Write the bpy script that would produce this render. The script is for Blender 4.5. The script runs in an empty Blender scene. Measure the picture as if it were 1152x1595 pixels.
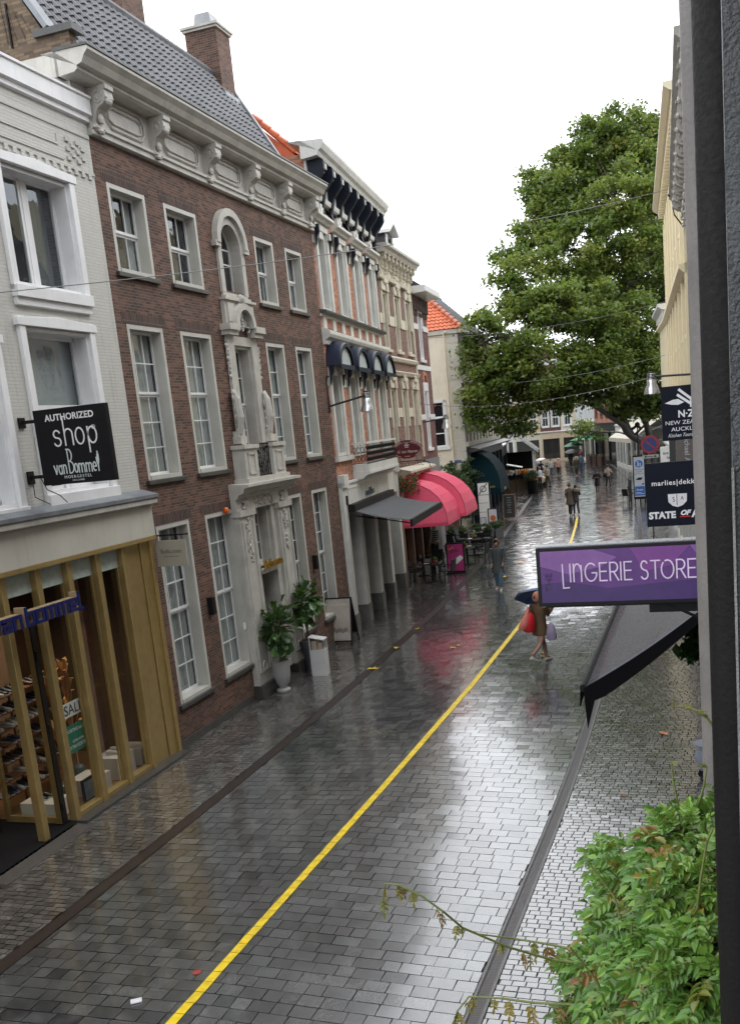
import bpy, bmesh, math, random
import numpy as np
from mathutils import Vector, Matrix
R = math.radians
PI = math.pi
scene = bpy.context.scene
C = scene.collection
rnd = random.Random(11)

# ------------------------------------------------------------------ materials
MATS = {}
def _new(name):
    m = bpy.data.materials.new(name); m.use_nodes = True
    nt = m.node_tree; b = nt.nodes['Principled BSDF']
    return m, nt, b
def _coords(nt, mode='obj', scale=(1, 1, 1)):
    tc = nt.nodes.new('ShaderNodeTexCoord'); mp = nt.nodes.new('ShaderNodeMapping')
    mp.inputs['Scale'].default_value = scale
    nt.links.new(tc.outputs['Object'], mp.inputs['Vector'])
    return mp.outputs['Vector']
def _noise(nt, vec, scale, detail=4, rough=.55):
    n = nt.nodes.new('ShaderNodeTexNoise'); n.inputs['Scale'].default_value = scale
    n.inputs['Detail'].default_value = detail; n.inputs['Roughness'].default_value = rough
    nt.links.new(vec, n.inputs['Vector']); return n.outputs['Fac']
def _ramp(nt, fac, p):
    r = nt.nodes.new('ShaderNodeValToRGB'); e = r.color_ramp.elements
    e[0].position, e[0].color = p[0][0], (*p[0][1], 1); e[1].position, e[1].color = p[-1][0], (*p[-1][1], 1)
    for q in p[1:-1]:
        k = e.new(q[0]); k.color = (*q[1], 1)
    nt.links.new(fac, r.inputs['Fac']); return r.outputs['Color']
def _mix(nt, a, b, fac, mode='MIX'):
    m = nt.nodes.new('ShaderNodeMix'); m.data_type = 'RGBA'; m.blend_type = mode
    for s, v in ((m.inputs[6], a), (m.inputs[7], b), (m.inputs[0], fac)):
        if isinstance(v, (int, float)): s.default_value = v
        elif isinstance(v, tuple): s.default_value = (*v, 1) if len(v) == 3 else v
        else: nt.links.new(v, s)
    return m.outputs[2]
def _math(nt, op, a, b=0.0):
    m = nt.nodes.new('ShaderNodeMath'); m.operation = op
    for s, v in ((m.inputs[0], a), (m.inputs[1], b)):
        if isinstance(v, (int, float)): s.default_value = v
        else: nt.links.new(v, s)
    return m.outputs[0]
def _bump(nt, h, strength, dist, b):
    n = nt.nodes.new('ShaderNodeBump'); n.inputs['Strength'].default_value = strength
    n.inputs['Distance'].default_value = dist
    nt.links.new(h, n.inputs['Height']); nt.links.new(n.outputs['Normal'], b.inputs['Normal'])
def sc(c, k): return tuple(min(1, x * k) for x in c)

def paint(name, col, rough=.5, var=.18, scale=3, bump=.15, metal=0, spec=.5, streak=True):
    """painted / plastered / plain surface with blotches, fine grain and rain streaks"""
    if name in MATS: return MATS[name]
    m, nt, b = _new(name)
    v = _coords(nt); n1 = _noise(nt, v, scale, 5)
    c = _ramp(nt, n1, [(.3, sc(col, 1 - var)), (.55, col), (.8, sc(col, 1 + var * .4))])
    if streak:
        vs = _coords(nt, scale=(5, 5, .35)); n2 = _noise(nt, vs, 2.2, 4, .6)
        c = _mix(nt, c, sc(col, 1 - 1.6 * var), _ramp(nt, n2, [(.52, (0, 0, 0)), (.8, (.75, .75, .75))]))
    nt.links.new(c, b.inputs['Base Color'])
    n3 = _noise(nt, v, scale * 14, 3)
    nt.links.new(_ramp(nt, n3, [(.3, (rough * .8,) * 3), (.7, (min(1, rough * 1.15),) * 3)]), b.inputs['Roughness'])
    b.inputs['Metallic'].default_value = metal; b.inputs['Specular IOR Level'].default_value = spec
    if bump: _bump(nt, n3, bump, .01, b)
    MATS[name] = m; return m
def brick(name, c1, c2, mortar, bw=.19, bh=.043, mt=.011, rough=.8, bump=.5, blotch=.35, dark=None, tonal=1.0):
    if name in MATS: return MATS[name]
    m, nt, b = _new(name)
    tc = nt.nodes.new('ShaderNodeTexCoord'); sx = nt.nodes.new('ShaderNodeSeparateXYZ'); cb = nt.nodes.new('ShaderNodeCombineXYZ')
    nt.links.new(tc.outputs['Object'], sx.inputs[0])
    nt.links.new(_math(nt, 'ADD', sx.outputs[0], sx.outputs[1]), cb.inputs[0]); nt.links.new(sx.outputs[2], cb.inputs[1])
    vec = cb.outputs[0]
    nz = _noise(nt, tc.outputs['Object'], 2.2, 3)      # slight wander of the courses
    t = nt.nodes.new('ShaderNodeTexBrick'); t.inputs['Scale'].default_value = 1
    t.inputs['Brick Width'].default_value = bw; t.inputs['Row Height'].default_value = bh + mt
    t.inputs['Mortar Size'].default_value = mt * .5; t.inputs['Mortar Smooth'].default_value = .2
    t.inputs['Bias'].default_value = 0
    t.inputs['Color1'].default_value = (0, 0, 0, 1); t.inputs['Color2'].default_value = (1, 1, 1, 1)
    nt.links.new(vec, t.inputs['Vector'])
    n1 = _noise(nt, tc.outputs['Object'], 1.1, 5, .6)
    f = _ramp(nt, n1, [(.3, (0, 0, 0)), (.7, (1, 1, 1))])
    per = _ramp(nt, t.outputs['Color'], [(0, sc(c1, 1 - .4 * tonal)), (.35, c1), (.7, c2), (1, sc(c2, 1 + .25 * tonal))])
    c = _mix(nt, per, _mix(nt, per, sc(c1, .55) if dark is None else dark, .6), f) if blotch else per
    c = _mix(nt, c, mortar, t.outputs['Fac'])
    vs = _coords(nt, scale=(3, 3, .3)); n2 = _noise(nt, vs, 2, 4, .6)
    c = _mix(nt, c, sc(c1, .4), _ramp(nt, n2, [(.55, (0, 0, 0)), (.85, (.6, .6, .6))]))
    nt.links.new(c, b.inputs['Base Color']); b.inputs['Roughness'].default_value = rough
    h = _math(nt, 'SUBTRACT', _math(nt, 'MULTIPLY', _noise(nt, tc.outputs['Object'], 60, 2), .4), t.outputs['Fac'])
    _bump(nt, h, bump, .012, b)
    MATS[name] = m; return m
def plain(name, col, rough=.5, metal=0, spec=.5, emit=None, es=1, alpha=None, sheen=0):
    if name in MATS: return MATS[name]
    m, nt, b = _new(name)
    v = _coords(nt); n = _noise(nt, v, 9, 3)
    nt.links.new(_ramp(nt, n, [(.3, sc(col, .88)), (.7, sc(col, 1.08))]), b.inputs['Base Color'])
    b.inputs['Roughness'].default_value = rough; b.inputs['Metallic'].default_value = metal
    b.inputs['Specular IOR Level'].default_value = spec
    if emit: b.inputs['Emission Color'].default_value = (*emit, 1); b.inputs['Emission Strength'].default_value = es
    MATS[name] = m; return m
def glass(name, tint=(.75, .8, .8), refl=1.0, rough=.015, wav=.06):
    """thin window glass: see-through straight on, mirror at grazing angles, slightly wavy"""
    if name in MATS: return MATS[name]
    m = bpy.data.materials.new(name); m.use_nodes = True; nt = m.node_tree; nt.nodes.clear()
    o = nt.nodes.new('ShaderNodeOutputMaterial'); mx = nt.nodes.new('ShaderNodeMixShader')
    tr = nt.nodes.new('ShaderNodeBsdfTransparent'); gl = nt.nodes.new('ShaderNodeBsdfGlossy'); fr = nt.nodes.new('ShaderNodeFresnel')
    tr.inputs['Color'].default_value = (*tint, 1); gl.inputs['Color'].default_value = (.9, .95, 1, 1); gl.inputs['Roughness'].default_value = rough
    geo = nt.nodes.new('ShaderNodeNewGeometry'); nt.links.new(_math(nt, 'SUBTRACT', 1.6, _math(nt, 'MULTIPLY', geo.outputs['Backfacing'], .975)), fr.inputs['IOR'])
    tc = nt.nodes.new('ShaderNodeTexCoord'); n = nt.nodes.new('ShaderNodeTexNoise'); n.inputs['Scale'].default_value = 2.5
    nt.links.new(tc.outputs['Object'], n.inputs['Vector']); bp = nt.nodes.new('ShaderNodeBump'); bp.inputs['Strength'].default_value = wav
    bp.inputs['Distance'].default_value = .3
    nt.links.new(n.outputs['Fac'], bp.inputs['Height']); nt.links.new(bp.outputs['Normal'], gl.inputs['Normal']); nt.links.new(bp.outputs['Normal'], fr.inputs['Normal'])
    f = _math(nt, 'MINIMUM', _math(nt, 'ADD', _math(nt, 'MULTIPLY', fr.outputs[0], 1.3 * refl), .02), 1.0)
    nt.links.new(f, mx.inputs[0]); nt.links.new(tr.outputs[0], mx.inputs[1]); nt.links.new(gl.outputs[0], mx.inputs[2]); nt.links.new(mx.outputs[0], o.inputs['Surface'])
    MATS[name] = m; return m
def wet(name, c1, c2, r1, r2, bscale=30, coat=.6, bump=.25, puddle=.5):
    """wet stone; every stone carries its own 'tone' and 'wetness' in face attributes"""
    if name in MATS: return MATS[name]
    m, nt, b = _new(name)
    a = nt.nodes.new('ShaderNodeAttribute'); a.attribute_name = 'tone'
    w = nt.nodes.new('ShaderNodeAttribute'); w.attribute_name = 'wetness'
    v = _coords(nt); n1 = _noise(nt, v, bscale, 4, .65); n2 = _noise(nt, v, .45, 3); n3 = _noise(nt, v, 3.2, 4)
    c = _ramp(nt, a.outputs['Fac'], [(0, c1), (1, c2)])
    c = _mix(nt, c, sc(c1, .5), _ramp(nt, n1, [(.40, (0, 0, 0)), (.72, (.8, .8, .8))]))
    c = _mix(nt, c, sc(c2, 1.5), _ramp(nt, n3, [(.5, (0, 0, 0)), (.8, (.5, .5, .5))]))
    n4 = _noise(nt, v, 70, 2); c = _mix(nt, c, (.42, .41, .38), _ramp(nt, n4, [(.70, (0, 0, 0)), (.76, (.8, .8, .8))]))
    n5 = _noise(nt, v, .9, 5, .7); c = _mix(nt, c, sc(c1, .6), _ramp(nt, n5, [(.5, (0, 0, 0)), (.75, (.6, .6, .6))]))
    nt.links.new(c, b.inputs['Base Color'])
    k = _math(nt, 'ADD', _math(nt, 'MULTIPLY', w.outputs['Fac'], .55), _math(nt, 'MULTIPLY', n2, .45))
    k = _math(nt, 'ADD', k, _math(nt, 'MULTIPLY', _math(nt, 'SUBTRACT', n1, .5), .35))
    nt.links.new(_ramp(nt, k, [(.25, (r1,) * 3), (.75, (r2,) * 3)]), b.inputs['Roughness'])
    b.inputs['Specular IOR Level'].default_value = 1.0; b.inputs['IOR'].default_value = 1.6
    b.inputs['Coat Weight'].default_value = coat; b.inputs['Coat Roughness'].default_value = r1 * 1.2; b.inputs['Coat IOR'].default_value = 1.6
    _bump(nt, n1, bump, .006, b)
    MATS[name] = m; return m
def leafmat(name, cols, rough=.45, trans=.35):
    """foliage: per-leaf tone from an attribute, a little light through the blade"""
    if name in MATS: return MATS[name]
    m, nt, b = _new(name)
    a = nt.nodes.new('ShaderNodeAttribute'); a.attribute_name = 'tone'
    n = len(cols); c = _ramp(nt, a.outputs['Fac'], [(i / (n - 1), cols[i]) for i in range(n)])
    nz = _noise(nt, _coords(nt), 25, 3)
    c = _mix(nt, c, sc(cols[0], .6), _ramp(nt, nz, [(.5, (0, 0, 0)), (.8, (.5, .5, .5))]))
    nt.links.new(c, b.inputs['Base Color']); b.inputs['Roughness'].default_value = rough
    t = nt.nodes.new('ShaderNodeBsdfTranslucent'); nt.links.new(_mix(nt, c, (.35, .5, .05), .3), t.inputs['Color'])
    mx = nt.nodes.new('ShaderNodeMixShader'); mx.inputs[0].default_value = trans
    o = nt.nodes['Material Output']; nt.links.new(b.outputs[0], mx.inputs[1]); nt.links.new(t.outputs[0], mx.inputs[2]); nt.links.new(mx.outputs[0], o.inputs['Surface'])
    MATS[name] = m; return m

# ------------------------------------------------------------------ mesh builder
class MB:
    def __init__(s): s.v = []; s.f = []; s.tone = []
    def add(s, vs, fs):
        n = len(s.v); s.v += [tuple(p) for p in vs]; s.f += [tuple(n + i for i in f) for f in fs]; return s
    def box(s, x0, x1, y0, y1, z0, z1):
        return s.add([(x0, y0, z0), (x1, y0, z0), (x1, y1, z0), (x0, y1, z0), (x0, y0, z1), (x1, y0, z1), (x1, y1, z1), (x0, y1, z1)],
              [(0, 3, 2, 1), (4, 5, 6, 7), (0, 1, 5, 4), (1, 2, 6, 5), (2, 3, 7, 6), (3, 0, 4, 7)])
    def quad(s, a, b, c, d): return s.add([a, b, c, d], [(0, 1, 2, 3)])
    def prism(s, poly, ax, a, b):
        """polygon in the plane across axis ax, extruded from a to b"""
        def P(p, t):
            return {'x': (t, p[0], p[1]), 'y': (p[0], t, p[1]), 'z': (p[0], p[1], t)}[ax]
        n = len(poly)
        return s.add([P(p, a) for p in poly] + [P(p, b) for p in poly],
              [tuple(range(n))[::-1], tuple(range(n, 2 * n))] + [(i, (i + 1) % n, n + (i + 1) % n, n + i) for i in range(n)])
    def tube(s, pts, r, n=8, cap=True):
        pts = [Vector(p) for p in pts]; rs = r if isinstance(r, (list, tuple)) else [r] * len(pts)
        base = len(s.v); up = Vector((0, 0, 1)); last = None
        for i, p in enumerate(pts):
            d = (pts[min(i + 1, len(pts) - 1)] - pts[max(i - 1, 0)]).normalized()
            if last is None:
                a = d.cross(up if abs(d.z) < .95 else Vector((1, 0, 0))).normalized()
            else: a = (last - d * last.dot(d)).normalized()
            last = a; b = d.cross(a)
            for k in range(n):
                t = 2 * PI * k / n; s.v.append(tuple(p + (a * math.cos(t) + b * math.sin(t)) * rs[i]))
        for i in range(len(pts) - 1):
            for k in range(n):
                k2 = (k + 1) % n; s.f.append((base + i * n + k, base + i * n + k2, base + (i + 1) * n + k2, base + (i + 1) * n + k))
        if cap:
            s.f.append(tuple(base + k for k in range(n))[::-1]); s.f.append(tuple(base + (len(pts) - 1) * n + k for k in range(n)))
        return s
    def lathe(s, prof, cx=0, cy=0, n=16, ry=1):
        base = len(s.v)
        for r, z in prof:
            for k in range(n):
                t = 2 * PI * k / n; s.v.append((cx + r * math.cos(t), cy + r * ry * math.sin(t), z))
        for i in range(len(prof) - 1):
            for k in range(n):
                k2 = (k + 1) % n; s.f.append((base + i * n + k, base + i * n + k2, base + (i + 1) * n + k2, base + (i + 1) * n + k))
        s.f.append(tuple(base + k for k in range(n))[::-1]); s.f.append(tuple(base + (len(prof) - 1) * n + k for k in range(n)))
        return s
    def loft(s, rings, cap=True):
        base = len(s.v); n = len(rings[0])
        for r in rings: s.v += [tuple(p) for p in r]
        for i in range(len(rings) - 1):
            for k in range(n):
                k2 = (k + 1) % n; s.f.append((base + i * n + k, base + i * n + k2, base + (i + 1) * n + k2, base + (i + 1) * n + k))
        if cap:
            s.f.append(tuple(base + k for k in range(n))[::-1]); s.f.append(tuple(base + (len(rings) - 1) * n + k for k in range(n)))
        return s
    def ball(s, c, r, n=8, m=5):
        rx, ry, rz = r if isinstance(r, (list, tuple)) else (r, r, r); base = len(s.v)
        s.v.append((c[0], c[1], c[2] - rz))
        for i in range(1, m):
            ph = -PI / 2 + PI * i / m
            for k in range(n):
                t = 2 * PI * k / n; s.v.append((c[0] + rx * math.cos(ph) * math.cos(t), c[1] + ry * math.cos(ph) * math.sin(t), c[2] + rz * math.sin(ph)))
        s.v.append((c[0], c[1], c[2] + rz)); top = len(s.v) - 1
        for k in range(n):
            k2 = (k + 1) % n; s.f.append((base, base + 1 + k2, base + 1 + k)); s.f.append((top, top - n + k, top - n + k2))
            for i in range(m - 2): s.f.append((base + 1 + i * n + k, base + 1 + i * n + k2, base + 1 + (i + 1) * n + k2, base + 1 + (i + 1) * n + k))
        return s
    def grid(s, P, nu, nv, fn):
        base = len(s.v)
        for j in range(nv + 1):
            for i in range(nu + 1): s.v.append(tuple(fn(i / nu, j / nv)))
        for j in range(nv):
            for i in range(nu):
                a = base + j * (nu + 1) + i; s.f.append((a, a + 1, a + nu + 2, a + nu + 1))
        return s
    def text(s, txt, size, o, U, V, ext=.004, sx=1.0, align='CENTER', off=0.0, shear=0.0, space=1.0):
        cu = bpy.data.curves.new('t', 'FONT'); cu.body = txt; cu.size = size; cu.align_x = align; cu.extrude = ext; cu.offset = off; cu.shear = shear
        cu.space_character = space; cu.resolution_u = 3
        ob = bpy.data.objects.new('t', cu); me = bpy.data.meshes.new_from_object(ob)
        U = Vector(U); V = Vector(V); N = U.cross(V); o = Vector(o)
        s.add([o + U * (v.co.x * sx) + V * v.co.y + N * v.co.z for v in me.vertices], [tuple(p.vertices) for p in me.polygons])
        bpy.data.objects.remove(ob); bpy.data.curves.remove(cu); bpy.data.meshes.remove(me); return s
    def stroke(s, pts, w, o, U, V, ext0=.003):
        """flat ribbon letter stroke with thickness"""
        U = Vector(U); V = Vector(V); N = U.cross(V).normalized(); o = Vector(o)
        for (a, b) in zip(pts[:-1], pts[1:]):
            a = Vector(a); b = Vector(b); d = (b - a)
            if d.length < 1e-6: continue
            d.normalize(); n = Vector((-d.y, d.x)) * w / 2; e = d * w * .45; s.k = getattr(s, 'k', 0) + 1; ext = ext0 * (1 + .2 * (s.k % 4))
            q = [a - e - n, b + e - n, b + e + n, a - e + n]
            s.add([o + U * p.x + V * p.y - N * ext for p in q] + [o + U * p.x + V * p.y + N * ext for p in q],
                  [(0, 1, 2, 3), (4, 7, 6, 5), (0, 4, 5, 1), (1, 5, 6, 2), (2, 6, 7, 3), (3, 7, 4, 0)])
        return s
    def build(s, name, mat, parent=None, smooth=False, label=None, bevel=0, kind=None, tones=None, loc=None, recalc=True, solid=0, skip=False):
        me = bpy.data.meshes.new(name); me.from_pydata(s.v, [], s.f)
        if recalc:
            bm = bmesh.new(); bm.from_mesh(me); bmesh.ops.recalc_face_normals(bm, faces=bm.faces); bm.to_mesh(me); bm.free()
        me.materials.append(mat)
        if smooth:
            me.polygons.foreach_set('use_smooth', [True] * len(me.polygons))
        if tones:
            for k, vals in tones.items():
                at = me.attributes.new(k, 'FLOAT', 'FACE'); at.data.foreach_set('value', vals)
        o = bpy.data.objects.new(name, me); C.objects.link(o)
        if parent: o.parent = parent
        if loc: o.location = loc
        if label: o['label'] = label
        if kind: o['kind'] = kind
        if bevel:
            b = o.modifiers.new('Bevel', 'BEVEL'); b.width = bevel; b.segments = 2; b.limit_method = 'ANGLE'; b.angle_limit = R(40)
        if solid:
            b = o.modifiers.new('Solid', 'SOLIDIFY'); b.thickness = solid; b.offset = 0
        if smooth and not bevel:
            try: me.set_sharp_from_angle(angle=R(50))
            except Exception: pass
        return o
def thing(name, label, cat, loc=(0, 0, 0), rz=0, group=None):
    o = bpy.data.objects.new(name, None); C.objects.link(o); o.location = loc; o.rotation_euler = (0, 0, rz)
    o.empty_display_size = .2; o['label'] = label; o['category'] = cat
    if group: o['group'] = group
    return o
def tag(o, label, cat, group=None):
    o['label'] = label; o['category'] = cat
    if group: o['group'] = group
    return o
def kids(o): return [c for c in bpy.data.objects if c.parent == o]
def dup(root, loc, rz, label=None, group=None):
    r = root.copy(); C.objects.link(r); r.location = loc; r.rotation_euler = (0, 0, rz)
    if label: r['label'] = label
    if group: r['group'] = group
    for ch in kids(root):
        c = ch.copy(); C.objects.link(c); c.parent = r
        for g in kids(ch):
            d = g.copy(); C.objects.link(d); d.parent = c
    return r
def facade_pt(p, ang, s, off=0, z=0):
    a = R(ang); return (p[0] + s * math.sin(a) + off * math.cos(a), p[1] + s * math.cos(a) - off * math.sin(a), z)
# ------------------------------------------------------------------ camera, sky, light
cam_d = bpy.data.cameras.new('camera'); cam = bpy.data.objects.new('camera', cam_d); C.objects.link(cam); scene.camera = cam
M3 = Matrix(((0.94414331, 0.02348065, 0.32869754), (0.31587023, 0.21977388, -0.92299807), (-0.09391173, 0.97526822, 0.2000812)))
cam.matrix_world = Matrix.Translation((0, 0, 5.8)) @ M3.to_4x4()
cam_d.sensor_fit = 'VERTICAL'; cam_d.sensor_height = 24; cam_d.lens = 1502.209 / 1595 * 24
cam_d.shift_x = -(614.911 - 576) / 1595; cam_d.shift_y = (977.689 - 797.5) / 1595
cam_d.clip_start = .05; cam_d.clip_end = 3000
scene.view_settings.view_transform = 'Standard'; scene.view_settings.look = 'None'; scene.view_settings.gamma = 1
scene.view_settings.exposure = 0.45
world = bpy.data.worlds.new("World"); scene.world = world; world.use_nodes = True
wn = world.node_tree; wb = wn.nodes['Background']
sky = wn.nodes.new('ShaderNodeTexSky'); sky.sky_type = 'NISHITA'; sky.sun_disc = False
sky.sun_elevation = R(52); sky.sun_rotation = R(300); sky.dust_density = 6; sky.air_density = 1.2
# a closed layer of cloud: the sky's colour washed out to near white, brighter overhead
hs = wn.nodes.new('ShaderNodeHueSaturation'); hs.inputs['Saturation'].default_value = .06; wn.links.new(sky.outputs[0], hs.inputs['Color'])
wm = wn.nodes.new('ShaderNodeMix'); wm.data_type = 'RGBA'; wm.inputs[0].default_value = .82
wn.links.new(hs.outputs[0], wm.inputs[6]); wm.inputs[7].default_value = (16.5, 17.0, 17.8, 1)
wn.links.new(wm.outputs[2], wb.inputs['Color']); wb.inputs['Strength'].default_value = .12
sun_d = bpy.data.lights.new('sun', 'SUN'); sun_d.energy = .7; sun_d.angle = R(35); sun_d.color = (1, .97, .93)
sun = bpy.data.objects.new('sun', sun_d); C.objects.link(sun); sun.rotation_euler = (R(38), 0, R(300 - 180))
scene.cycles.max_bounces = 8; scene.cycles.diffuse_bounces = 3; scene.cycles.glossy_bounces = 4; scene.cycles.transparent_max_bounces = 24
scene.cycles.caustics_reflective = False; scene.cycles.caustics_refractive = False
scene.cycles.use_denoising = True; scene.cycles.sample_clamp_indirect = 6

# ------------------------------------------------------------------ street plan (one curve along the middle of the road)
_cy = [-6, 8, 14.5, 20, 29.5, 37, 44, 53, 65, 74, 84, 100, 122, 150]
_cx = [-5.4, -5.4, -5.38, -5.55, -6.0, -6.45, -7.0, -7.95, -9.25, -10.35, -11.75, -14.3, -18.2, -23.5]
_hy = [-6, 20, 30, 44, 65, 150]; _hw = [2.78, 2.78, 2.85, 3.2, 3.55, 3.6]
VY = np.arange(-6, 150, .5); VX = np.interp(VY, _cy, _cx)
for _ in range(6): VX[2:-2] = (VX[:-4] + VX[1:-3] + VX[2:-2] + VX[3:-1] + VX[4:]) / 5
ARC = np.concatenate([[0], np.cumsum(np.hypot(np.diff(VX), np.diff(VY)))])
def road(v, u):
    y = np.interp(v, ARC, VY); x = np.interp(v, ARC, VX)
    y2 = np.interp(v + .5, ARC, VY); x2 = np.interp(v + .5, ARC, VX); y1 = np.interp(v - .5, ARC, VY); x1 = np.interp(v - .5, ARC, VX)
    d = math.hypot(x2 - x1, y2 - y1); tx, ty = (x2 - x1) / d, (y2 - y1) / d
    return x + ty * u, y - tx * u
def half(v): return float(np.interp(np.interp(v, ARC, VY), _hy, _hw))
def crown(x, y):
    """height of the road surface: crowned along the middle, level with the gutters at its edges"""
    cx = float(np.interp(y, VY, VX)); h = half(float(np.interp(y, VY, ARC))); return max(0.0, .066 * (1 - abs(x - cx) / h))
def v_at(Y): return float(np.interp(Y, VY, ARC))

M_road = wet('wet road paver', (.036, .039, .040), (.150, .156, .150), .09, .26, 38, coat=1.0, bump=.35)
M_walk = wet('wet sidewalk cobble', (.050, .048, .045), (.20, .19, .175), .10, .25, 45, coat=1.0, bump=.3)
M_joint = wet('wet joint sand', (.012, .011, .010), (.03, .028, .025), .25, .5, 60, coat=.3)
g = MB().quad((-400, -120, -.03), (400, -120, -.03), (400, 700, -.03), (-400, 700, -.03)); g.build('ground', M_joint, kind='structure', tones={'tone': [.5], 'wetness': [.5]})

def pavers(name, v0, v1, rowd, widths, ufn0, ufn1, mat, gap, tilt, z=0.0, seed=1, far=55, tone_fn=None):
    rr = random.Random(seed); mb = MB(); T = []; W = []; v = v0
    while v < v1:
        k = 1.0 if np.interp(v, ARC, VY) < far else (1.6 if np.interp(v, ARC, VY) < 85 else 2.6)
        d = rowd * k; a = ufn0(v); b = ufn1(v); u = a - rr.random() * widths[0] * k; jit = rr.uniform(-.004, .004)
        while u < b:
            w = rr.choice(widths) * k; u0 = max(u, a); u1 = min(u + w, b); u += w
            if u1 - u0 < .03: continue
            gg = gap; hz = rr.uniform(-.0015, .0015); Yv = np.interp(v, ARC, VY); tl = tilt * (1 + min(1.6, max(0, (Yv - 14) / 18))); tu = rr.gauss(0, tl); tv = rr.gauss(0, tl)
            um = (u0 + u1) / 2; vm = v + d / 2
            q = []
            for (uu, vv) in ((u0 + gg, v + gg), (u1 - gg, v + gg), (u1 - gg, v + d - gg), (u0 + gg, v + d - gg)):
                x, y = road(vv + rr.uniform(-.0028, .0028), uu + rr.uniform(-.0035, .0035)); q.append((x, y, z + (.066 * (1 - abs(uu) / half(vv)) if name == 'road' else 0) + hz + (uu - um) * tu + (vv - vm) * tv))
            mb.add(q, [(0, 1, 2, 3)])
            t = rr.gauss(.45, .16)
            if rr.random() < .07: t -= .35
            if rr.random() < .05: t += .3
            if tone_fn: t = tone_fn(t, um, vm, rr)
            T.append(min(1, max(0, t))); W.append(rr.random())
        v += d
    return mb.build(name, mat, kind='structure', tones={'tone': T, 'wetness': W}, recalc=False)
pavers('road', v_at(4.5), v_at(135), .2, (.2, .27, .27, .34), lambda v: -half(v), lambda v: half(v), M_road, .0048, .0050, seed=3)
def lt(t, u, v, rr):
    return t + (.75 if rr.random() < .03 else 0)
pavers('left_sidewalk', v_at(4.5), v_at(128), .105, (.15, .17, .19), lambda v: -half(v) - (2.95 if v < v_at(34) else (4.6 if v < v_at(60) else 8)), lambda v: -half(v) - .23, M_walk, .005, .011, seed=5, tone_fn=lt)
pavers('right_sidewalk', v_at(4.5), v_at(120), .1, (.13, .15, .15), lambda v: half(v) + .20, lambda v: half(v) + (3.6 if v < v_at(48) else 9), M_walk, .0075, .007, seed=7, tone_fn=lt)
def strip(mb, Y0, Y1, ufn0, ufn1, z, step=.5):
    v = v_at(Y0); ve = v_at(Y1); pr = None
    while v <= ve:
        a = road(v, ufn0(v)); b = road(v, ufn1(v)); cur = ((a[0], a[1], z), (b[0], b[1], z))
        if pr: mb.quad(pr[0], pr[1], cur[1], cur[0])
        pr = cur; v += step
    return mb
M_iron = paint('wet rusted iron', (.030, .020, .016), .35, .4, 8, .5, spec=.6)
M_conc = paint('wet concrete edging', (.15, .145, .14), .4, .25, 6, .3, streak=False)
strip(MB(), 4.5, 125, lambda v: -half(v) - .215, lambda v: -half(v) - .01, .003).build('left_gutter', M_iron, kind='structure')
mb = MB(); strip(mb, 4.5, 125, lambda v: half(v) + .008, lambda v: half(v) + .035, .004); strip(mb, 4.5, 125, lambda v: half(v) + .165, lambda v: half(v) + .195, .004)
mb.build('right_gutter_edging', M_conc, kind='structure')
mb = MB(); v = v_at(4.5)
while v < v_at(34):
    a = road(v, half(v) + .042); b = road(v + .012, half(v) + .158); a2 = road(v + .014, half(v) + .042); b2 = road(v + .026, half(v) + .158)
    mb.quad((*a, .003), (*b, .003), (*b2, .003), (*a2, .003)); v += .03
mb.quad((-2.5, 4, .003), (-2.5, 4.1, .003), (-2.45, 4.1, .003), (-2.45, 4, .003))
strip(mb, 34, 125, lambda v: half(v) + .042, lambda v: half(v) + .158, .002)
mb.build('right_gutter_grate', paint('gutter grate', (.075, .058, .055), .42, .3, 8, .3, spec=.4), kind='structure')
# yellow guide line
M_yel = paint('yellow road tape', (.90, .64, .02), .38, .30, 9, .5, streak=False)
mb = MB(); ys = [4.5, 7.6, 14.2, 20, 26.6, 33, 40, 44.2, 50, 54.5]; xs = [-5.54, -5.52, -5.48, -5.5, -5.66, -5.98, -6.45, -6.82, -7.45, -8.0]
py = 4.5
while py < 54:
    q = []
    jx = rnd.uniform(-.003, .003)
    for yy in (py, py + .1925):
        x = np.interp(yy, ys, xs) + jx; q += [(x - .058 + rnd.uniform(-.003, .003), yy), (x + .058 + rnd.uniform(-.003, .003), yy)]
    zz = .0070 + rnd.uniform(-.0006, .0006)
    mb.quad(*[(*w_, zz + crown(*w_)) for w_ in (q[0], q[1], q[3], q[2])]); py += .2
mb.build('yellow_line', M_yel, kind='structure')
# ------------------------------------------------------------------ shared building materials
M_brickA = brick('brown red brick', (.088, .037, .025), (.155, .072, .046), (.15, .125, .10), dark=(.045, .027, .02))
M_brickAd = brick('dark soldier brick', (.050, .022, .017), (.085, .04, .03), (.14, .12, .10), bw=.055, bh=.2)
M_brickY = brick('yellow brown brick', (.13, .085, .05), (.21, .145, .09), (.10, .08, .06), dark=(.05, .035, .025))
M_brickO = brick('orange brick', (.38, .13, .065), (.52, .21, .115), (.34, .26, .21), dark=(.26, .10, .06), blotch=.1)
M_brickC = brick('dull brown brick', (.17, .085, .065), (.23, .12, .09), (.22, .18, .15), dark=(.12, .07, .06))
M_brickD = brick('deep red brick', (.125, .042, .035), (.185, .06, .05), (.15, .11, .10), dark=(.08, .03, .03))
M_brickW = brick('painted pale brick', (.52, .52, .475), (.535, .53, .49), (.49, .485, .45), bump=.9, rough=.5, dark=(.47, .47, .43), tonal=.08)
M_stone = paint('light grey painted stone', (.47, .455, .41), .55, .2, 3, .25)
M_frame = paint('pale grey window paint', (.48, .475, .43), .4, .12, 2, .05)
M_white = paint('white paint', (.74, .75, .75), .35, .08, 3, .05)
M_whiteS = paint('white plaster', (.62, .62, .58), .5, .14, 3, .12)
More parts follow.
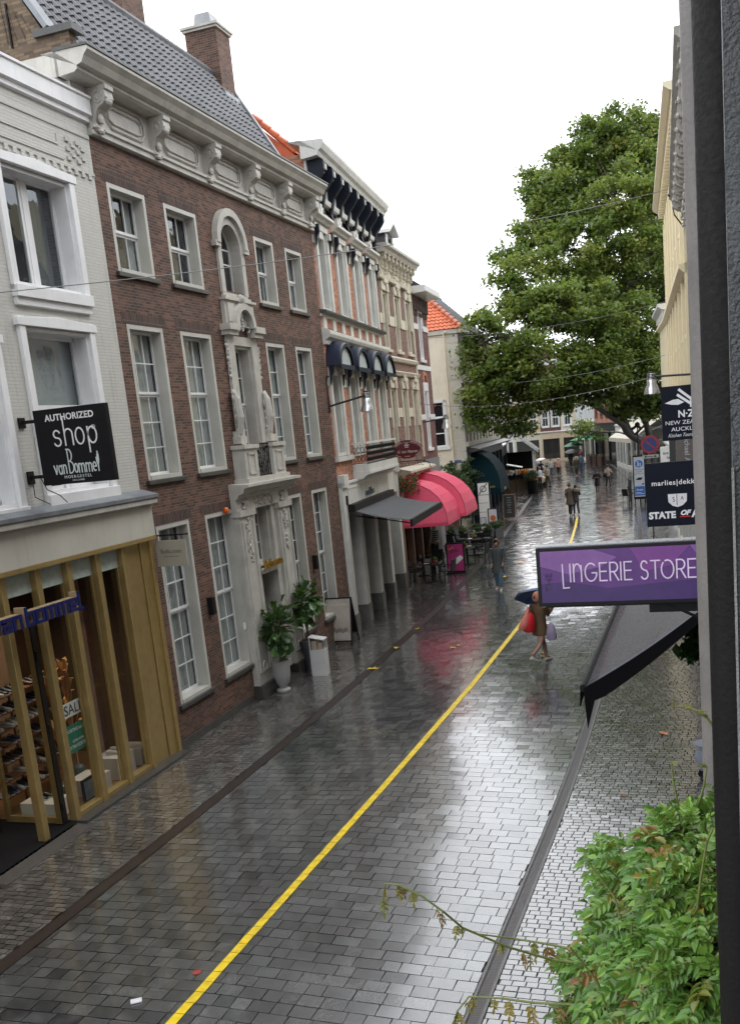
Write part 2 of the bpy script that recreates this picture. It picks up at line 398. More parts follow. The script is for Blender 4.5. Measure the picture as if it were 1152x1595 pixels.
M_cream = paint('cream stone', (.74, .66, .46), .6, .06, 2, .2)
M_creamW = paint('cream plaster', (.62, .55, .43), .6, .12, 2, .15)
M_navy = plain('navy black paint', (.006, .009, .02), .45, spec=.25)
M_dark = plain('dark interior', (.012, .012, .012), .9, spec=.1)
M_sill = paint('dark bluestone', (.055, .055, .052), .35, .3, 5, .3)
M_lead = paint('lead sheet', (.20, .215, .23), .45, .25, 3, .2, metal=.3)
M_black = plain('black lacquer', (.008, .008, .009), .5, spec=.2)
M_glass = glass('window glass', refl=.95, wav=.025)
M_glassS = glass('shop glass', tint=(.93, .95, .93), refl=.35, wav=.01)
M_curt = paint('grey net curtain', (.62, .62, .59), .9, .15, 6, 0, streak=False)
M_gold = paint('brushed brass metal', (.44, .32, .13), .36, .12, 6, .2, metal=.6)

def wall(mb, y0, y1, z0, z1, ops, depth=.25, arch=None):
    """front face at x=0 with rectangular openings and their reveals"""
    ys = sorted({y0, y1, *[o[0] for o in ops], *[o[1] for o in ops]}); zs = sorted({z0, z1, *[o[2] for o in ops], *[o[3] for o in ops]})
    ys = [y for y in ys if y0 <= y <= y1]; zs = [z for z in zs if z0 <= z <= z1]
    for i in range(len(ys) - 1):
        for j in range(len(zs) - 1):
            cy, cz = (ys[i] + ys[i + 1]) / 2, (zs[j] + zs[j + 1]) / 2
            if any(o[0] < cy < o[1] and o[2] < cz < o[3] for o in ops): continue
            mb.quad((0, ys[i], zs[j]), (0, ys[i + 1], zs[j]), (0, ys[i + 1], zs[j + 1]), (0, ys[i], zs[j + 1]))
    for a, b, c, d in ops:
        mb.quad((0, a, c), (-depth, a, c), (-depth, a, d), (0, a, d)); mb.quad((0, b, c), (-depth, b, c), (-depth, b, d), (0, b, d))
        mb.quad((0, a, d), (-depth, a, d), (-depth, b, d), (0, b, d)); mb.quad((0, a, c), (-depth, a, c), (-depth, b, c), (0, b, c))
    return mb
def shell(mb, y0, y1, z0, z1, back):
    """side, back and top faces of the building's mass"""
    mb.quad((0, y0, z0), (-back, y0, z0), (-back, y0, z1), (0, y0, z1)); mb.quad((0, y1, z0), (-back, y1, z0), (-back, y1, z1), (0, y1, z1))
    mb.quad((-back, y0, z0), (-back, y1, z0), (-back, y1, z1), (-back, y0, z1)); mb.quad((0, y0, z1), (-back, y0, z1), (-back, y1, z1), (0, y1, z1))
    return mb
_seed = [0]
def window(bld, y0, y1, z0, z1, nx=3, rows=(2, 3), split=.45, fm=None, sm=None, depth=.22, cas=.085, curtain=.5, sill=None, lintel=None, glassm=None, bar=.022, label=None, flush=.0, st=.045, blind=0):
    """window (casing) > sash, pane, curtain, sill, lintel"""
    _seed[0] += 1; rr = random.Random(_seed[0])
    fm = fm or M_frame; sm = sm or M_white; x = flush; d = depth
    mb = MB(); mb.box(-d - .04, x, y0, y0 + cas, z0, z1).box(-d - .04, x, y1 - cas, y1, z0, z1).box(-d - .04, x - .002, y0 + cas, y1 - cas, z1 - cas, z1).box(-d - .04, x + .02, y0 + cas, y1 - cas, z0, z0 + cas * .9)
    w = mb.build('window', fm, bld, label=label)
    a, b, c, e = y0 + cas, y1 - cas, z0 + cas * .9, z1 - cas; xs = -d + .01
    mb = MB(); rails = [c]
    if len(rows) == 2: m = e - (e - c) * split; parts = [(m, e, rows[0], 0), (c, m, rows[1], -.025)]
    else: parts = [(c, e, rows[0], 0)]
    for (p, q, n, off) in parts:
        X1 = xs + off; X0 = X1 - .035
        mb.box(X0, X1, a, a + st, p, q).box(X0, X1, b - st, b, p, q).box(X0, X1, a + st, b - st, q - st, q).box(X0, X1 + .004, a + st, b - st, p, p + st * 1.15)
        for i in range(1, nx):
            yy = a + st + (b - a - 2 * st) * i / nx; mb.box(X0 + .006, X1 - .004, yy - bar / 2, yy + bar / 2, p + st, q - st)
        for j in range(1, n):
            zz = p + st + (q - p - 2 * st) * j / n; mb.box(X0 + .004, X1 - .006, a + st, b - st, zz - bar / 2, zz + bar / 2)
    mb.build('sash', sm, w)
    MB().quad((xs - .045, a, c), (xs - .045, b, c), (xs - .045, b, e), (xs - .045, a, e)).build('pane', glassm or M_glass, w)
    if curtain > 0:
        X = -d - .11; W = (b - a)
        for (p, q) in ((a - .02, a + W * curtain * rr.uniform(.3, .7)), (b - W * curtain * rr.uniform(.55, .95), b + .02)):
            n = max(6, int((q - p) / .03)); mb = MB()
            for i in range(n):
                t0, t1 = p + (q - p) * i / n, p + (q - p) * (i + 1) / n
                mb.quad((X + .03 * math.sin(t0 * 60), t0, c - .1), (X + .03 * math.sin(t1 * 60), t1, c - .1), (X + .03 * math.sin(t1 * 60), t1, e + .1), (X + .03 * math.sin(t0 * 60), t0, e + .1))
            mb.build('curtain', M_curt, w, smooth=True)
    if blind: MB().box(-d - .10, -d - .085, a, b, e - (e - c) * blind, e).build('blind', M_curt, w)
    if sill: MB().box(-.1, .075, y0 - .09, y1 + .09, z0 - .085, z0 - .003).build('sill', sill, w, bevel=.008)
    if lintel: MB().box(-.02, .006, y0 - .14, y1 + .14, z1 + .003, z1 + .20).build('lintel', lintel, w)
    return w
def cornice(mb, y0, y1, prof, ret=True):
    """moulding profile [(x,z)...] swept along y with a closed back"""
    p = list(prof) + [(-.05, prof[-1][1]), (-.05, prof[0][1])]
    return mb.prism(p, 'y', y0, y1)
def relief(mb, y0, y1, z0, z1, x, n, r, seed=0):
    rr = random.Random(seed)
    for i in range(n):
        y = rr.uniform(y0, y1); z = rr.uniform(z0, z1); k = rr.uniform(.6, 1.2) * r
        if rr.random() < .5: mb.ball((x, y, z), (k * .7, k, k * rr.uniform(.6, 1.4)), 7, 4)
        else:
            t = rr.uniform(0, 6.28); pts = [(x + .01, y + r * (1.7 - .25 * q) * math.cos(t + q * .9), z + r * (1.7 - .25 * q) * math.sin(t + q * .9)) for q in range(6)]
            mb.tube(pts, k * .28, 5)
    return mb
def console(mb, y, w, z0, z1, out, x=0):
    h = z1 - z0
    p = [(x, z0), (x + .04, z0), (x + .10, z0 + .10 * h), (x + .07, z0 + .22 * h), (x + .10, z0 + .38 * h), (x + .16, z0 + .5 * h), (x + out * .8, z0 + .58 * h), (x + out, z0 + .72 * h), (x + out * .95, z0 + .88 * h), (x + out * 1.05, z0 + .9 * h), (x + out * 1.05, z1), (x, z1)]
    mb.prism(p, 'y', y - w / 2, y + w / 2)
    for sgn in (-1, 1):
        mb.tube([(x + out * .55 + .5 * out * .5 * math.cos(t), y + sgn * (w / 2 + .004), z0 + .74 * h + .13 * h * math.sin(t)) for t in [i * .8 for i in range(8)]], .014, 5)
        mb.ball((x + out * .5, y + sgn * w / 2, z0 + .74 * h), (.05, .02, .05), 7, 4)
    mb.ball((x + .09, y, z0 + .02), (.05, w * .35, .05), 7, 4); mb.ball((x + out * .9, y, z0 + .66 * h), (.05, w * .42, .07), 8, 5)
    mb.ball((x + .12, y, z0 + .3 * h), (.04, w * .35, .09), 7, 4)
    return mb
def tiles(mb, P, nu, nv, wu, lv, U, V, N, amp=.045, step=.028, cut=None):
    """pantiles: P origin at the eave, U along the eave, V up the slope"""
    P, U, V, N = Vector(P), Vector(U), Vector(V), Vector(N); K = 6
    prof = [(0, .0), (.17, .75), (.34, 1), (.52, .6), (.7, .0), (.86, -.15)]
    for j in range(nv):
        v0, v1 = j * lv, (j + 1) * lv + .02
        for i in range(nu):
            if cut and not cut((i + .5) * wu, (j + .5) * lv): continue
            base = len(mb.v); js = .006 * math.sin(i * 7.3 + j * 3.1)
            for (vv, lift) in ((v0, step + .01), (v1, 0.0)):
                for (q, h) in prof + [(1.0, 0)]:
                    mb.v.append(tuple(P + U * ((i + q) * wu) + V * (vv + js) + N * (h * amp + lift)))
            for q in range(K): mb.f.append((base + q, base + q + 1, base + K + 2 + q, base + K + 1 + q))
            b2 = len(mb.v)
            for (q, h) in prof + [(1.0, 0)]: mb.v.append(tuple(P + U * ((i + q) * wu) + V * (v0 + js) + N * (h * amp - .012)))
            for q in range(K): mb.f.append((base + q, b2 + q, b2 + q + 1, base + q + 1))
    return mb
M_tileG = paint('grey pantile', (.105, .108, .118), .5, .4, 2.2, .3)
M_tileO = paint('orange pantile', (.50, .115, .042), .5, .3, 3, .3)

# ================================================================== BRICK TOWNHOUSE (left, long brown facade)
pA = (-10.35, 15.69); aA = -1.41
A = thing('brick_townhouse', 'wide brown brick townhouse with carved stone doorway, white sash windows and grey tiled roof', 'building', (*pA, 0), R(-aA))
cols = [(.35, 1.63), (2.32, 3.64), (6.47, 7.58), (8.33, 9.43)]
ops = []
for a, b in cols: ops += [(a, b, 9.08, 10.62), (a, b, 5.3, 8.17), (a, b, .86, 4.42)]
ops += [(4.55, 5.55, 4.98, 8.05), (4.50, 5.50, .0, 4.42), (4.55, 5.55, 9.2, 10.62)]
mb = wall(MB(), 0, 10.38, 0, 11.38, ops); shell(mb, 0, 10.38, 0, 12.2, 8)
mb.build('wall', M_brickA, A)
for a_, b_ in ((0, 3.42), (6.5, 10.38)): MB().box(-.01, .03, a_, b_, .0, .16).build('plinth', M_sill, A)
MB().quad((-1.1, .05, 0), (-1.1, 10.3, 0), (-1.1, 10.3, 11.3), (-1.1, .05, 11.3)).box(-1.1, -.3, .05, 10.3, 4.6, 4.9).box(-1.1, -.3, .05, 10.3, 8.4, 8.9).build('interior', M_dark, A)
for i, (a, b) in enumerate(cols):
    n3 = 3 if i < 2 else 2
    window(A, a, b, 9.08, 10.62, n3 if i < 2 else 2, (1, 1) if i in (0, 1) else (1, 1), .5, sill=M_sill, lintel=M_brickAd, curtain=.25 if i != 1 else 0)
    window(A, a, b, 5.3, 8.17, n3, (2, 3), .43, sill=M_sill, lintel=M_brickAd, curtain=.7)
    window(A, a, b, .86, 4.42, n3, (3, 3), .5, sill=M_sill, lintel=M_brickAd, curtain=.8)
# centre: balcony window, transom window over the door, arched top window
window(A, 4.6, 5.5, 4.98, 8.0, 2, (2, 3), .43, depth=.24, cas=.06, curtain=.6, fm=M_stone)
window(A, 4.58, 5.42, 2.95, 4.40, 3, (3,), depth=.24, cas=.05, curtain=.5, fm=M_stone)
# arched window
mb = MB(); c0, r0, zc = 5.05, .5, 10.12
def arcpts(cy, cz, r, n=12, a0=0, a1=PI): return [(cy + r * math.cos(a0 + (a1 - a0) * i / n), cz + r * math.sin(a0 + (a1 - a0) * i / n)) for i in range(n + 1)]
def archband(mb, cy, cz, ri, ro, x0, x1, zb, n=14):
    o = [(cy + ro, zb)] + arcpts(cy, cz, ro, n) + [(cy - ro, zb)]; i_ = [(cy + ri, zb)] + arcpts(cy, cz, ri, n) + [(cy - ri, zb)]
    for k in range(len(o) - 1):
        q = [i_[k], o[k], o[k + 1], i_[k + 1]]; mb.prism(q, 'x', x0, x1)
    return mb
archband(mb, 5.05, 10.15, .48, .66, -.26, .06, 9.14); archband(mb, 5.05, 10.2, .60, .76, 0, .14, 10.16); mb.box(0, .12, 4.22, 4.46, 10.08, 10.2).box(0, .12, 5.64, 5.88, 10.08, 10.2)
mb.box(-.26, .05, 4.42, 5.68, 9.06, 9.14).box(0, .11, 4.40, 5.70, 9.0, 9.07)
aw = mb.build('window', M_stone, A, label='arched top window in a stone surround')
mb = MB(); archband(mb, 5.05, 10.15, .44, .48, -.25, -.21, 9.16)
mb.box(-.24, -.215, 5.035, 5.065, 9.16, 10.6).box(-.24, -.218, 4.6, 5.5, 9.82, 9.85).box(-.24, -.218, 4.6, 5.5, 10.14, 10.17).box(-.25, -.21, 4.6, 5.5, 9.14, 9.2); mb.build('sash', M_white, aw)
MB().quad((-.235, 4.6, 9.15), (-.235, 5.5, 9.15), (-.235, 5.5, 10.64), (-.235, 4.6, 10.64)).build('pane', M_glass, aw)
# stone surround linking arch, crest, first floor window, balcony and door
mb = MB()
mb.box(0, .09, 4.30, 5.80, 8.42, 8.98).box(.0, .16, 4.26, 5.84, 8.96, 9.01)
mb.box(.09, .13, 4.40, 4.72, 8.5, 8.9).box(.09, .13, 5.38, 5.70, 8.5, 8.9)
mb.box(0, .26, 4.12, 4.62, 8.30, 8.44).box(0, .26, 5.48, 5.98, 8.30, 8.44).box(0, .2, 4.16, 4.62, 8.2, 8.3).box(0, .2, 5.48, 5.94, 8.2, 8.3)
archband(mb, 5.05, 8.42, .36, .50, 0, .24, 8.40)
for sgn in (-1, 1): mb.tube([(.12, 5.05 + sgn * (.12 + .06 * math.cos(t)), 8.95 + .07 * math.sin(t)) for t in [i * .9 for i in range(7)]], .035, 6)
mb.ball((.14, 5.05, 9.02), (.1, .1, .11), 9, 6); relief(mb, 4.75, 5.35, 8.35, 8.85, .11, 34, .055, 4)
mb.box(-.24, .07, 4.28, 4.6, 4.96, 8.2).box(-.24, .07, 5.5, 5.82, 4.96, 8.2).box(-.24, .06, 4.6, 5.5, 8.0, 8.2)
for c in (4.24, 5.86):
    relief(mb, c - .05, c + .05, 7.3, 8.15, .05, 14, .045, 6); relief(mb, c - .08, c + .08, 6.05, 6.95, .1, 44, .06, int(c * 9))
    mb.tube([(.08, c - .02, 7.0), (.14, c, 6.8), (.16, c, 6.4), (.12, c, 6.05)], [.05, .09, .11, .08], 8)
    mb.box(0, .2, c - .16, c + .16, 5.82, 5.98).box(0, .14, c - .12, c + .12, 5.98, 6.1)
mb.build('stone_surround', M_stone, A)
bal = MB().box(0, .3, 3.95, 4.62, 4.98, 5.78).box(0, .3, 5.48, 6.15, 4.98, 5.78).box(0, .35, 3.9, 4.66, 5.70, 5.79).box(0, .35, 5.44, 6.2, 5.70, 5.79).box(0, .36, 3.88, 6.22, 4.93, 5.04)
for c in (4.28, 5.82): bal.box(.3, .325, c - .18, c + .18, 5.12, 5.16).box(.3, .325, c - .18, c + .18, 5.56, 5.6).box(.3, .325, c - .18, c - .15, 5.12, 5.6).box(.3, .325, c + .15, c + .18, 5.12, 5.6)
bal = bal.build('balcony', M_stone, A)
mb = MB().box(.2, .23, 4.62, 5.48, 5.76, 5.80).box(.2, .23, 4.62, 5.48, 5.05, 5.08)
rr = random.Random(3)
for i in range(60):
    y, z, t, r = rr.uniform(4.68, 5.42), rr.uniform(5.12, 5.72), rr.uniform(0, 6), rr.uniform(.03, .07)
    mb.tube([(.215, y + r * (1 - .1 * q) * math.cos(t + q * .8), z + r * (1 - .1 * q) * math.sin(t + q * .8)) for q in range(7)], .008, 4)
for i in range(8): mb.box(.208, .222, 4.66 + i * .11, 4.675 + i * .11, 5.06, 5.78)
mb.build('railing', M_black, bal)
mb = MB()
cornice(mb, 3.55, 6.55, [(.0, 4.62), (.18, 4.62), (.22, 4.7), (.34, 4.74), (.38, 4.84), (.5, 4.87), (.5, 4.93), (.0, 4.95)])
mb.box(0, .14, 3.55, 6.45, 4.34, 4.62)
for c in (3.95, 6.05):
    mb.box(0, .16, c - .36, c + .36, .32, 4.34); mb.box(.16, .19, c - .28, c - .24, .6, 4.1).box(.16, .19, c + .24, c + .28, .6, 4.1).box(.16, .19, c - .24, c + .24, .6, .64)
    mb.box(0, .22, c - .4, c + .4, 4.22, 4.36)
    relief(mb, c - .08, c + .08, 3.2, 4.2, .17, 40, .045, int(c * 7)); relief(mb, c - .1, c + .1, 4.4, 4.62, .17, 12, .05, 3)
    for sgn in (-1, 1): mb.tube([(.17, c + sgn * .1 * math.sin(t), .72 + .1 * math.cos(t)) for t in [i * .5 for i in range(6)]], .02, 5)
relief(mb, 4.5, 5.5, 4.42, 4.6, .15, 46, .04, 9)
mb.box(-.36, .08, 4.31, 4.54, .3, 4.34).box(-.36, .08, 5.46, 5.69, .3, 4.34).box(-.25, .12, 4.56, 5.44, 2.78, 2.88)
mb.build('door_surround', M_stone, A)
for c in (3.95, 6.05): MB().box(0, .24, c - .4, c + .4, 0, .32).build('surround_base', M_sill, A, bevel=.01)
d = MB().box(-.40, -.36, 4.5, 5.5, 0, 2.8).build('door', plain('dark door lacquer', (.02, .02, .022), .3), A)
MB().box(-.36, -.345, 4.62, 5.38, .2, 2.6).build('pane', plain('door pane', (.03, .035, .035), .08), d)
MB().tube([(-.34, 5.0, .9), (-.30, 5.0, 1.0), (-.30, 5.0, 1.3), (-.34, 5.0, 1.4)], .015, 6).build('handle', M_gold, d)
MB().box(-.6, .35, 4.36, 5.64, -.01, .10).build('doorstep', M_sill, A)
mb = MB().text('Bolia.com', .30, (.20, 5.0, 2.9), (0, 1, 0), (0, 0, 1), .03, .86)
mb.build('lettering', paint('gilt letters', (.55, .34, .07), .3, .15, 5, .1, metal=.8, streak=False), A)
# frieze with panels and consoles, cornice
mb = MB().box(-.02, .06, 0, 10.38, 11.42, 12.06)
cornice(mb, 0, 10.38, [(.06, 11.30), (.10, 11.32), (.10, 11.40), (.14, 11.42), (.14, 11.47), (.06, 11.5)])
cs = [.2, 2.15, 4.3, 6.3, 8.2, 10.05]
for a, b in zip(cs[:-1], cs[1:]):
    a += .34; b -= .34
    for k, (e, x) in enumerate(((0, .085), (.09, .075))):
        p = [(a + e + .14, 11.56 + e), (b - e - .14, 11.56 + e), (b - e, 11.7), (b - e, 11.86), (b - e - .14, 12.0 - e), (a + e + .14, 12.0 - e), (a + e, 11.86), (a + e, 11.7), (a + e + .14, 11.56 + e)]
        for (p1, p2) in zip(p[:-1], p[1:]): mb.tube([(x, *p1), (x, *p2)], .018, 4)
mb.build('frieze', M_stone, A)
for c in cs: console(MB(), c, .26, 11.36, 12.08, .34, .06).build('bracket', M_stone, A, smooth=False)
mb = MB(); cornice(mb, -.62, 10.42, [(.0, 12.06), (.30, 12.08), (.36, 12.12), (.36, 12.17), (.46, 12.2), (.52, 12.3), (.60, 12.38), (.60, 12.43), (-.3, 12.45)])
mb.box(-.9, 0, -.62, 0, 12.06, 12.42); mb.box(-.8, .05, -.4, 0, 11.8, 12.06); mb.build('cornice', M_stone, A)
cornice(MB(), -.64, 10.44, [(.5, 12.44), (.62, 12.44), (.62, 12.47), (.0, 12.5)]).build('gutter', M_sill, A)
# roof
ridge = (-2.0, 15.38); eave = (-.30, 12.62); sl = math.hypot(ridge[0] - eave[0], ridge[1] - eave[1]); V = ((ridge[0] - eave[0]) / sl, 0, (ridge[1] - eave[1]) / sl); N = (-V[2] * -1, 0, -V[0]); N = (V[2], 0, -V[0])
mb = tiles(MB(), (eave[0], .18, eave[1]), 44, int(sl / .27) + 1, .228, .27, (0, 1, 0), V, N)
mb.prism([(eave[0] - .03, eave[1] - .1), (ridge[0], ridge[1] - .06), (-3.9, 12.4), (-3.9, 12.2), (eave[0] - .03, 12.2)], 'y', .15, 10.3)
mb.tube([(ridge[0], .1, ridge[1] + .04), (ridge[0], 10.3, ridge[1] + .04)], .1, 8); roofA = mb.build('roof', M_tileG, A)
MB().prism([(eave[0] + .12, eave[1] - .02), (ridge[0], ridge[1] + .2), (ridge[0] - .1, ridge[1] + .2), (ridge[0] - .1, ridge[1]), (eave[0] - .05, eave[1] - .05)], 'y', 10.25, 10.42).build('verge', M_lead, roofA)
mb = MB().prism([(-.06, 11.0), (-.06, 12.95), (-.5, 12.95), (-2.1, 15.6), (-3.9, 12.9), (-3.9, 11.0)], 'y', -.04, .16)
for k in range(7): mb.tube([(-.75 - k * .18, -.05, 13.0 + .0 * k), (-.95 - k * .13, -.05, 13.35 + .11 * k)], .012, 4)
gw = mb.build('gable_wall', M_brickY, A)
MB().box(-.72, .06, -.12, .22, 12.95, 13.06).build('shoulder', M_sill, gw)
MB().prism([(-.5, 13.06), (-.42, 13.1), (-2.06, 15.72), (-2.14, 15.62)], 'y', -.1, .22).build('coping', M_lead, gw)
mb = MB().box(-.3, -.04, -.055, -.04, 12.0, 12.9); MB().box(-1.22, -1.19, -.08, -.045, 12.9, 13.6).build('wall_anchor', M_black, gw)
for (y0, y1, x0, x1, zt) in ((9.5, 10.3, -2.62, -1.72, 16.6), (5.35, 6.3, -3.0, -2.0, 18.6)):
    ch = MB().box(x0, x1, y0, y1, 13.2, zt - .12).build('chimney', M_brickA, A)
    MB().box(x0 - .05, x1 + .05, y0 - .05, y1 + .05, zt - .12, zt - .06).box(x0 - .09, x1 + .09, y0 - .09, y1 + .09, zt - .06, zt).build('cap', M_stone, ch)
    MB().prism([(x1 - .5, 15.35), (x1 + .12, 14.9), (x1 + .3, 14.35), (x1 + .02, 14.4), (x1 - .5, 15.0)], 'y', y0 - .14, y1 + .14).build('flashing', M_lead, ch)
    if zt < 17:
        MB().prism([(x0 + .2, zt), (x1 - .15, zt), (x1 - .22, zt + .34), (x0 + .28, zt + .34)], 'y', y0 + .15, y1 - .15).build('cowl', paint('aluminium cowl', (.3, .31, .32), .4, .2, 4, .1, metal=.5), ch)
# small fittings on the wall
for y in (2.0, 7.95):
    l = MB().box(0, .12, y - .07, y + .07, 2.35, 2.72).build('wall_lamp', M_black, A, bevel=.006)
MB().ball((.06, 3.2, 4.42), (.07, .07, .08), 10, 6).build('alarm_light', plain('orange lens', (.6, .13, .02), .25), A)
MB().box(0, .03, 3.42, 3.5, 1.7, 1.85).build('doorbell', M_white, A)
tg = thing('hanging_shop_sign', 'small beige hanging shop sign on an iron rod beside the brass shopfront', 'sign', (-10.3, 15.78, 0))
MB().box(.06, .70, -.02, .02, 3.68, 4.17).build('panel', paint('beige sign panel', (.36, .335, .27), .4, .08, 3, .05), tg)
MB().tube([(-.05, 0, 4.27), (.75, 0, 4.27)], .014, 6).tube([(.12, 0, 4.17), (.12, 0, 4.27)], .006, 5).tube([(.64, 0, 4.17), (.64, 0, 4.27)], .006, 5).ball((.76, 0, 4.27), .022, 7, 5).box(-.05, -.03, -.05, .05, 4.2, 4.34).build('rod', M_black, tg)
MB().text('Bolia.com', .115, (.38, -.024, 3.93), (1, 0, 0), (0, 0, 1), .002).text('New Scandinavian Design', .03, (.38, -.024, 3.86), (1, 0, 0), (0, 0, 1), .001).build('lettering', plain('grey green lettering', (.12, .13, .09), .5), tg)
# ================================================================== WHITE SHOP BUILDING (near left) with brass shopfront
W = thing('white_shop_building', 'pale painted brick building with white windows above a brass framed shoe shop front', 'building', (*pA, 0), R(-aA))
wins = [(-2.62, -.9, 8.55, 10.32, 1), (-2.66, -.95, 5.32, 7.9, 2), (-5.3, -3.45, 5.2, 7.6, 2), (-5.3, -3.5, 8.55, 10.32, 1)]
ops = [(a, b, c, d) for a, b, c, d, k in wins]
mb = wall(MB(), -12, -.003, 4.95, 11.55, ops, .3); mb.quad((0, -12, 4.95), (-8, -12, 4.95), (-8, -12, 11.8), (0, -12, 11.8)).quad((-8, -12, 0), (-8, 0, 0), (-8, 0, 11.8), (-8, -12, 11.8)).quad((0, -12, 11.75), (-8, -12, 11.75), (-8, -.003, 11.75), (0, -.003, 11.75)).quad((0, -12, 0), (-8, -12, 0), (-8, -12, 4.95), (0, -12, 4.95))
mb.box(0, .018, -12, -.01, 11.22, 11.29).box(0, .018, -12, -.95, 10.93, 10.97).box(0, .018, -12, -.85, 10.72, 10.76).box(0, .018, -.99, -.95, 10.97, 11.1)
for i in range(60): mb.box(0, .03, -12 + i * .2, -11.91 + i * .2, 10.54, 10.62)
mb.box(0, .024, -12, -.01, 10.62, 10.66)
rr = random.Random(2)
for j in range(5):
    for i in range(4):
        if (i + j) % 2 == 0: mb.box(0, .03, -.75 + i * .14, -.64 + i * .14, 10.74 + j * .075, 10.80 + j * .075)
mb.build('wall', M_brickW, W)
cornice(MB(), -12, .02, [(.02, 11.48), (.06, 11.5), (.06, 11.58), (.12, 11.6), (.12, 11.84), (.15, 11.86), (.15, 11.9), (-.3, 11.92)]).build('parapet', M_white, W)
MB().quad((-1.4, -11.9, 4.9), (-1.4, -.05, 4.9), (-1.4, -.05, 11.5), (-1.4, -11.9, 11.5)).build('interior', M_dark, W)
for (a, b, c, d, k) in wins:
    fr = MB().box(-.06, .07, a - .14, a, c - .1, d + .16).box(-.06, .07, b, b + .14, c - .1, d + .16).prism([(a - .19, d + .14), (a - .19, d + .02), (b + .19, d + .02), (b + .19, d + .14), ((a + b) / 2, d + .2)], 'x', -.06, .09)
    fr.box(-.06, .12, a - .14, b + .14, c - .2, c - .02).box(-.06, .07, a - .12, b + .12, c - .32, c - .2)
    w = fr.build('window', M_white, W, bevel=.006)
    m = (a + b) / 2; mb = MB(); X0, X1 = -.3, -.24
    mb.box(-.3, 0, a, a + .05, c - .02, d + .02).box(-.3, 0, b - .05, b, c - .02, d + .02).box(-.3, 0, a + .05, b - .05, d - .05, d + .02).box(-.3, .02, a + .05, b - .05, c - .02, c + .04)
    lo = d if k == 1 else d - 1.25
    mb.box(X0, X1, m - .055, m + .055, c, lo)
    for (p, q) in ((a + .05, m - .055), (m + .055, b - .05)): mb.box(X0, X1 - .01, p, p + .06, c, lo).box(X0, X1 - .01, q - .06, q, c, lo).box(X0, X1 - .01, p, q, c + .04, c + .1).box(X0, X1 - .01, p, q, lo - .09, lo - .02)
    if k == 2: mb.box(X0, X1 + .02, a + .05, b - .05, lo - .03, lo + .08).box(X0, X1, a + .05, b - .05, d - .11, d - .05).box(X0, X1, a + .05, a + .11, lo, d).box(X0, X1, b - .11, b - .05, lo, d)
    mb.build('sash', M_white, w)
    MB().quad((-.27, a, c), (-.27, b, c), (-.27, b, d), (-.27, a, d)).build('pane', M_glass, w)
    mb = MB()
    if k == 2: mb.box(-.42, -.41, a, b, lo - .3, d); 
    for i in range(14): y = a + .62 * (b - a) + i * .045; mb.quad((-.5 + .03 * (i % 2), y, c), (-.5 + .03 * ((i + 1) % 2), y + .045, c), (-.5 + .03 * ((i + 1) % 2), y + .045, d), (-.5 + .03 * (i % 2), y, d))
    mb.build('curtain', paint('pale roller blind' if k == 2 else 'grey net drape', (.50, .52, .51) if k == 2 else (.16, .17, .17), .8, .08, 4, 0, streak=False), w)
cornice(MB(), -12, .02, [(.0, 4.98), (.34, 4.98), (.36, 5.0), (.36, 5.06), (.02, 5.16)]).build('ledge', M_lead, W)
cornice(MB(), -12, .0, [(.0, 4.86), (.30, 4.88), (.33, 4.9), (.33, 4.975), (.0, 4.975)]).build('fascia_moulding', M_stone, W)
MB().box(-.1, .2, -12, -.02, 4.3, 4.87).build('fascia', paint('cream fascia', (.50, .485, .42), .5, .1, 1.5, .05), W)
# brass shopfront: deep fins, head, sill, corner panel
FN = [-4.2, -3.38, -2.58, -1.77, -.97]
mb = MB().box(-.12, .20, -12, -.0, 4.22, 4.30)
for f in FN: mb.box(-.05, .09, f - .06, f + .06, 0.04, 4.22)
for f in (-6.2, -7.2, -8.2, -9.2): mb.box(-.05, .09, f - .06, f + .06, 0.04, 4.22)
mb.box(-.12, .10, -.09, -.003, 0.04, 4.22).box(-.12, .05, -.36, -.09, .04, 4.22).box(-.12, .02, -.86, -.375, .04, 4.22)
mb.box(-.10, .06, -3.3, -.89, .05, .13)
for a, b in zip(FN[1:-1], FN[2:]): mb.box(-.09, -.03, a + .06, a + .085, .13, 3.86).box(-.09, -.03, b - .085, b - .06, .13, 3.86)
mb.build('shopfront_frame', M_gold, W, bevel=.006)
for a, b in zip(FN[:-1], FN[1:]):
    if a > -3.5: MB().quad((-.06, a + .06, .13), (-.06, b - .06, .13), (-.06, b - .06, 3.86), (-.06, a + .06, 3.86)).build('shop_window', M_glassS, W)
    MB().box(-.05, -.03, a + .06, b - .06, 3.86, 4.22).build('transom_panel', plain('frosted mint glass', (.50, .60, .54), .25), W)
MB().box(-.05, -.03, -6.2, -4.28, 3.86, 4.22).build('transom_panel', plain('frosted mint glass', (.5, .6, .54), .25), W)
MB().box(-.1, .28, -3.45, 0, -.01, .05).build('sill', M_sill, W)
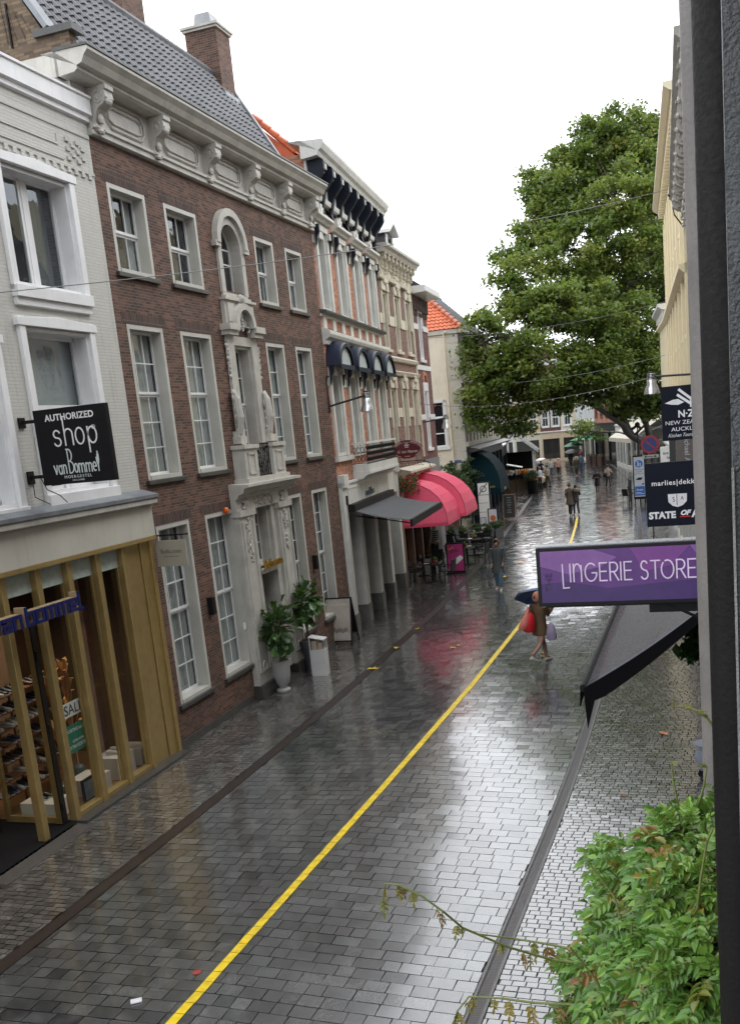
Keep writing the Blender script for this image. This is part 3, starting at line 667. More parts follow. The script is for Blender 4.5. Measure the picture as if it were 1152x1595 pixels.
# interior of the shop
M_floor = paint('warm oak floor', (.16, .085, .04), .4, .3, 3, .1, streak=False); M_inw = paint('warm brown wall', (.10, .055, .032), .7, .2, 2, .1, streak=False)
M_pink = paint('salmon wall panel', (.42, .27, .19), .6, .1, 2, .1, streak=False)
MB().box(-5, -.1, -9.5, -.12, -.02, .035).build('shop_floor', M_floor, W)
MB().box(-5.1, -5, -9.5, -.1, 0, 4.25).box(-5, -.12, -.11, -.02, 0, 4.25).box(-5, -.12, -9.6, -9.5, 0, 4.25).box(-2.6, -2.5, -3.1, -.12, 0, 4.2).build('shop_wall', M_inw, W)
MB().box(-2.48, -2.44, -1.9, -1.2, 0, 4.2).box(-.9, -.84, -1.55, -1.15, .04, 3.9).build('shop_panel', M_pink, W)
MB().box(-5, -.12, -9.5, -.12, 4.24, 4.29).build('shop_ceiling', plain('dark ceiling', (.05, .045, .04), .8), W)
M_lampw = plain('lit warm spot', (1, .8, .5), .5, emit=(1, .82, .60), es=32)
for (x, y) in ((-1.2, -1.6), (-1.2, -2.9), (-1.3, -4.4), (-2.0, -5.6), (-3.4, -4.2), (-3.4, -5.8), (-1.3, -6.8), (-1.9, -2.2)):
    lp = MB().lathe([(.24, 4.19), (.25, 4.235)], x, y, 12).build('ceiling_lamp', M_lampw, W)
    m_ = MB(); n_ = 12
    for q in range(n_): a_, b_ = 2 * PI * q / n_, 2 * PI * (q + 1) / n_; m_.quad((x + .27 * math.cos(a_), y + .27 * math.sin(a_), 4.24), (x + .27 * math.cos(b_), y + .27 * math.sin(b_), 4.24), (x + .27 * math.cos(b_), y + .27 * math.sin(b_), 3.86), (x + .27 * math.cos(a_), y + .27 * math.sin(a_), 3.86))
    m_.build('lamp_glare_skirt', M_black, lp)  # opaque skirt added to keep the lamp's bright reflection off the wet paving
# standing brass door leaf, folded into the shop
D = thing('glass_shop_door', 'open brass framed glass door leaf folded into the shoe shop', 'door', facade_pt(pA, aA, -3.60), R(-aA))
MB().box(-1.15, -1.07, -.03, .03, .06, 3.6).box(-.16, -.05, -.03, .03, .06, 3.6).box(-1.07, -.16, -.03, .03, .06, .17).box(-1.07, -.16, -.03, .03, 3.5, 3.6).build('frame', M_gold, D, bevel=.004)
MB().box(-1.07, -.16, -.006, .006, .17, 3.5).build('pane', M_glassS, D)
MB().box(-.04, -.01, -.05, .06, .05, 3.6).box(-.01, .02, -.045, .0, .3, .42).box(-.01, .02, -.045, 0, 1.6, 1.75).box(-.01, .02, -.045, 0, 2.8, 2.95).build('hinge', plain('dark steel', (.03, .028, .025), .35, metal=.6), D)
D2 = dup(D, facade_pt(pA, aA, -4.05, -.95), R(-aA), 'second brass door leaf standing deeper in the entrance of the shoe shop')
D2.scale = (.55, 1, 1)
o = MB().box(-3, .12, -5.6, -3.5, .036, .05).build('doormat', plain('black mat', (.008, .008, .009), .9, spec=.1)); tag(o, 'black entrance mat in the shoe shop doorway', 'doormat'); o.location = (*pA, 0); o.rotation_euler.z = R(-aA)
mb = MB()
for i in range(7): mb.box(.14 + i * .045, .165 + i * .045, -5.6, -3.5, .0, .02)
o = mb.build('entrance_grate', plain('steel slats', (.16, .15, .14), .35, metal=.4)); tag(o, 'slatted steel threshold grate before the shoe shop mat', 'grate'); o.location = (*pA, 0); o.rotation_euler.z = R(-aA)
o = MB().box(-.18, .18, -.14, .14, .0, .012).build('drain_cover', M_iron, bevel=.004); tag(o, 'small rusty square drain cover in the sidewalk by the brass shopfront', 'drain cover'); o.location = (-9.95, 10.15, 0)
# 3D shop name over the door
def glyphs(mb, s, w, h, o, U, V, sw, ext, gap):
    """squarish rounded block letters"""
    S = {'b': [[(0, 1.45), (0, 0), (1, 0), (1, 1), (0, 1)]], 'o': [[(0, 0), (1, 0), (1, 1), (0, 1), (0, 0)]], 'm': [[(0, 0), (0, 1), (1.5, 1), (1.5, 0)], [(.75, 1), (.75, 0)]], 'e': [[(1, 0), (0, 0), (0, 1), (1, 1), (1, .5), (0, .5)]], 'l': [[(0, 1.45), (0, 0), (.35, 0)]],
         'n': [[(0, 0), (0, 1), (1, 1), (1, 0)]], 'a': [[(0, 1), (1, 1), (1, 0), (0, 0), (0, .5), (1, .5)]], 'v': [[(0, 1), (.5, 0), (1, 1)]]}
    x = 0
    for c in s:
        if c == ' ': x += gap * 3; continue
        for p in S[c]: mb.stroke([(x + a * w, b * h) for a, b in p], sw, o, U, V, ext)
        x += (1.5 if c == 'm' else (.4 if c == 'l' else 1)) * w + gap + sw
    return x
for nm, x, e, m in (('letter_body', .40, .055, paint('raw letter sides', (.34, .25, .14), .5, .1, 4, .1)), ('letter_face', .505, .006, plain('cobalt letter face', (.006, .01, .09), .4))):
    mb = MB(); glyphs(mb, 'van bommel', .155, .17, (x, -5.05, 3.50), (0, 1, 0), (0, 0, 1), .05, e, .02); mb.build(nm, m, W)
MB().tube([(0, -4.6, 3.55), (.4, -4.6, 3.55)], .01, 5).tube([(0, -3.4, 3.55), (.4, -3.4, 3.55)], .01, 5).build('letter_bracket', M_black, W)
# stickers / posters in the window
P = thing('sale_poster', 'white SALE sign hanging in the brass shop window', 'poster', facade_pt(pA, aA, -2.83, -.10), R(-aA))
MB().box(-.006, 0, -.3, .27, 1.66, 1.90).build('board', plain('white card', (.7, .7, .68), .5), P)
MB().text('SALE', .24, (.004, -.0, 1.70), (0, 1, 0), (0, 0, 1), .002).build('lettering', plain('dark print', (.05, .04, .04), .5), P)
P = thing('green_offer_poster', 'green discount poster below the SALE sign in the shop window', 'poster', facade_pt(pA, aA, -2.83, -.10), R(-aA))
MB().box(-.006, 0, -.3, .29, 1.05, 1.52).build('board', plain('green card', (.02, .17, .10), .5), P)
MB().text('KORTING tot 50%', .085, (.004, 0, 1.40), (0, 1, 0), (0, 0, 1), .001, .8).text('EXTRA VOOR', .06, (.004, 0, 1.22), (0, 1, 0), (0, 0, 1), .001, .8).text('EXTRA KORTING!', .085, (.004, 0, 1.12), (0, 1, 0), (0, 0, 1), .001, .8).build('lettering', plain('white print', (.75, .75, .75), .5), P)
# shoes
def shoe_mesh(seed=0):
    mb = MB()
    up = []
    for (x, w, h) in ((-.13, .030, .075), (-.11, .038, .095), (-.05, .038, .09), (0, .037, .07), (.05, .044, .055), (.10, .046, .045), (.135, .036, .035), (.15, .012, .022)):
        up.append([(x, w * math.cos(t), .012 + h * (.5 + .5 * math.sin(t))) for t in [2 * PI * k / 8 for k in range(8)]])
    return mb.loft(up)
def sole_mesh():
    out = [(-.14, -.03), (-.14, .03), (-.05, .038), (.05, .046), (.12, .044), (.16, .0), (.12, -.044), (.05, -.046), (-.05, -.038)]
    return MB().prism(out, 'z', 0, .022)
SM = [plain('black shoe', (.012, .012, .013), .4), plain('brown leather shoe', (.09, .035, .014), .35), plain('pale shoe', (.45, .42, .38), .5), plain('navy shoe', (.02, .03, .07), .45)]
SL = ['black', 'brown leather', 'pale', 'navy']
M_sole = plain('white sole', (.55, .55, .52), .5)
shoes = []
for k in range(4):
    t = thing('shoe', SL[k] + ' shoe on the display rack in the brass shopfront', 'shoe', (0, 0, -5), 0, SL[k] + ' shoes on the racks'); up = shoe_mesh().build('upper', SM[k], t, smooth=True); sole_mesh().build('sole', M_sole if k != 1 else SM[0], t); shoes.append(t)
used = [False] * 4
def put_shoe(k, p, rz, label=None, group=None):
    if not used[k]:
        used[k] = True; s = shoes[k]; s.location = p; s.rotation_euler = (0, 0, rz)
    else: s = dup(shoes[k], p, rz)
    if label: s['label'] = label
    if group: s['group'] = group
    return s
# shoe rack against the middle of the shop, seen through the doorway
rk = thing('shoe_rack', 'tall wooden rack filled with rows of shoes inside the shop', 'shelf', facade_pt(pA, aA, -3.42, -1.55), R(-aA))
mb = MB()
for i in range(7): mb.box(0, .32, 0, 1.62, .35 + i * .28, .372 + i * .28)
mb.build('shelf', paint('red brown wood', (.16, .06, .03), .45, .2, 4, .1, streak=False), rk)
mb = MB()
for x in (0, .79, 1.6): mb.box(.0, .03, x, x + .03, .03, 2.15).box(.29, .32, x, x + .03, .03, 2.15)
mb.build('upright', paint('red brown wood', (.16, .06, .03), .45, .2, 4, .1, streak=False), rk)
rr = random.Random(8)
for i in range(7):
    for j in range(12):
        if rr.random() < .15: continue
        k = rr.choice((0, 0, 1, 2, 3, 0)); x = .07 + j * .13
        q = facade_pt(pA, aA, -3.42 + x, -1.39, .372 + i * .28); put_shoe(k, q, R(rr.uniform(-12, 12)))
def block(nm, y, x, w, d, h, lab):
    o = MB().box(-d, 0, 0, w, 0, h).build(nm, paint('white display block', (.62, .56, .50), .5, .08, 3, .05, streak=False), bevel=.006); tag(o, lab, 'plinth'); p = facade_pt(pA, aA, y, x, .036); o.location = p; o.rotation_euler.z = R(-aA); return o
block('display_plinth', -3.50, -.28, .45, .66, .30, 'white block with black sneakers on it just inside the shop door')
put_shoe(0, facade_pt(pA, aA, -3.33, -.66, .337), R(8), 'left black sneaker of the pair on the white block by the shop door', 'black sneakers on the white block'); put_shoe(0, facade_pt(pA, aA, -3.2, -.58, .337), R(14), 'right black sneaker of the pair on the white block by the shop door', 'black sneakers on the white block')
block('display_plinth', -2.45, -.25, .55, .5, .30, 'low white block in the shop window with a framed photo leaning on it')
block('display_plinth', -1.65, -.25, .55, .5, .42, 'white block in the middle shop window with white trainers')
block('display_plinth', -.88, -.25, .4, .5, .34, 'white block nearest the brass corner panel')
put_shoe(2, facade_pt(pA, aA, -1.45, -.45, .46), R(30), 'left white trainer on the block in the middle window', 'trainers in the middle window'); put_shoe(2, facade_pt(pA, aA, -1.25, -.5, .46), R(45), 'right white trainer on the block in the middle window', 'trainers in the middle window')
f = thing('picture_frame', 'dark framed photo leaning low in the shop window', 'picture', facade_pt(pA, aA, -2.6, -.2, .05), R(-aA))
MB().box(-.03, 0, -.2, .2, 0, .42).build('frame', M_black, f); MB().box(0, .004, -.15, .15, .05, .37).build('picture', paint('dim photo', (.18, .22, .26), .4, .4, 9, 0, streak=False), f)
# dried palm plant
M_dry = plain('dried palm leaf', (.42, .20, .06), .6)
pl = thing('dried_palm', 'golden dried palm bouquet behind the SALE sign', 'plant', facade_pt(pA, aA, -2.75, -.55, .04), R(-aA))
mb = MB(); rr = random.Random(5)
for i in range(46):
    t = rr.uniform(0, 6.28); h = rr.uniform(1.3, 2.5); r = rr.uniform(.08, .3); c, s_ = math.cos(t), math.sin(t)
    mb.add([(0, 0, h - .5), (r * .6 * c - .04 * s_, r * .6 * s_ + .04 * c, h - .1), (r * c, r * s_, h - .15 + .1 * rr.random()), (r * .6 * c + .04 * s_, r * .6 * s_ - .04 * c, h - .12)], [(0, 1, 2, 3)])
mb.build('frond', M_dry, pl); MB().tube([(0, 0, .3), (.02, 0, 1.2), (0, 0, 2.0)], .012, 5).build('stem', M_dry, pl); MB().lathe([(.08, 0), (.13, .15), (.1, .35), (.06, .4)], 0, 0, 12).build('vase', plain('glazed vase', (.1, .12, .11), .2), pl)
pl2 = dup(pl, facade_pt(pA, aA, -1.9, -.9, .04), 1.9, 'dried palm bouquet standing behind the white trainers')
# bin by the door
b = thing('waste_bin', 'grey steel waste bin just inside the shoe shop entrance', 'bin', facade_pt(pA, aA, -4.75, -1.0, .05))
MB().lathe([(.15, 0), (.17, .02), (.185, .62), (.19, .64), (.165, .64), (.15, .1)], 0, 0, 20).build('body', paint('dull steel', (.16, .16, .16), .35, .2, 5, .1, metal=.6), b, smooth=True); MB().lathe([(.195, .6), (.198, .61), (.198, .645), (.17, .65)], 0, 0, 20).build('rim', M_black, b)
# black projecting sign
S = thing('projecting_shop_sign', 'large square black sign reading AUTHORIZED shop on two brackets', 'sign', (-10.27, 12.62, 0))
pn = MB().box(.28, 1.58, -.05, .05, 5.46, 6.60).build('panel', plain('matt black panel', (.009, .009, .010), .6, spec=.15), S, bevel=.008)
MB().box(-.0, .3, -.02, .02, 6.42, 6.47).box(0, .03, -.07, .07, 6.36, 6.52).box(-.0, .3, -.02, .02, 5.58, 5.63).box(0, .03, -.07, .07, 5.5, 5.7).tube([(.2, 0, 5.58), (.3, -.02, 5.4), (.5, 0, 5.3), (.62, 0, 5.18)], .008, 5).tube([(.04, 0, 5.5), (.05, -.02, 5.3), (.3, 0, 5.17)], .008, 5).build('bracket', M_black, S)
U, V = (1, 0, 0), (0, 0, 1); fy = -.054
mb = MB().text('AUTHORIZED', .135, (.93, fy, 6.42), U, V, .002, 1.0, off=.003, space=1.05)
def arc(cx, cy, rx, ry, a0, a1, n=12): return [(cx + rx * math.cos(R(a0 + (a1 - a0) * i / n)), cy + ry * math.sin(R(a0 + (a1 - a0) * i / n))) for i in range(n + 1)]
def strk(mb, list_, w, o, k=1): 
    for p in list_: mb.stroke([(a * k, b * k) for a, b in p], w, o, U, V, .002)
sh = [arc(.06, .175, .055, .055, 20, 270, 10) + arc(.06, .06, .06, .06, 90, -160, 10), [(.2, .42), (.2, 0)], arc(.27, .16, .07, .08, 180, 0, 8) + [(.34, 0)], arc(.47, .12, .075, .12, 0, 360, 16), [(.62, .24), (.62, -.13)], arc(.695, .12, .075, .12, 0, 360, 16)]
strk(mb, sh, .022, (.60, fy, 6.04)); mb.text('®', .09, (1.33, fy, 6.24), U, V, .002)
mb.build('lettering', plain('white sign paint', (.8, .8, .8), .4), S)
mb = MB()
vb = [[(0, .13), (.03, 0), (.06, .13)], arc(.11, .06, .028, .065, 0, 360, 12), [(.14, .13), (.14, 0)], [(.17, 0), (.17, .13)], arc(.195, .09, .025, .04, 180, 0, 6) + [(.22, 0)],
      [(.275, .36), (.275, 0)], [(.26, .36)] + arc(.29, .27, .055, .09, 90, -90, 8), [(.29, .18)] + arc(.29, .09, .07, .09, 90, -90, 8), arc(.40, .07, .028, .065, 0, 360, 12), [(.45, 0), (.45, .13)], arc(.475, .09, .025, .04, 180, 0, 6) + [(.5, 0)], arc(.525, .09, .025, .04, 180, 0, 6) + [(.55, 0)],
      [(.58, 0), (.58, .13)], arc(.605, .09, .025, .04, 180, 0, 6) + [(.63, 0)], arc(.655, .09, .025, .04, 180, 0, 6) + [(.68, 0)], [(.71, .07), (.76, .07)] + arc(.735, .07, .028, .065, 0, 300, 12), arc(.80, .2, .02, .1, 60, -180, 6)[::-1] + [(.80, .0)], [(.80, 0), (.80, .24)] ]
strk(mb, vb, .017, (.52, fy, 5.62)); mb.text('MOERGESTEL', .062, (.93, fy, 5.545), U, V, .002, 1.1, space=1.3).text('HOLLAND', .035, (.93, fy, 5.50), U, V, .002, 1.1, space=1.3)
mb.build('brand_lettering', plain('pale sign paint', (.62, .68, .66), .4), S)
# ================================================================== ORANGE BRICK HOUSE with blue-black cornice brackets
pB = (-10.61, 26.08); aB = -7
B = thing('orange_brick_house', 'orange brick house with navy cornice brackets, four arched navy hoods and a balcony', 'building', (*pB, 0), R(-aB))
cb = [.86, 2.96, 5.05, 7.05]; ops = []
for c in cb: ops += [(c - .5, c + .5, 9.28, 11.42), (c - .5, c + .5, 5.2, 7.66)]
mb = wall(MB(), .003, 8.1, 3.6, 12.1, ops, .3); shell(mb, .003, 8.1, 3.6, 13.3, 9)
mb.build('wall', M_brickO, B)
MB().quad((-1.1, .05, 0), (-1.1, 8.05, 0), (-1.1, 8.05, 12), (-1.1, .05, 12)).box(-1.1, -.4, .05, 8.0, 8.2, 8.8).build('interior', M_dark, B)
for i, c in enumerate(cb):
    for (z0, z1) in ((9.28, 11.42), (5.2, 7.66)):
        w = window(B, c - .5, c + .5, z0, z1, 1, (1, 1), .35, fm=M_whiteS, sm=M_white, depth=.34, cas=.10, curtain=.5, st=.07)
        mb = MB().box(0, .07, c - .68, c - .5, z0, z1 + .05).box(0, .07, c + .5, c + .68, z0, z1 + .05).box(0, .075, c - .68, c + .68, z1 + .05, z1 + .20).box(-.2, .05, c - .2, c + .2, z1 - .16, z1 + .05)
        for sg in (-1, 1): mb.box(0, .16, c + sg * .59 - .08, c + sg * .59 + .08, z1 - .12, z1 + .05)
        mb.build('surround', M_whiteS, w)
        for sg in (-1, 1): MB().prism([(.075, z1 - .45), (.10, z1 - .40), (.13, z1 - .2), (.2, z1 - .1), (.2, z1 + .1), (.075, z1 + .1)], 'y', c + sg * .72 - .045, c + sg * .72 + .045).build('corbel', M_navy, w)
    mb = MB(); cornice(mb, c - .82, c + .82, [(.02, 11.66), (.12, 11.68), (.16, 11.74), (.26, 11.78), (.26, 11.85), (.02, 11.88)]); mb.box(0, .12, c - .28, c + .28, 11.88, 12.12).box(0, .14, c - .09, c + .09, 11.86, 12.18)
    mb.build('window_cap', M_whiteS, B)
    # arched hood awning in navy
    mb = MB(); ro, zc = .80, 7.74; n = 14
    def hoodp(t, q): a = PI * t; r = ro * (1 - .0 * q); return (.02 + .44 * math.sin(q * PI / 2), c + ro * math.cos(a), zc + ro * .92 * math.sin(a) * (1 - .16 * q))
    mb.grid(None, n, 5, lambda t, q: hoodp(t, q)); 
    mb.grid(None, n, 1, lambda t, q: (hoodp(t, 1)[0], hoodp(t, 1)[1] * (1 - .1 * q) + c * .1 * q, zc + (hoodp(t, 1)[2] - zc) * (1 - .16 * q)))
    mb.box(.41, .46, c - ro, c + ro, zc - .10, zc + .02)
    h = mb.build('hood', plain('navy hood canvas', (.007, .013, .034), .35, spec=.4), B, smooth=True)
    MB().add([(.38, c, zc)] + [(.38, c + ro * .84 * math.cos(PI * k / 12), zc + ro * .66 * math.sin(PI * k / 12)) for k in range(13)], [(0, k + 1, k + 2) for k in range(12)]).build('lunette', plain('pale hood panel', (.45, .5, .5), .4), h)
mb = MB()
for z0, z1 in ((11.05, 11.25), (7.2, 7.42)):
    ed = [.003] + [v for c in cb for v in (c - .68, c + .68)] + [8.1]
    for a, b in zip(ed[::2], ed[1::2]): mb.box(-.01, .02, a, b, z0, z1)
mb.box(-.02, .03, .003, 8.1, 5.12, 5.16); cornice(mb, 0.003, 8.1, [(.02, 8.32), (.08, 8.34), (.1, 8.45), (.2, 8.52), (.24, 8.6), (.24, 8.68), (.02, 8.78)])
for k in range(5):
    y = (.0 if k == 0 else cb[k - 1] + .75); y1 = (.3 if k == 0 else (cb[k] - .75 if k < 4 else 8.1))
for c in cb: mb.box(0, .05, c - .68, c - .35, 8.78, 9.1).box(0, .05, c + .35, c + .68, 8.78, 9.1)
mb.box(0, .05, .003, 8.1, 9.1, 9.16).box(-.05, .1, .003, 2.0, 5.05, 5.18).box(-.05, .1, 6.4, 8.1, 5.05, 5.18)
mb.build('string_course', M_whiteS, B)
cornice(MB(), .003, 8.1, [(.02, 9.16), (.18, 9.16), (.2, 9.2), (.2, 9.25), (.02, 9.28)]).build('sill_band', M_sill, B)
# big cornice
mb = MB().box(-.02, .05, .003, 8.1, 12.38, 13.2); cornice(mb, .003, 8.1, [(.05, 12.28), (.12, 12.3), (.15, 12.42), (.05, 12.45)])
cornice(mb, -.12, 8.55, [(.03, 13.15), (.42, 13.2), (.46, 13.3), (.54, 13.36), (.60, 13.5), (.60, 13.58), (-.4, 13.62)])
for k in range(9): y = .3 + k * .96; mb.box(.1, .42, y + .22, y + .5, 13.02, 13.16).box(.1, .36, y + .26, y + .46, 12.94, 13.02)
mb.build('cornice', M_whiteS, B)
for k in range(9):
    y = .22 + k * .96
    MB().prism([(.04, 11.95), (.10, 11.93), (.14, 12.0), (.10, 12.15), (.16, 12.3), (.22, 12.55), (.42, 12.78), (.50, 12.9), (.50, 13.13), (.46, 13.17), (.04, 13.17)], 'y', y - .09, y + .09).build('bracket', M_navy, B)
# roof behind
mb = tiles(MB(), (-.5, 1.2, 13.6), 22, 5, .30, .31, (0, 1, 0), (-.72, 0, .694), (.694, 0, .72), amp=.07, step=.05); mb.prism([(-.4, 13.5), (-1.5, 14.5), (-5.5, 13.4)], 'y', 1.2, 8.0)
for k_ in range(5): mb.tube([(-.55 - k_ * .225, 1.22, 13.75 + k_ * .217), (-.82 - k_ * .225, 1.22, 13.98 + k_ * .217)], [.10, .08], 7)
mb.build('roof', M_tileO, B)
# balcony
b_ = MB().box(0, .52, 1.95, 6.35, 4.62, 4.86)
cornice(b_, 1.9, 6.4, [(.0, 4.4), (.3, 4.42), (.42, 4.52), (.55, 4.56), (.55, 4.64), (.0, 4.66)]); b_ = b_.build('balcony', M_whiteS, B)
mb = MB(); M_ir = M_black; rr = random.Random(9)
mb.box(.46, .50, 1.98, 6.32, 4.86, 4.90)
for s0 in (1.98, 6.30): mb.box(.02, .48, s0, s0 + .02, 4.88, 4.9)
for y in [2.0 + i * .148 for i in range(30)]:
    mb.box(.475, .487, y - .005, y + .005, 4.88, 5.46)
    for z in (5.0, 5.17, 5.34): mb.tube([(.48, y + .05 * math.cos(t), z + .06 * math.sin(t)) for t in [i * .9 for i in range(8)]], .012, 4)
for i in range(4):
    x = .06 + i * .12; mb.box(x, x + .01, 1.985, 1.995, 4.88, 5.46)
    for z in (5.02, 5.3): mb.tube([(x + .05 + .05 * math.cos(t), 1.99, z + .08 * math.sin(t)) for t in [i2 * .9 for i2 in range(8)]], .009, 4)
mb.build('railing', M_ir, b_)
MB().box(.44, .53, 1.94, 6.36, 5.47, 5.53).box(.0, .44, 1.94, 2.02, 5.47, 5.53).box(0, .44, 6.28, 6.36, 5.47, 5.53).build('handrail', M_whiteS, b_)
# ground floor: white panelled fascia, pilasters, dark recessed glass
M_gb = paint('grey pilaster foot', (.15, .15, .14), .5, .2, 4, .2)
mb = MB().box(-.25, .12, .003, 8.1, 3.62, 4.38); mb.box(.0, .2, .003, .55, 4.3, 4.66).box(.0, .2, 7.5, 8.1, 4.3, 4.66).box(-.2, .16, .003, 8.1, 4.38, 4.44)
for a, b in ((.55, 2.0), (2.3, 4.2), (4.5, 6.2)): mb.box(.12, .135, a, b, 3.75, 3.78).box(.12, .135, a, b, 4.22, 4.25).box(.12, .135, a, a + .03, 3.78, 4.22).box(.12, .135, b - .03, b, 3.78, 4.22)
P4 = [(.02, .42), (1.72, 2.12), (3.7, 4.1), (5.6, 6.0), (7.68, 8.1)]
for a, b in P4: mb.box(-.5, .12, a, b, .55, 3.62)
mb.build('shopfront', M_whiteS, B)
for a, b in P4: MB().box(-.5, .15, a - (.02 if a > .1 else 0), b + .02, 0, .55).build('pilaster_base', M_gb, B)
for (a, b), (c, d) in zip(P4[:-1], P4[1:]):
    MB().box(-.5, -.48, b, c, .3, 3.62).build('shop_window', plain('dark shop glass', (.012, .012, .012), .05, spec=.8), B)
    MB().box(-.5, -.4, b, c, 0, .3).build('stall_riser', M_gb, B)
MB().text('nobles', .34, (.17, 3.2, 3.86), (0, 1, 0), (0, 0, 1), .02, 1.25, off=-.004, shear=.2).build('lettering', plain('thin blue grey letters', (.05, .09, .12), .35), B)
MB().box(.12, .17, .28, .36, 3.78, 4.05).build('intercom', M_black, B)
# grey canvas awning
AW = thing('folding_awning', 'dark grey fabric awning over the shop under the white balcony', 'awning', (*pB, 0), R(-aB))
def slope_pt(t, q, y0, y1, x0, z0, x1, z1, sag): return (x0 + (x1 - x0) * q, y0 + (y1 - y0) * t, z0 + (z1 - z0) * q - sag * math.sin(PI * q) - .02 * math.sin(PI * t) * q)
MB().grid(None, 16, 8, lambda t, q: slope_pt(t, q, .45, 6.1, .2, 3.62, 1.95, 3.2, .07)).build('canvas', paint('grey awning canvas', (.050, .055, .062), .6, .2, 6, .2), AW, smooth=True, solid=.006)
MB().box(.12, .34, .4, 6.15, 3.56, 3.78).build('cassette', M_black, AW, bevel=.01)
MB().box(1.93, 2.0, .42, 6.13, 3.0, 3.22).build('front_bar', M_black, AW, bevel=.008)
for y in (.9, 5.6): MB().tube([(.2, y, 3.4), (1.1, y + (.5 if y < 3 else -.5), 3.16), (1.94, y, 3.05)], .02, 6).build('arm', M_black, AW)

# ================================================================== BROWN BRICK HOUSE with carved white window heads
pC = (-11.60, 34.12); aC = -4.5
Cc = thing('narrow_brown_house', 'narrow dull brown brick house with ivory bands, carved frieze and white dormer', 'building', (*pC, 0), R(-aC))
M_ivory = paint('ivory stone', (.56, .52, .42), .6, .15, 3, .25)
cc = [.85, 2.65, 4.45]; ops = []
for c in cc: ops += [(c - .36, c + .36, 8.72, 10.75), (c - .36, c + .36, 5.0, 7.3)]
mb = wall(MB(), .003, 5.3, 3.3, 11.2, ops, .25); shell(mb, .003, 5.3, 0, 12.1, 9); mb.build('wall', M_brickC, Cc)
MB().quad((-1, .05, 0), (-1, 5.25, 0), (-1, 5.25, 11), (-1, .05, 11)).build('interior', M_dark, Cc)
for i, c in enumerate(cc):
    for (z0, z1) in ((8.72, 10.75), (5.0, 7.3)):
        w = window(Cc, c - .36, c + .36, z0, z1, 1, (1, 1), .4, fm=M_ivory, sm=M_white, depth=.22, cas=.08, curtain=.5)
        mb = MB().box(0, .06, c - .52, c - .36, z0 + .9, z1 + .1).box(0, .06, c + .36, c + .52, z0 + .9, z1 + .1).box(0, .1, c - .52, c + .52, z1 + .02, z1 + .3).box(0, .16, c - .3, c + .3, z1 + .3, z1 + .42).box(-.02, .08, c - .45, c + .45, z0 - .1, z0)
        relief(mb, c - .15, c + .15, z1 + .1, z1 + .5, .12, 14, .07, i); mb.build('surround', M_ivory, w)
mb = MB(); ed = [.003] + [v for c in cc for v in (c - .52, c + .52)] + [5.3]
for z0, z1 in ((9.6, 9.95), (6.25, 6.6)):
    for a, b in zip(ed[::2], ed[1::2]): mb.box(-.01, .03, a, b, z0, z1)
cornice(mb, .003, 5.3, [(.02, 8.3), (.1, 8.32), (.14, 8.42), (.02, 8.5)]); cornice(mb, .003, 5.3, [(.02, 7.78), (.1, 7.8), (.16, 7.92), (.02, 7.98)])
mb.box(-.01, .06, 5.14, 5.3, 4.6, 11.2)
mb.build('string_course', M_ivory, Cc)
mb = MB().box(-.02, .08, .003, 5.3, 11.2, 12.0); cornice(mb, .003, 5.3, [(.08, 11.14), (.14, 11.16), (.16, 11.26), (.08, 11.3)])
for i in range(9): console(mb, .35 + i * .58, .14, 11.5, 12.0, .26, .08)
relief(mb, .2, 5.2, 11.3, 11.9, .1, 70, .07, 12)
mb.build('frieze', M_ivory, Cc)
cornice(MB(), .0, 5.4, [(.0, 11.98), (.34, 12.0), (.4, 12.12), (.5, 12.18), (.5, 12.28), (-.4, 12.3)]).build('cornice', M_stone, Cc)
rf = MB().prism([(.1, 12.2), (-2.2, 14.0), (-6, 14.1), (-8.8, 12.1)], 'y', .05, 5.28).build('roof', paint('dark slate roof', (.06, .062, .07), .4, .3, 4, .3), Cc)
dm = MB().box(-1.6, -.35, 3.4, 4.5, 12.2, 13.25).build('dormer', paint('dark dormer cheek', (.05, .055, .065), .5), Cc)
MB().prism([(3.2, 13.22), (3.95, 13.6), (4.7, 13.22), (4.7, 13.34), (3.95, 13.74), (3.2, 13.34)], 'x', -1.7, -.1).box(-.36, -.3, 3.4, 3.55, 12.25, 13.2).box(-.36, -.3, 4.35, 4.5, 12.25, 13.2).build('dormer_trim', M_white, dm)
MB().box(-.345, -.335, 3.55, 4.35, 12.3, 13.2).build('dormer_glass', plain('dark dormer glass', (.03, .035, .04), .08), dm)
# bakery shopfront on the ground floor
mb = MB(); cornice(mb, .6, 5.2, [(.0, 3.95), (.2, 3.98), (.28, 4.1), (.5, 4.16), (.5, 4.24), (.0, 4.36)]); mb.box(0, .1, .5, 5.2, 3.3, 3.98).build('shop_cornice', M_ivory, Cc)
MB().box(-.3, .02, .6, 5.2, 0, .5).build('stall_riser', M_gb, Cc)
mb = MB()
for y in (.3, 1.75, 3.3, 5.0): mb.box(-.28, .08, y, y + .16, 0, 3.3)
mb.build('shopfront', paint('salmon wood shopfront', (.28, .15, .10), .5, .2, 3, .1), Cc)
MB().box(-.2, -.17, .45, 5.0, .5, 3.3).build('shop_window', plain('dim bakery glass', (.035, .022, .016), .06, spec=.8), Cc)
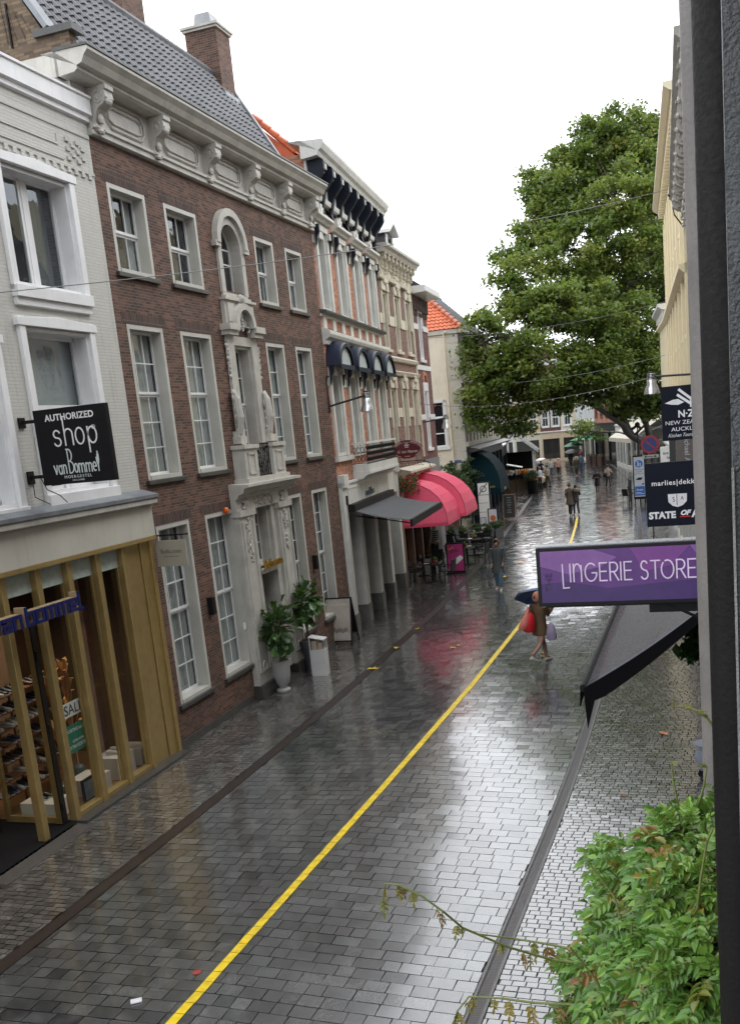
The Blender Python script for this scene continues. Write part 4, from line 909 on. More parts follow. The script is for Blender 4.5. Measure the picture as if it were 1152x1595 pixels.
# hanging flower basket and pink awning
FB = thing('flower_box', 'flower box with red blooms above the pink awning', 'plant', facade_pt(pC, aC, .7, .35, 3.75), R(-aC))
mb = MB(); rr = random.Random(4); T = []
for i in range(900):
    t = rr.uniform(0, 6.28); r = rr.uniform(.1, 1); z = rr.uniform(-.4, .42) * r
    p = Vector((.35 * r * math.cos(t), .85 * r * math.sin(t), z)); n = Vector((rr.gauss(0, 1), rr.gauss(0, 1), rr.gauss(0, 1))).normalized(); a = n.orthogonal().normalized(); b = n.cross(a); k = .06
    mb.add([p - a * k, p - b * k * .5, p + a * k, p + b * k * .5], [(0, 1, 2, 3)]); T.append(rr.random())
mb.build('foliage', leafmat('geranium leaf', [(.03, .06, .02), (.08, .13, .04)]), FB, tones={'tone': T}, recalc=False)
mb = MB(); T = []
for i in range(110):
    t = rr.uniform(0, 6.28); r = rr.uniform(.7, 1.05); mb.ball((.35 * r * math.cos(t) + .03, .85 * r * math.sin(t), rr.uniform(-.3, .4)), .035, 5, 3)
mb.build('flower', plain('red geranium', (.45, .02, .03), .5), FB)
def dome_awning(name, label, p, ang, y0, y1, out, ztop, zbot, mat, ribs=6, val=.12):
    t = thing(name, label, 'awning', (*p, 0), R(-ang)); h = ztop - zbot; w = (y1 - y0); mb = MB()
    nl = 7; e = min(out * .55, w * .25)      # quarter round with splayed ends, faceted between ribs
    def pt(u, q):
        a = q * PI / 2; x = out * math.sin(a); z = zbot + h * math.cos(a)
        inset = e * (math.cos(a)) * 0.75
        return (x + .02, y0 + inset + (w - 2 * inset) * u, z)
    mb.grid(None, ribs, nl, pt)
    for u in (0, 1):
        pts = [pt(u, q / nl) for q in range(nl + 1)]; y = pts[-1][1]
        c = (.02, y, zbot); 
        for k in range(nl): mb.add([c, pts[k], pts[k + 1]], [(0, 1, 2)])
    b = pt(0, 1); c = pt(1, 1); mb.quad((b[0], b[1], zbot), (c[0], c[1], zbot), (c[0], c[1], zbot - val), (b[0], b[1], zbot - val)); mb.quad((b[0], b[1], zbot), (.02, b[1], zbot), (.02, b[1], zbot - val), (b[0], b[1], zbot - val)); mb.quad((c[0], c[1], zbot), (.02, c[1], zbot), (.02, c[1], zbot - val), (c[0], c[1], zbot - val))
    mb.build('canvas', mat, t, recalc=False, solid=.006)
    mb = MB()
    for i in range(ribs + 1): mb.tube([tuple(Vector(pt(i / ribs, q / nl)) - Vector((.025, 0, .02))) for q in range(nl + 1)], .014, 5)
    mb.build('rib', M_black, t)
    return t
M_pk = paint('pink canvas', (.72, .075, .15), .5, .12, 3, .1)
dome_awning('dome_awning', 'nearer of the two bright pink rounded awnings over the bakery terrace', pC, aC, .45, 3.35, 1.75, 3.80, 2.25, M_pk, 3)
dome_awning('dome_awning', 'farther and slightly larger bright pink rounded awning over the bakery terrace', pC, aC, 2.95, 5.75, 2.0, 4.02, 2.32, M_pk, 3)
# oval bakery sign
O = thing('oval_shop_sign', 'dark red oval sign with white script and a crest on an iron bracket', 'sign', (-11.5, 34.0, 0))
n = 40
def oval(mb, rx, rz, y0, y1): return mb.prism([(.52 + rx * math.cos(2 * PI * k / n), 5.07 + rz * math.sin(2 * PI * k / n)) for k in range(n)], 'y', y0, y1)
oval(MB(), .57, .33, -.03, .03).build('board', plain('burgundy board', (.10, .008, .018), .3), O)
mb = MB()
for k in range(n): 
    if 8 <= k <= 12 or 27 <= k <= 33: continue
    a, b = 2 * PI * k / n, 2 * PI * (k + 1) / n; mb.stroke([(.52 + .53 * math.cos(a), 5.07 + .295 * math.sin(a)), (.52 + .53 * math.cos(b), 5.07 + .295 * math.sin(b))], .014, (0, -.033, 0), (1, 0, 0), (0, 0, 1), .001)
for k, ch in enumerate('BANKETBAKKERIJ'):
    t = R(155 - k * 10); mb.text(ch, .062, (.52 + .47 * math.cos(t), -.033, 5.07 + .235 * math.sin(t) - .01), (math.sin(t), 0, -math.cos(t)), (math.cos(t), 0, math.sin(t)), .001)
mb.text('H. van Haaren', .15, (.52, -.033, 4.94), (1, 0, 0), (0, 0, 1), .001, .9, shear=.45).text('PATISSERIE', .045, (.52, -.033, 4.80), (1, 0, 0), (0, 0, 1), .001)
star = [(.52 + (.085 if k % 2 == 0 else .055) * math.sin(k * PI / 5), 5.2 + (.085 if k % 2 == 0 else .055) * math.cos(k * PI / 5)) for k in range(11)]; mb.stroke(star, .014, (0, -.033, 0), (1, 0, 0), (0, 0, 1), .001); mb.stroke([(.50, 5.2), (.54, 5.2)], .03, (0, -.033, 0), (1, 0, 0), (0, 0, 1), .001)
mb.build('lettering', plain('cream sign paint', (.75, .70, .62), .4), O)
mb = MB().box(-.02, 1.15, -.015, .015, 4.62, 4.65)
for i in range(9): mb.tube([(.1 + i * .12 + .06 * math.cos(t), 0, 4.53 + .06 * math.sin(t)) for t in [j * .8 for j in range(8)]], .009, 4)
mb.tube([(.2, 0, 4.65), (.2, 0, 4.82)], .01, 5).tube([(.85, 0, 4.65), (.85, 0, 4.82)], .01, 5).tube([(1.1, 0, 4.62), (1.3, 0, 4.55), (1.36, 0, 4.35)], .014, 5)
mb.build('bracket', M_black, O)

# ================================================================== DEEP RED HOUSE (one window wide)
pD = facade_pt(pC, aC, 5.31)[:2]
Dd = thing('slim_red_house', 'slim deep red brick house one window wide with a white boxed eave', 'building', (*pD, 0), R(-aC))
ops = [(1.05, 1.75, 8.6, 10.5), (1.05, 1.75, 4.9, 7.3)]
mb = wall(MB(), .003, 2.9, 0, 11.35, ops, .25); shell(mb, .003, 2.9, 0, 11.35, 8); mb.build('wall', M_brickD, Dd)
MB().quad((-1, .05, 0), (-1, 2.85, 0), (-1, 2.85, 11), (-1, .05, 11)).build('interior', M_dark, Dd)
for (z0, z1) in ((8.6, 10.5), (4.9, 7.3)):
    w = window(Dd, 1.05, 1.75, z0, z1, 1, (1, 1), .45, fm=M_white, depth=.2, cas=.09, curtain=.6, bar=.03)
    mb = MB().box(0, .05, .95, 1.85, z1, z1 + .35).box(0, .04, .93, 1.05, z0 + 1.3, z1).box(0, .04, 1.75, 1.87, z0 + 1.3, z1).box(-.01, .03, .003, .93, z0 + 1.2, z0 + 1.42).box(-.01, .03, 1.87, 2.9, z0 + 1.2, z0 + 1.42).box(-.1, .07, .9, 1.9, z0 - .12, z0); mb.build('surround', M_white, w)
    mb = MB(); archband(mb, 1.4, z1 + .36, .3, .46, 0, .05, z1 + .35); mb.build('brick_arch', M_brickO, w)
mb = MB().box(-.01, .03, .003, 2.9, 8.16, 8.36).build('string_course', M_white, Dd)
mb = MB()
for i in range(9): mb.box(0, .12, .1 + i * .32, .26 + i * .32, 10.55, 11.1).box(0, .06, .1 + i * .32, .26 + i * .32, 10.35, 10.55)
mb.build('dentil', M_brickAd, Dd)
MB().prism([(-.2, 11.12), (.62, 11.16), (.66, 11.2), (.66, 11.42), (-.3, 11.42)], 'y', -.12, 2.98).build('eave', M_white, Dd)
MB().prism([(.5, 11.42), (-2.4, 13.4), (-7.9, 11.4)], 'y', .0, 2.9).build('roof', paint('dark slate roof', (.06, .062, .07), .4), Dd)
MB().box(-.03, .05, .003, 2.9, 0, 4.45).build('ground_floor', paint('grey plaster base', (.17, .175, .18), .6, .15, 3, .1), Dd)
MB().box(.05, .09, .7, 1.9, 0, 2.9).build('door', plain('brown door', (.06, .04, .03), .4), Dd)

# ================================================================== CREAM CORNER HOUSE with orange hipped roof
pE = (-13.95, 54.0); aE = -6
Ee = thing('cream_corner_house', 'cream plastered corner house with one big side window and an orange hipped roof', 'building', (*pE, 0), R(-aE))
mb = MB()
def sidewall(mb, x0, x1, z0, z1, ops, depth=.2):
    m2 = wall(MB(), x0, x1, z0, z1, ops, depth)      # built in the x plane then turned to face -y
    vs = [(p[1], -p[0], p[2]) for p in m2.v]; mb.add(vs, m2.f); return mb
sidewall(mb, -9, 0, 0, 11.0, [(-2.35, -1.1, 4.6, 7.05)])
wall(mb, 0, 17.5, 4.3, 11.0, [(1.0 + i * 1.45, 1.75 + i * 1.45, 5.0, 7.6) for i in range(11)] + [(1.0 + i * 1.45, 1.75 + i * 1.45, 8.4, 10.0) for i in range(11)], .2)
mb.quad((-9, 0, 0), (-9, 17.5, 0), (-9, 17.5, 11), (-9, 0, 11)).quad((0, 17.5, 0), (-9, 17.5, 0), (-9, 17.5, 11), (0, 17.5, 11)).quad((0, 0, 10.98), (0, 17.5, 10.98), (-9, 17.5, 10.98), (-9, 0, 10.98))
mb.build('wall', M_creamW, Ee)
mb = MB().quad((-8.9, 1, 0), (-.15, 1, 0), (-.15, 1, 10.9), (-8.9, 1, 10.9)).quad((-1, 1, 0), (-1, 17, 0), (-1, 17, 10.9), (-1, 1, 10.9)).build('interior', M_dark, Ee)
mb = MB()
for i in range(16): mb.box(-.6, .02, -.02, .35, .3 + i * .66, .92 + i * .66)
mb.box(-9, .1, -.12, 0, 10.72, 10.98).box(0, .4, -.12, 17.6, 10.72, 10.98).box(0, .1, 0, 17.5, 8.0, 8.2).box(0, .16, 0, 17.5, 4.5, 4.75)
for i in range(12): mb.box(0, .09, .55 + i * 1.45, .8 + i * 1.45, 4.75, 8.0).box(0, .14, .5 + i * 1.45, .85 + i * 1.45, 7.7, 8.0)
mb.build('trim', paint('pale grey cream trim', (.46, .43, .36), .6, .15, 3, .1), Ee)
for i in range(11):
    window(Ee, 1.0 + i * 1.45, 1.75 + i * 1.45, 5.0, 7.6, 2, (1, 1), .4, fm=M_white, depth=.15, cas=.08, curtain=0)
# big window in the side wall
SW = MB().box(-2.5, -2.35, -.05, .1, 4.45, 7.2).box(-1.1, -.95, -.05, .1, 4.45, 7.2).box(-2.5, -.95, -.05, .1, 7.05, 7.2).box(-2.6, -.85, -.1, .1, 4.42, 4.6).build('window', M_whiteS, Ee)
MB().box(-2.35, -1.1, .08, .14, 6.18, 6.3).box(-1.76, -1.69, .08, .14, 4.6, 6.2).box(-2.35, -1.1, .08, .14, 5.32, 5.38).box(-2.35, -1.1, .08, .14, 4.6, 4.68).box(-2.35, -2.29, .08, .14, 4.68, 7.0).box(-1.16, -1.1, .08, .14, 4.68, 7.0).build('sash', M_white, SW)
MB().box(-2.35, -1.1, .14, .15, 4.6, 7.05).build('pane', plain('near black pane', (.012, .013, .015), .06), SW)
MB().box(-.98, -.3, -.03, 0, 3.62, 3.78).build('street_name_plate', plain('blue grey plate', (.08, .11, .2), .4), Ee)
MB().tube([(-.75, -.08, 10.7), (-.75, -.08, .2)], .05, 8).tube([(-.75, -.08, 10.7), (-.6, -.2, 10.85)], .05, 8).build('downpipe', M_creamW, Ee)
# hipped roof: orange towards us, grey towards the street
P0 = Vector((-9, -.15, 10.95)); mb = MB(); pk = Vector((-3.6, 3.6, 14.6)); ev = Vector((.3, -.15, 10.95))
Vh = Vector((0, 3.75, 3.65)).normalized(); Nh = Vector((0, -3.65, 3.75)).normalized()
def cut1(u, v): x = -9 + u; top = (pk - ev); lim = (0.3 - x) / 3.9 * 5.23 if x > -3.6 else 9; return v < lim and v < 5.3
tiles(mb, P0, 37, 20, .25, .28, (1, 0, 0), Vh, Nh, .05, .035, cut1); mb.add([(-9, -.1, 10.9), (.3, -.1, 10.9), (-3.6, 3.6, 14.55), (-9, 3.6, 14.55)], [(0, 1, 2, 3)])
rO = mb.build('roof', M_tileO, Ee)
mb = MB()
for k in range(16):
    a = ev + (pk - ev) * (k / 16); b = ev + (pk - ev) * ((k + 1.1) / 16); mb.tube([a + Vector((0, 0, .08)), b + Vector((0, 0, .05))], [.13, .10], 8)
mb.build('hip_tile', paint('hip tile', (.42, .13, .07), .5, .3, 3, .3), rO)
mb = MB(); sl2 = Vector((-3.9, 0, 3.65)).normalized(); tiles(mb, (.35, .0, 10.95), 70, 19, .25, .28, (0, 1, 0), sl2, Vector((3.65, 0, 3.9)).normalized(), .05, .035, lambda u, v: u > v * .72)
mb.add([(.3, -.1, 10.9), (.3, 17.5, 10.9), (-3.6, 17.5, 14.55), (-3.6, 3.6, 14.55)], [(0, 1, 2, 3)]).quad((-3.6, 3.6, 14.55), (-3.6, 17.5, 14.55), (-9, 17.5, 11), (-9, 3.6, 14.5)); 
for k in range(40): mb.tube([(-3.6, 3.6 + k * .35, 14.66), (-3.6, 3.98 + k * .35, 14.62)], [.14, .11], 7)
mb.build('street_roof', M_tileG, rO)
# dark ground-floor shopfront
mb = MB().box(-.3, .1, 0, 17.5, 3.7, 4.3).box(-.3, .12, 0, .3, 0, 3.7)
for i in range(8): mb.box(-.25, .1, 2.4 + i * 2.1, 2.6 + i * 2.1, 0, 3.7)
mb.build('shopfront', plain('dark blue shopfront', (.02, .03, .04), .35), Ee)
MB().box(-.2, -.15, .3, 17.4, .1, 3.7).build('shop_window', plain('dark shop glass', (.012, .012, .012), .05, spec=.8), Ee)
cornice(MB(), .2, 17.5, [(.1, 4.1), (.7, 4.2), (.75, 4.3), (.1, 4.45)]).build('shop_canopy', M_sill, Ee)
t = dome_awning('dome_awning', 'dark teal rounded canopy awning at the cream corner house', pE, aE, .35, 4.9, 1.75, 4.15, 2.0, paint('dark teal canvas', (.003, .020, .027), .85, .15, 3, .1, spec=.12), 5, .3)
MB().text('Restaurant', .26, (1.79, 2.4, 1.78), (0, 1, 0), (0, 0, 1), .004, .8, shear=.3).build('lettering', plain('ochre lettering', (.45, .33, .1), .4), t)
MB().text('Brasserie', .2, (1.1, .335, 2.05), (1, 0, 0), (0, 0, 1), .004, .9, shear=.3).build('lettering', plain('ochre lettering', (.45, .33, .1), .4), t)
# white iron balcony on the side wall of the red house's yard
y_ = thing('iron_balcony', 'small pale wrought iron balcony rail beside the street name plate', 'balcony', (-15.6, 53.2, 0))
mb = MB().box(-.5, .5, -.3, .75, 3.1, 3.2); mb.build('slab', M_whiteS, y_)
mb = MB().box(-.5, .5, -.3, -.28, 4.15, 4.19)
for i in range(9): mb.box(-.5 + i * .12, -.485 + i * .12, -.3, -.285, 3.2, 4.15)
for i in range(4): mb.tube([(-.37 + i * .25 + .09 * math.cos(q), -.29, 3.95 + .09 * math.sin(q)) for q in [j * .8 for j in range(9)]], .012, 4)
mb.build('rail', plain('pale iron', (.4, .4, .38), .5), y_)
# courtyard wall with creeper between the red and the cream house
yw = MB().box(-.15, .15, 0, 10.2, 0, 2.6).build('courtyard_wall', M_brickD); tag(yw, 'low brick courtyard wall overgrown with dark creeper between red and cream house', 'wall'); yw.location = (-14.3, 43.2, 0); yw.rotation_euler.z = R(2)
# ================================================================== generic row houses for the far street and the right side
def house(name, label, p, ang, width, height, wm, tm, floors, nwin, win=(.9, 1.9), shop=None, roof='flat', depth=9, first=4.0, fh=3.3, arch=False, corn=.45, curtain=0, gable=None, group=None, glass_=True, wfrac=None):
    t = thing(name, label, 'building', (*p, 0), R(-ang), group); ops = []; L = width
    cs = [L * (i + .5) / nwin for i in range(nwin)]
    for fl in range(floors):
        z0 = first + .75 + fl * fh; z1 = z0 + win[1] * (1 if fl < floors - 1 else .85)
        ops += [(c - win[0] / 2, c + win[0] / 2, z0, z1) for c in cs]
    mb = wall(MB(), 0, L, first, height, ops, .2); shell(mb, 0, L, 0, height, depth); mb.build('wall', wm, t)
    MB().quad((-.8, .05, 0), (-.8, L - .05, 0), (-.8, L - .05, height - .1), (-.8, .05, height - .1)).build('interior', M_dark, t)
    for (a, b, z0, z1) in ops:
        w = window(t, a, b, z0, z1, 2, (1, 1), .4, fm=tm, depth=.16, cas=.09, curtain=curtain, bar=.04, st=.06)
        MB().box(0, .06, a - .12, b + .12, z1, z1 + .16).box(-.02, .1, a - .1, b + .1, z0 - .12, z0).box(0, .04, a - .12, a, z0, z1).box(0, .04, b, b + .12, z0, z1).build('surround', tm, w)
    if corn:
        mb = MB(); cornice(mb, -.05, L + .05, [(.0, height - .75), (.08, height - .73), (.1, height - .6), (.05, height - .55), (.05, height - .3), (corn * .7, height - .22), (corn, height - .1), (corn, height), (-.3, height + .03)])
        for i in range(int(L / .5)): mb.box(.05, corn * .6, .15 + i * .5, .32 + i * .5, height - .5, height - .24)
        mb.build('cornice', tm, t); cornice(MB(), 0, L, [(.0, first - .05), (.14, first), (.2, first + .12), (.0, first + .2)]).build('string_course', tm, t)
    sm = shop or M_black
    mb = MB().box(-.15, .06, 0, L, first - .75, first - .02).box(-.15, .06, 0, .25, 0, first - .75).box(-.15, .06, L - .25, L, 0, first - .75)
    k = max(1, int(L / 2.4))
    for i in range(1, k): mb.box(-.12, .05, L * i / k - .08, L * i / k + .08, .1, first - .75)
    mb.box(-.12, .03, .25, L - .25, 0, .35); mb.build('shopfront', sm, t)
    MB().quad((-.1, .2, .35), (-.1, L - .2, .35), (-.1, L - .2, first - .7), (-.1, .2, first - .7)).build('shop_window', plain('dim shop glass', (.03, .028, .026), .06, spec=.8), t)
    if roof in ('pitch', 'steep'): MB().prism([(.1, height), (-depth * .4, height + (2.6 if roof == 'pitch' else 4.8)), (-depth, height)], 'y', .02, L - .02).build('roof', M_tileG, t)
    elif roof == 'orange': MB().prism([(.1, height), (-depth * .4, height + 2.6), (-depth, height)], 'y', .02, L - .02).build('roof', M_tileO, t)
    if gable: MB().prism([(.2, height - .1), (L / 2 - .6, height + 1.2), (L / 2, height + 1.6), (L / 2 + .6, height + 1.2), (L - .2, height - .1)], 'x', -.4, .02).build('gable', gable, t)
    return t
M_blue = paint('pale blue plaster', (.34, .42, .52), .6); M_redp = paint('brick red plaster', (.30, .08, .06), .6); M_beige = paint('beige stone', (.55, .43, .30), .6); M_yelp = paint('pale yellow plaster', (.55, .46, .27), .6); M_grn = paint('pale green grey plaster', (.42, .47, .43), .6)
# left side beyond the cream house
def at(Y, X): return (X, Y)
def seg(x0, y0, x1, y1): return (x0, y0), math.degrees(math.atan2(x1 - x0, y1 - y0)), math.hypot(x1 - x0, y1 - y0)
for i, (sg, h, wm, tm, fl, nw, sh, rf, lab) in enumerate([
    (seg(-15.85, 71.6, -17.2, 79.5), 10.5, M_whiteS, M_white, 2, 5, M_black, 'pitch', 'white plastered house after the cream corner house, with a black fascia'),
    (seg(-17.2, 79.5, -18.9, 88.5), 9.5, M_white, M_white, 2, 5, M_whiteS, 'pitch', 'bright white house behind the flower stall on the left side'),
    (seg(-18.9, 88.5, -21.6, 101), 11, M_creamW, M_white, 2, 6, M_stone, 'orange', 'cream house with orange roof far down the left side'),
    (seg(-21.6, 101, -24.6, 114), 10, M_grn, M_white, 2, 6, M_whiteS, 'pitch', 'pale green grey house at the far end of the left side')]):
    house('row_house', lab, sg[0], sg[1], sg[2], h, wm, tm, fl, nw, shop=sh, roof=rf, first=3.8)
# houses closing the view (they face us; local +x must point towards -Y)
xr = -16.2
for (w, h, wm, tm, nw, sh, rf, gb, lab) in [
    (3.4, 11.5, M_creamW, M_white, 2, M_beige, 'pitch', None, 'cream house with tall windows closing the street beside the green parasols'),
    (2.6, 12.5, M_brickD, M_whiteS, 2, M_beige, 'flat', M_brickD, 'slim red brick gabled house closing the street'),
    (3.4, 11.0, M_beige, M_ivory, 2, M_ivory, 'pitch', None, 'beige stone house with ivory pilasters closing the street'),
    (2.2, 10.0, M_redp, M_white, 2, M_whiteS, 'orange', None, 'narrow brick red plastered house closing the street'),
    (3.0, 9.5, M_blue, M_white, 2, M_blue, 'pitch', None, 'pale blue house with a dark doorway closing the street'),
    (4.2, 11.0, M_whiteS, M_white, 3, M_white, 'pitch', None, 'white house at the far left end of the street')]:
    house('end_house', lab, (xr - w, 124.0), 90, w, h, wm, tm, 2, nw, shop=sh, roof=rf, first=3.6, gable=gb); xr -= w
# ================================================================== right side of the street
def rseg(xf, yf, xn, yn): return (xf, yf), math.degrees(math.atan2(xn - xf, yn - yf)), math.hypot(xn - xf, yn - yf)
for sg, h, wm, tm, fl, nw, sh, rf, fst, cor, lab in [
    (rseg(.05, 8.0, .13, -8), 14.0, M_brickC, M_white, 2, 6, M_black, 'steep', 3.3, 0, 'house on the right at the camera, hidden behind the drainpipes'),
    (rseg(-.12, 17, .05, 8), 14.2, M_brickD, M_white, 2, 4, M_black, 'steep', 3.9, .2, 'red brick house on the right behind the purple sign'),
    (rseg(-.85, 29.5, -.12, 17), 11.4, M_creamW, M_stone, 2, 5, M_black, 'steep', 3.9, .5, 'pale house on the right with a deep bracketed cornice'),
    (rseg(-2.3, 47, -.85, 29.5), 14.25, M_cream, M_cream, 3, 7, M_whiteS, 'flat', 3.8, .55, 'tall cream yellow stone building in front of the plane tree'),
    (rseg(-2.95, 53, -2.3, 47), 10.2, M_whiteS, M_white, 2, 3, M_white, 'flat', 3.8, .5, 'low white house tucked behind the tall cream yellow building'),
    (rseg(-9.2, 97, -3.4, 77), 9.5, M_whiteS, M_white, 2, 8, M_whiteS, 'pitch', 3.9, .4, 'white plastered house with tall windows behind the no parking sign'),
    (rseg(-10.9, 105, -9.2, 97), 10.5, M_yelp, M_white, 2, 4, M_whiteS, 'flat', 4.0, .4, 'pale yellow house between the white house and the red brick one'),
    (rseg(-14.2, 114, -10.9, 105), 11.5, M_brickO, M_brickD, 2, 4, M_black, 'flat', 4.3, .3, 'orange and red brick house with a tall black glass shopfront'),
    (rseg(-17.0, 121.5, -14.2, 114), 10.5, M_grn, M_white, 2, 8, M_whiteS, 'pitch', 4.0, .4, 'pale green white house behind the green parasols')]:
    h_ = house('row_house', lab, sg[0], sg[1], sg[2], h, wm, tm, fl, nw, shop=sh, roof=rf, first=fst, corn=cor, fh=3.3 if h < 14 else 3.2)
    if 'bracketed' in lab:
        for k in range(13): console(MB(), .5 + k * .98, .22, h - .95, h - .15, .36, .06).build('bracket', M_stone, h_)
    if 'tall cream' in lab:
        mb = MB()
        for k in range(8): mb.box(0, .14, sg[2] * k / 7 - .22 if k else .0, sg[2] * k / 7 + .22 if k < 7 else sg[2], 4.0, h - .75)
        cornice(mb, 0, sg[2], [(.0, 9.3), (.16, 9.32), (.3, 9.45), (.3, 9.55), (.0, 9.6)]); mb.build('pilaster', M_cream, h_)
# window reveal and drainpipes right beside the camera
M_jamb = paint('rough grey plaster', (.10, .108, .112), .55, .22, 14, .9)
j = MB().grid(None, 4, 160, lambda u, q: (.0062 + u * .35 + .0012 * (math.sin(q * 190) * math.sin(q * 57) if u == 0 else 0), 1.2, 2.6 + q * 5))
j.quad((.0062, 1.2, 2.6), (.0062, 1.45, 2.6), (.0062, 1.45, 7.6), (.0062, 1.2, 7.6)); o = j.build('window_reveal', M_jamb); tag(o, 'rough dark grey plastered edge of the near wall at the right border', 'wall')
MB().box(.0045, .0075, 1.196, 1.2, 5.25, 5.72).build('worn_edge', paint('worn pale edge', (.3, .3, .29), .6, .3, 20, .3), o)
def pipe(name, label, x, y, r, z0, z1, mat, col):
    t = thing(name, label, 'pipe', (x, y, 0)); MB().tube([(0, 0, z0), (0, 0, z1)], r, 24).build('tube', mat, t, smooth=True)
    for z in col: MB().tube([(0, 0, z), (0, 0, z + .05)], r * 1.10, 24).box(.0, .1, -.012, .012, z + .01, z + .04).build('collar', mat, t, smooth=False)
pipe('drainpipe', 'dark brown black drainpipe, the nearer of the two at the right border', .0092, 2.0, .0515, 0, 8.5, paint('dark brown pipe', (.010, .009, .0085), .6, .2, 6, .2, spec=.2), [2.2, 7.4])
pipe('drainpipe', 'pale grey drainpipe behind the dark one, ending in the creeper', -.038, 3.2, .062, 3.4, 9.5, paint('pale grey zinc pipe', (.19, .175, .165), .5, .25, 5, .25), [3.6, 8.8])
# purple shop sign
P = thing('projecting_light_box', 'long purple and black projecting sign reading THE LINGERIE STORE', 'sign', (0, 7.6, 0))
M_alu = paint('wet aluminium', (.45, .46, .48), .3, .1, 5, .05, metal=.5, streak=False)
MB().box(-1.452, .05, -.05, .09, 4.305, 4.775).build('frame', plain('black sign frame', (.008, .008, .011), .4, spec=.25), P, bevel=.004)
MB().box(-1.455, .05, -.02, .092, 4.777, 4.787).build('top_cover', M_alu, P)
M_pu = [plain('violet panel', (.12, .045, .21), .25), plain('light violet panel', (.24, .11, .34), .25), plain('deep violet panel', (.062, .030, .14), .25), plain('magenta violet panel', (.20, .06, .27), .25)]
def fpoly(pts, y, m, nm):
    MB().prism(pts, 'y', y, y + .002).build(nm, m, P)
L0, L1, Z0, Z1 = -1.42, .04, 4.335, 4.748
fpoly([(L0, Z0), (L1, Z0), (L1, Z1), (L0, Z1)], -.0525, M_pu[0], 'face')
fpoly([(L0, Z1), (-1.0, Z1), (-.82, 4.68), (-.95, 4.61), (-1.2, 4.56), (L0, 4.63)], -.0545, M_pu[1], 'colour_field')
fpoly([(-.72, Z1), (-.28, Z1), (-.42, 4.60), (-.62, 4.56)], -.0545, M_pu[3], 'colour_field')
fpoly([(L0, Z0), (L1, Z0), (L1, 4.50), (-.4, 4.475), (-.9, 4.44), (-1.2, 4.50), (L0, 4.49)], -.0545, M_pu[2], 'colour_field')
fpoly([(-.28, Z1), (-.06, Z1), (-.12, 4.62), (-.2, 4.63)], -.0545, M_pu[1], 'colour_field')
# lettering: thin round capitals
LT = {'L': ([[(0, 1), (0, -.35), (.42, -.33)]], .5), 'I': ([[(0, 1), (0, 0)]], .2), 'N': ([[(0, 0), (0, 1)], arc(.27, .55, .27, .45, 180, 20, 10) + [(.56, .9), (.56, 0)]], .78), 'G': ([arc(.42, .5, .42, .5, 50, 340, 18) + [(.82, .46), (.5, .46)]], 1.0),
      'E': ([[(.5, 1), (0, 1), (0, 0), (.5, 0)], [(0, .52), (.45, .52)]], .68), 'R': ([[(0, 0), (0, 1), (.28, 1)] + arc(.28, .74, .26, .26, 90, -90, 8) + [(0, .48)], [(.25, .48), (.58, 0)]], .72),
      'S': ([arc(.24, .76, .22, .24, 30, 230, 8) + arc(.24, .25, .24, .25, 90, -150, 10)], .64), 'T': ([[(0, 1), (.62, 1)], [(.31, 1), (.31, 0)]], .68), 'O': ([arc(.42, .5, .42, .5, 135, 470, 20)], 1.0), 'H': ([[(0, 0), (0, 1)], [(.5, 0), (.5, 1)], [(0, .5), (.5, .5)]], .7)}
mb = MB(); x = 0
for ch in 'LINGERIE STORE':
    if ch == ' ': x += .42; continue
    for p in LT[ch][0]: mb.stroke([((x + a) * .1075, b * .14) for a, b in p], .0105, (-1.245, -.0575, 4.50), (1, 0, 0), (0, 0, 1), .001)
    x += LT[ch][1] + .05
mb.build('lettering', plain('pale pink letters', (.80, .66, .86), .4), P)
MB().text('THE', .075, (-1.335, -.0570, 4.50), (0, 0, 1), (-1, 0, 0), .001, 1.1).build('small_lettering', plain('dark violet letters', (.035, .015, .07), .4), P)
MB().box(-.6, .1, .02, .05, 4.22, 4.3).box(-1.4, .1, -.01, .03, 4.288, 4.303).tube([(-.5, .03, 4.3), (.1, .03, 4.0)], .012, 6).build('bracket', M_black, P)
# dark awning under it
A2 = thing('folding_awning', 'wet dark grey awning with black valance on the right side, under the purple sign', 'awning', (0, 0, 0))
def aw(t, q): 
    y = 10.62 + 5.1 * t; x0, z0 = -.09 - .012 * (y - 10.6), 3.78; x1, z1 = -1.60 - .02 * (y - 10.6), 2.74
    return (x0 + (x1 - x0) * q, y, z0 + (z1 - z0) * q - .05 * math.sin(PI * q))
MB().grid(None, 20, 8, aw).build('canvas', paint('wet slate canvas', (.07, .075, .085), .3, .25, 4, .15), A2, smooth=True, solid=.006)
MB().tube([aw(0, 1.0), aw(1, 1.0)], .045, 8).build('front_bar', M_black, A2)
mb = MB(); pr = None
for k in range(13):
    q = k / 12; a = aw(0, q); dpt = .26 + .05 * math.sin(k * 2.1) if q > .9 else (.10 + .16 * q)
    b = (a[0] + (.03 if q > .95 else 0), a[1] - .01, a[2] - dpt - (.22 if k == 12 else 0)); 
    if pr: mb.quad(pr[0], a, b, pr[1])
    pr = (a, b)
for k in range(40):
    a = aw(k / 40, 1.02); b = aw((k + 1) / 40, 1.02); w = .2 + .02 * math.sin(k * 1.7); w2 = .2 + .02 * math.sin(k * 1.7 + 1.7); mb.quad(a, b, (b[0] - .02, b[1], b[2] - w2), (a[0] - .02, a[1], a[2] - w))
mb.build('valance', plain('black valance cloth', (.004, .004, .005), .8, spec=.1), A2, solid=.005)
MB().box(-.32, -.02, 10.5, 15.8, 3.76, 3.98).build('cassette', M_black, A2)
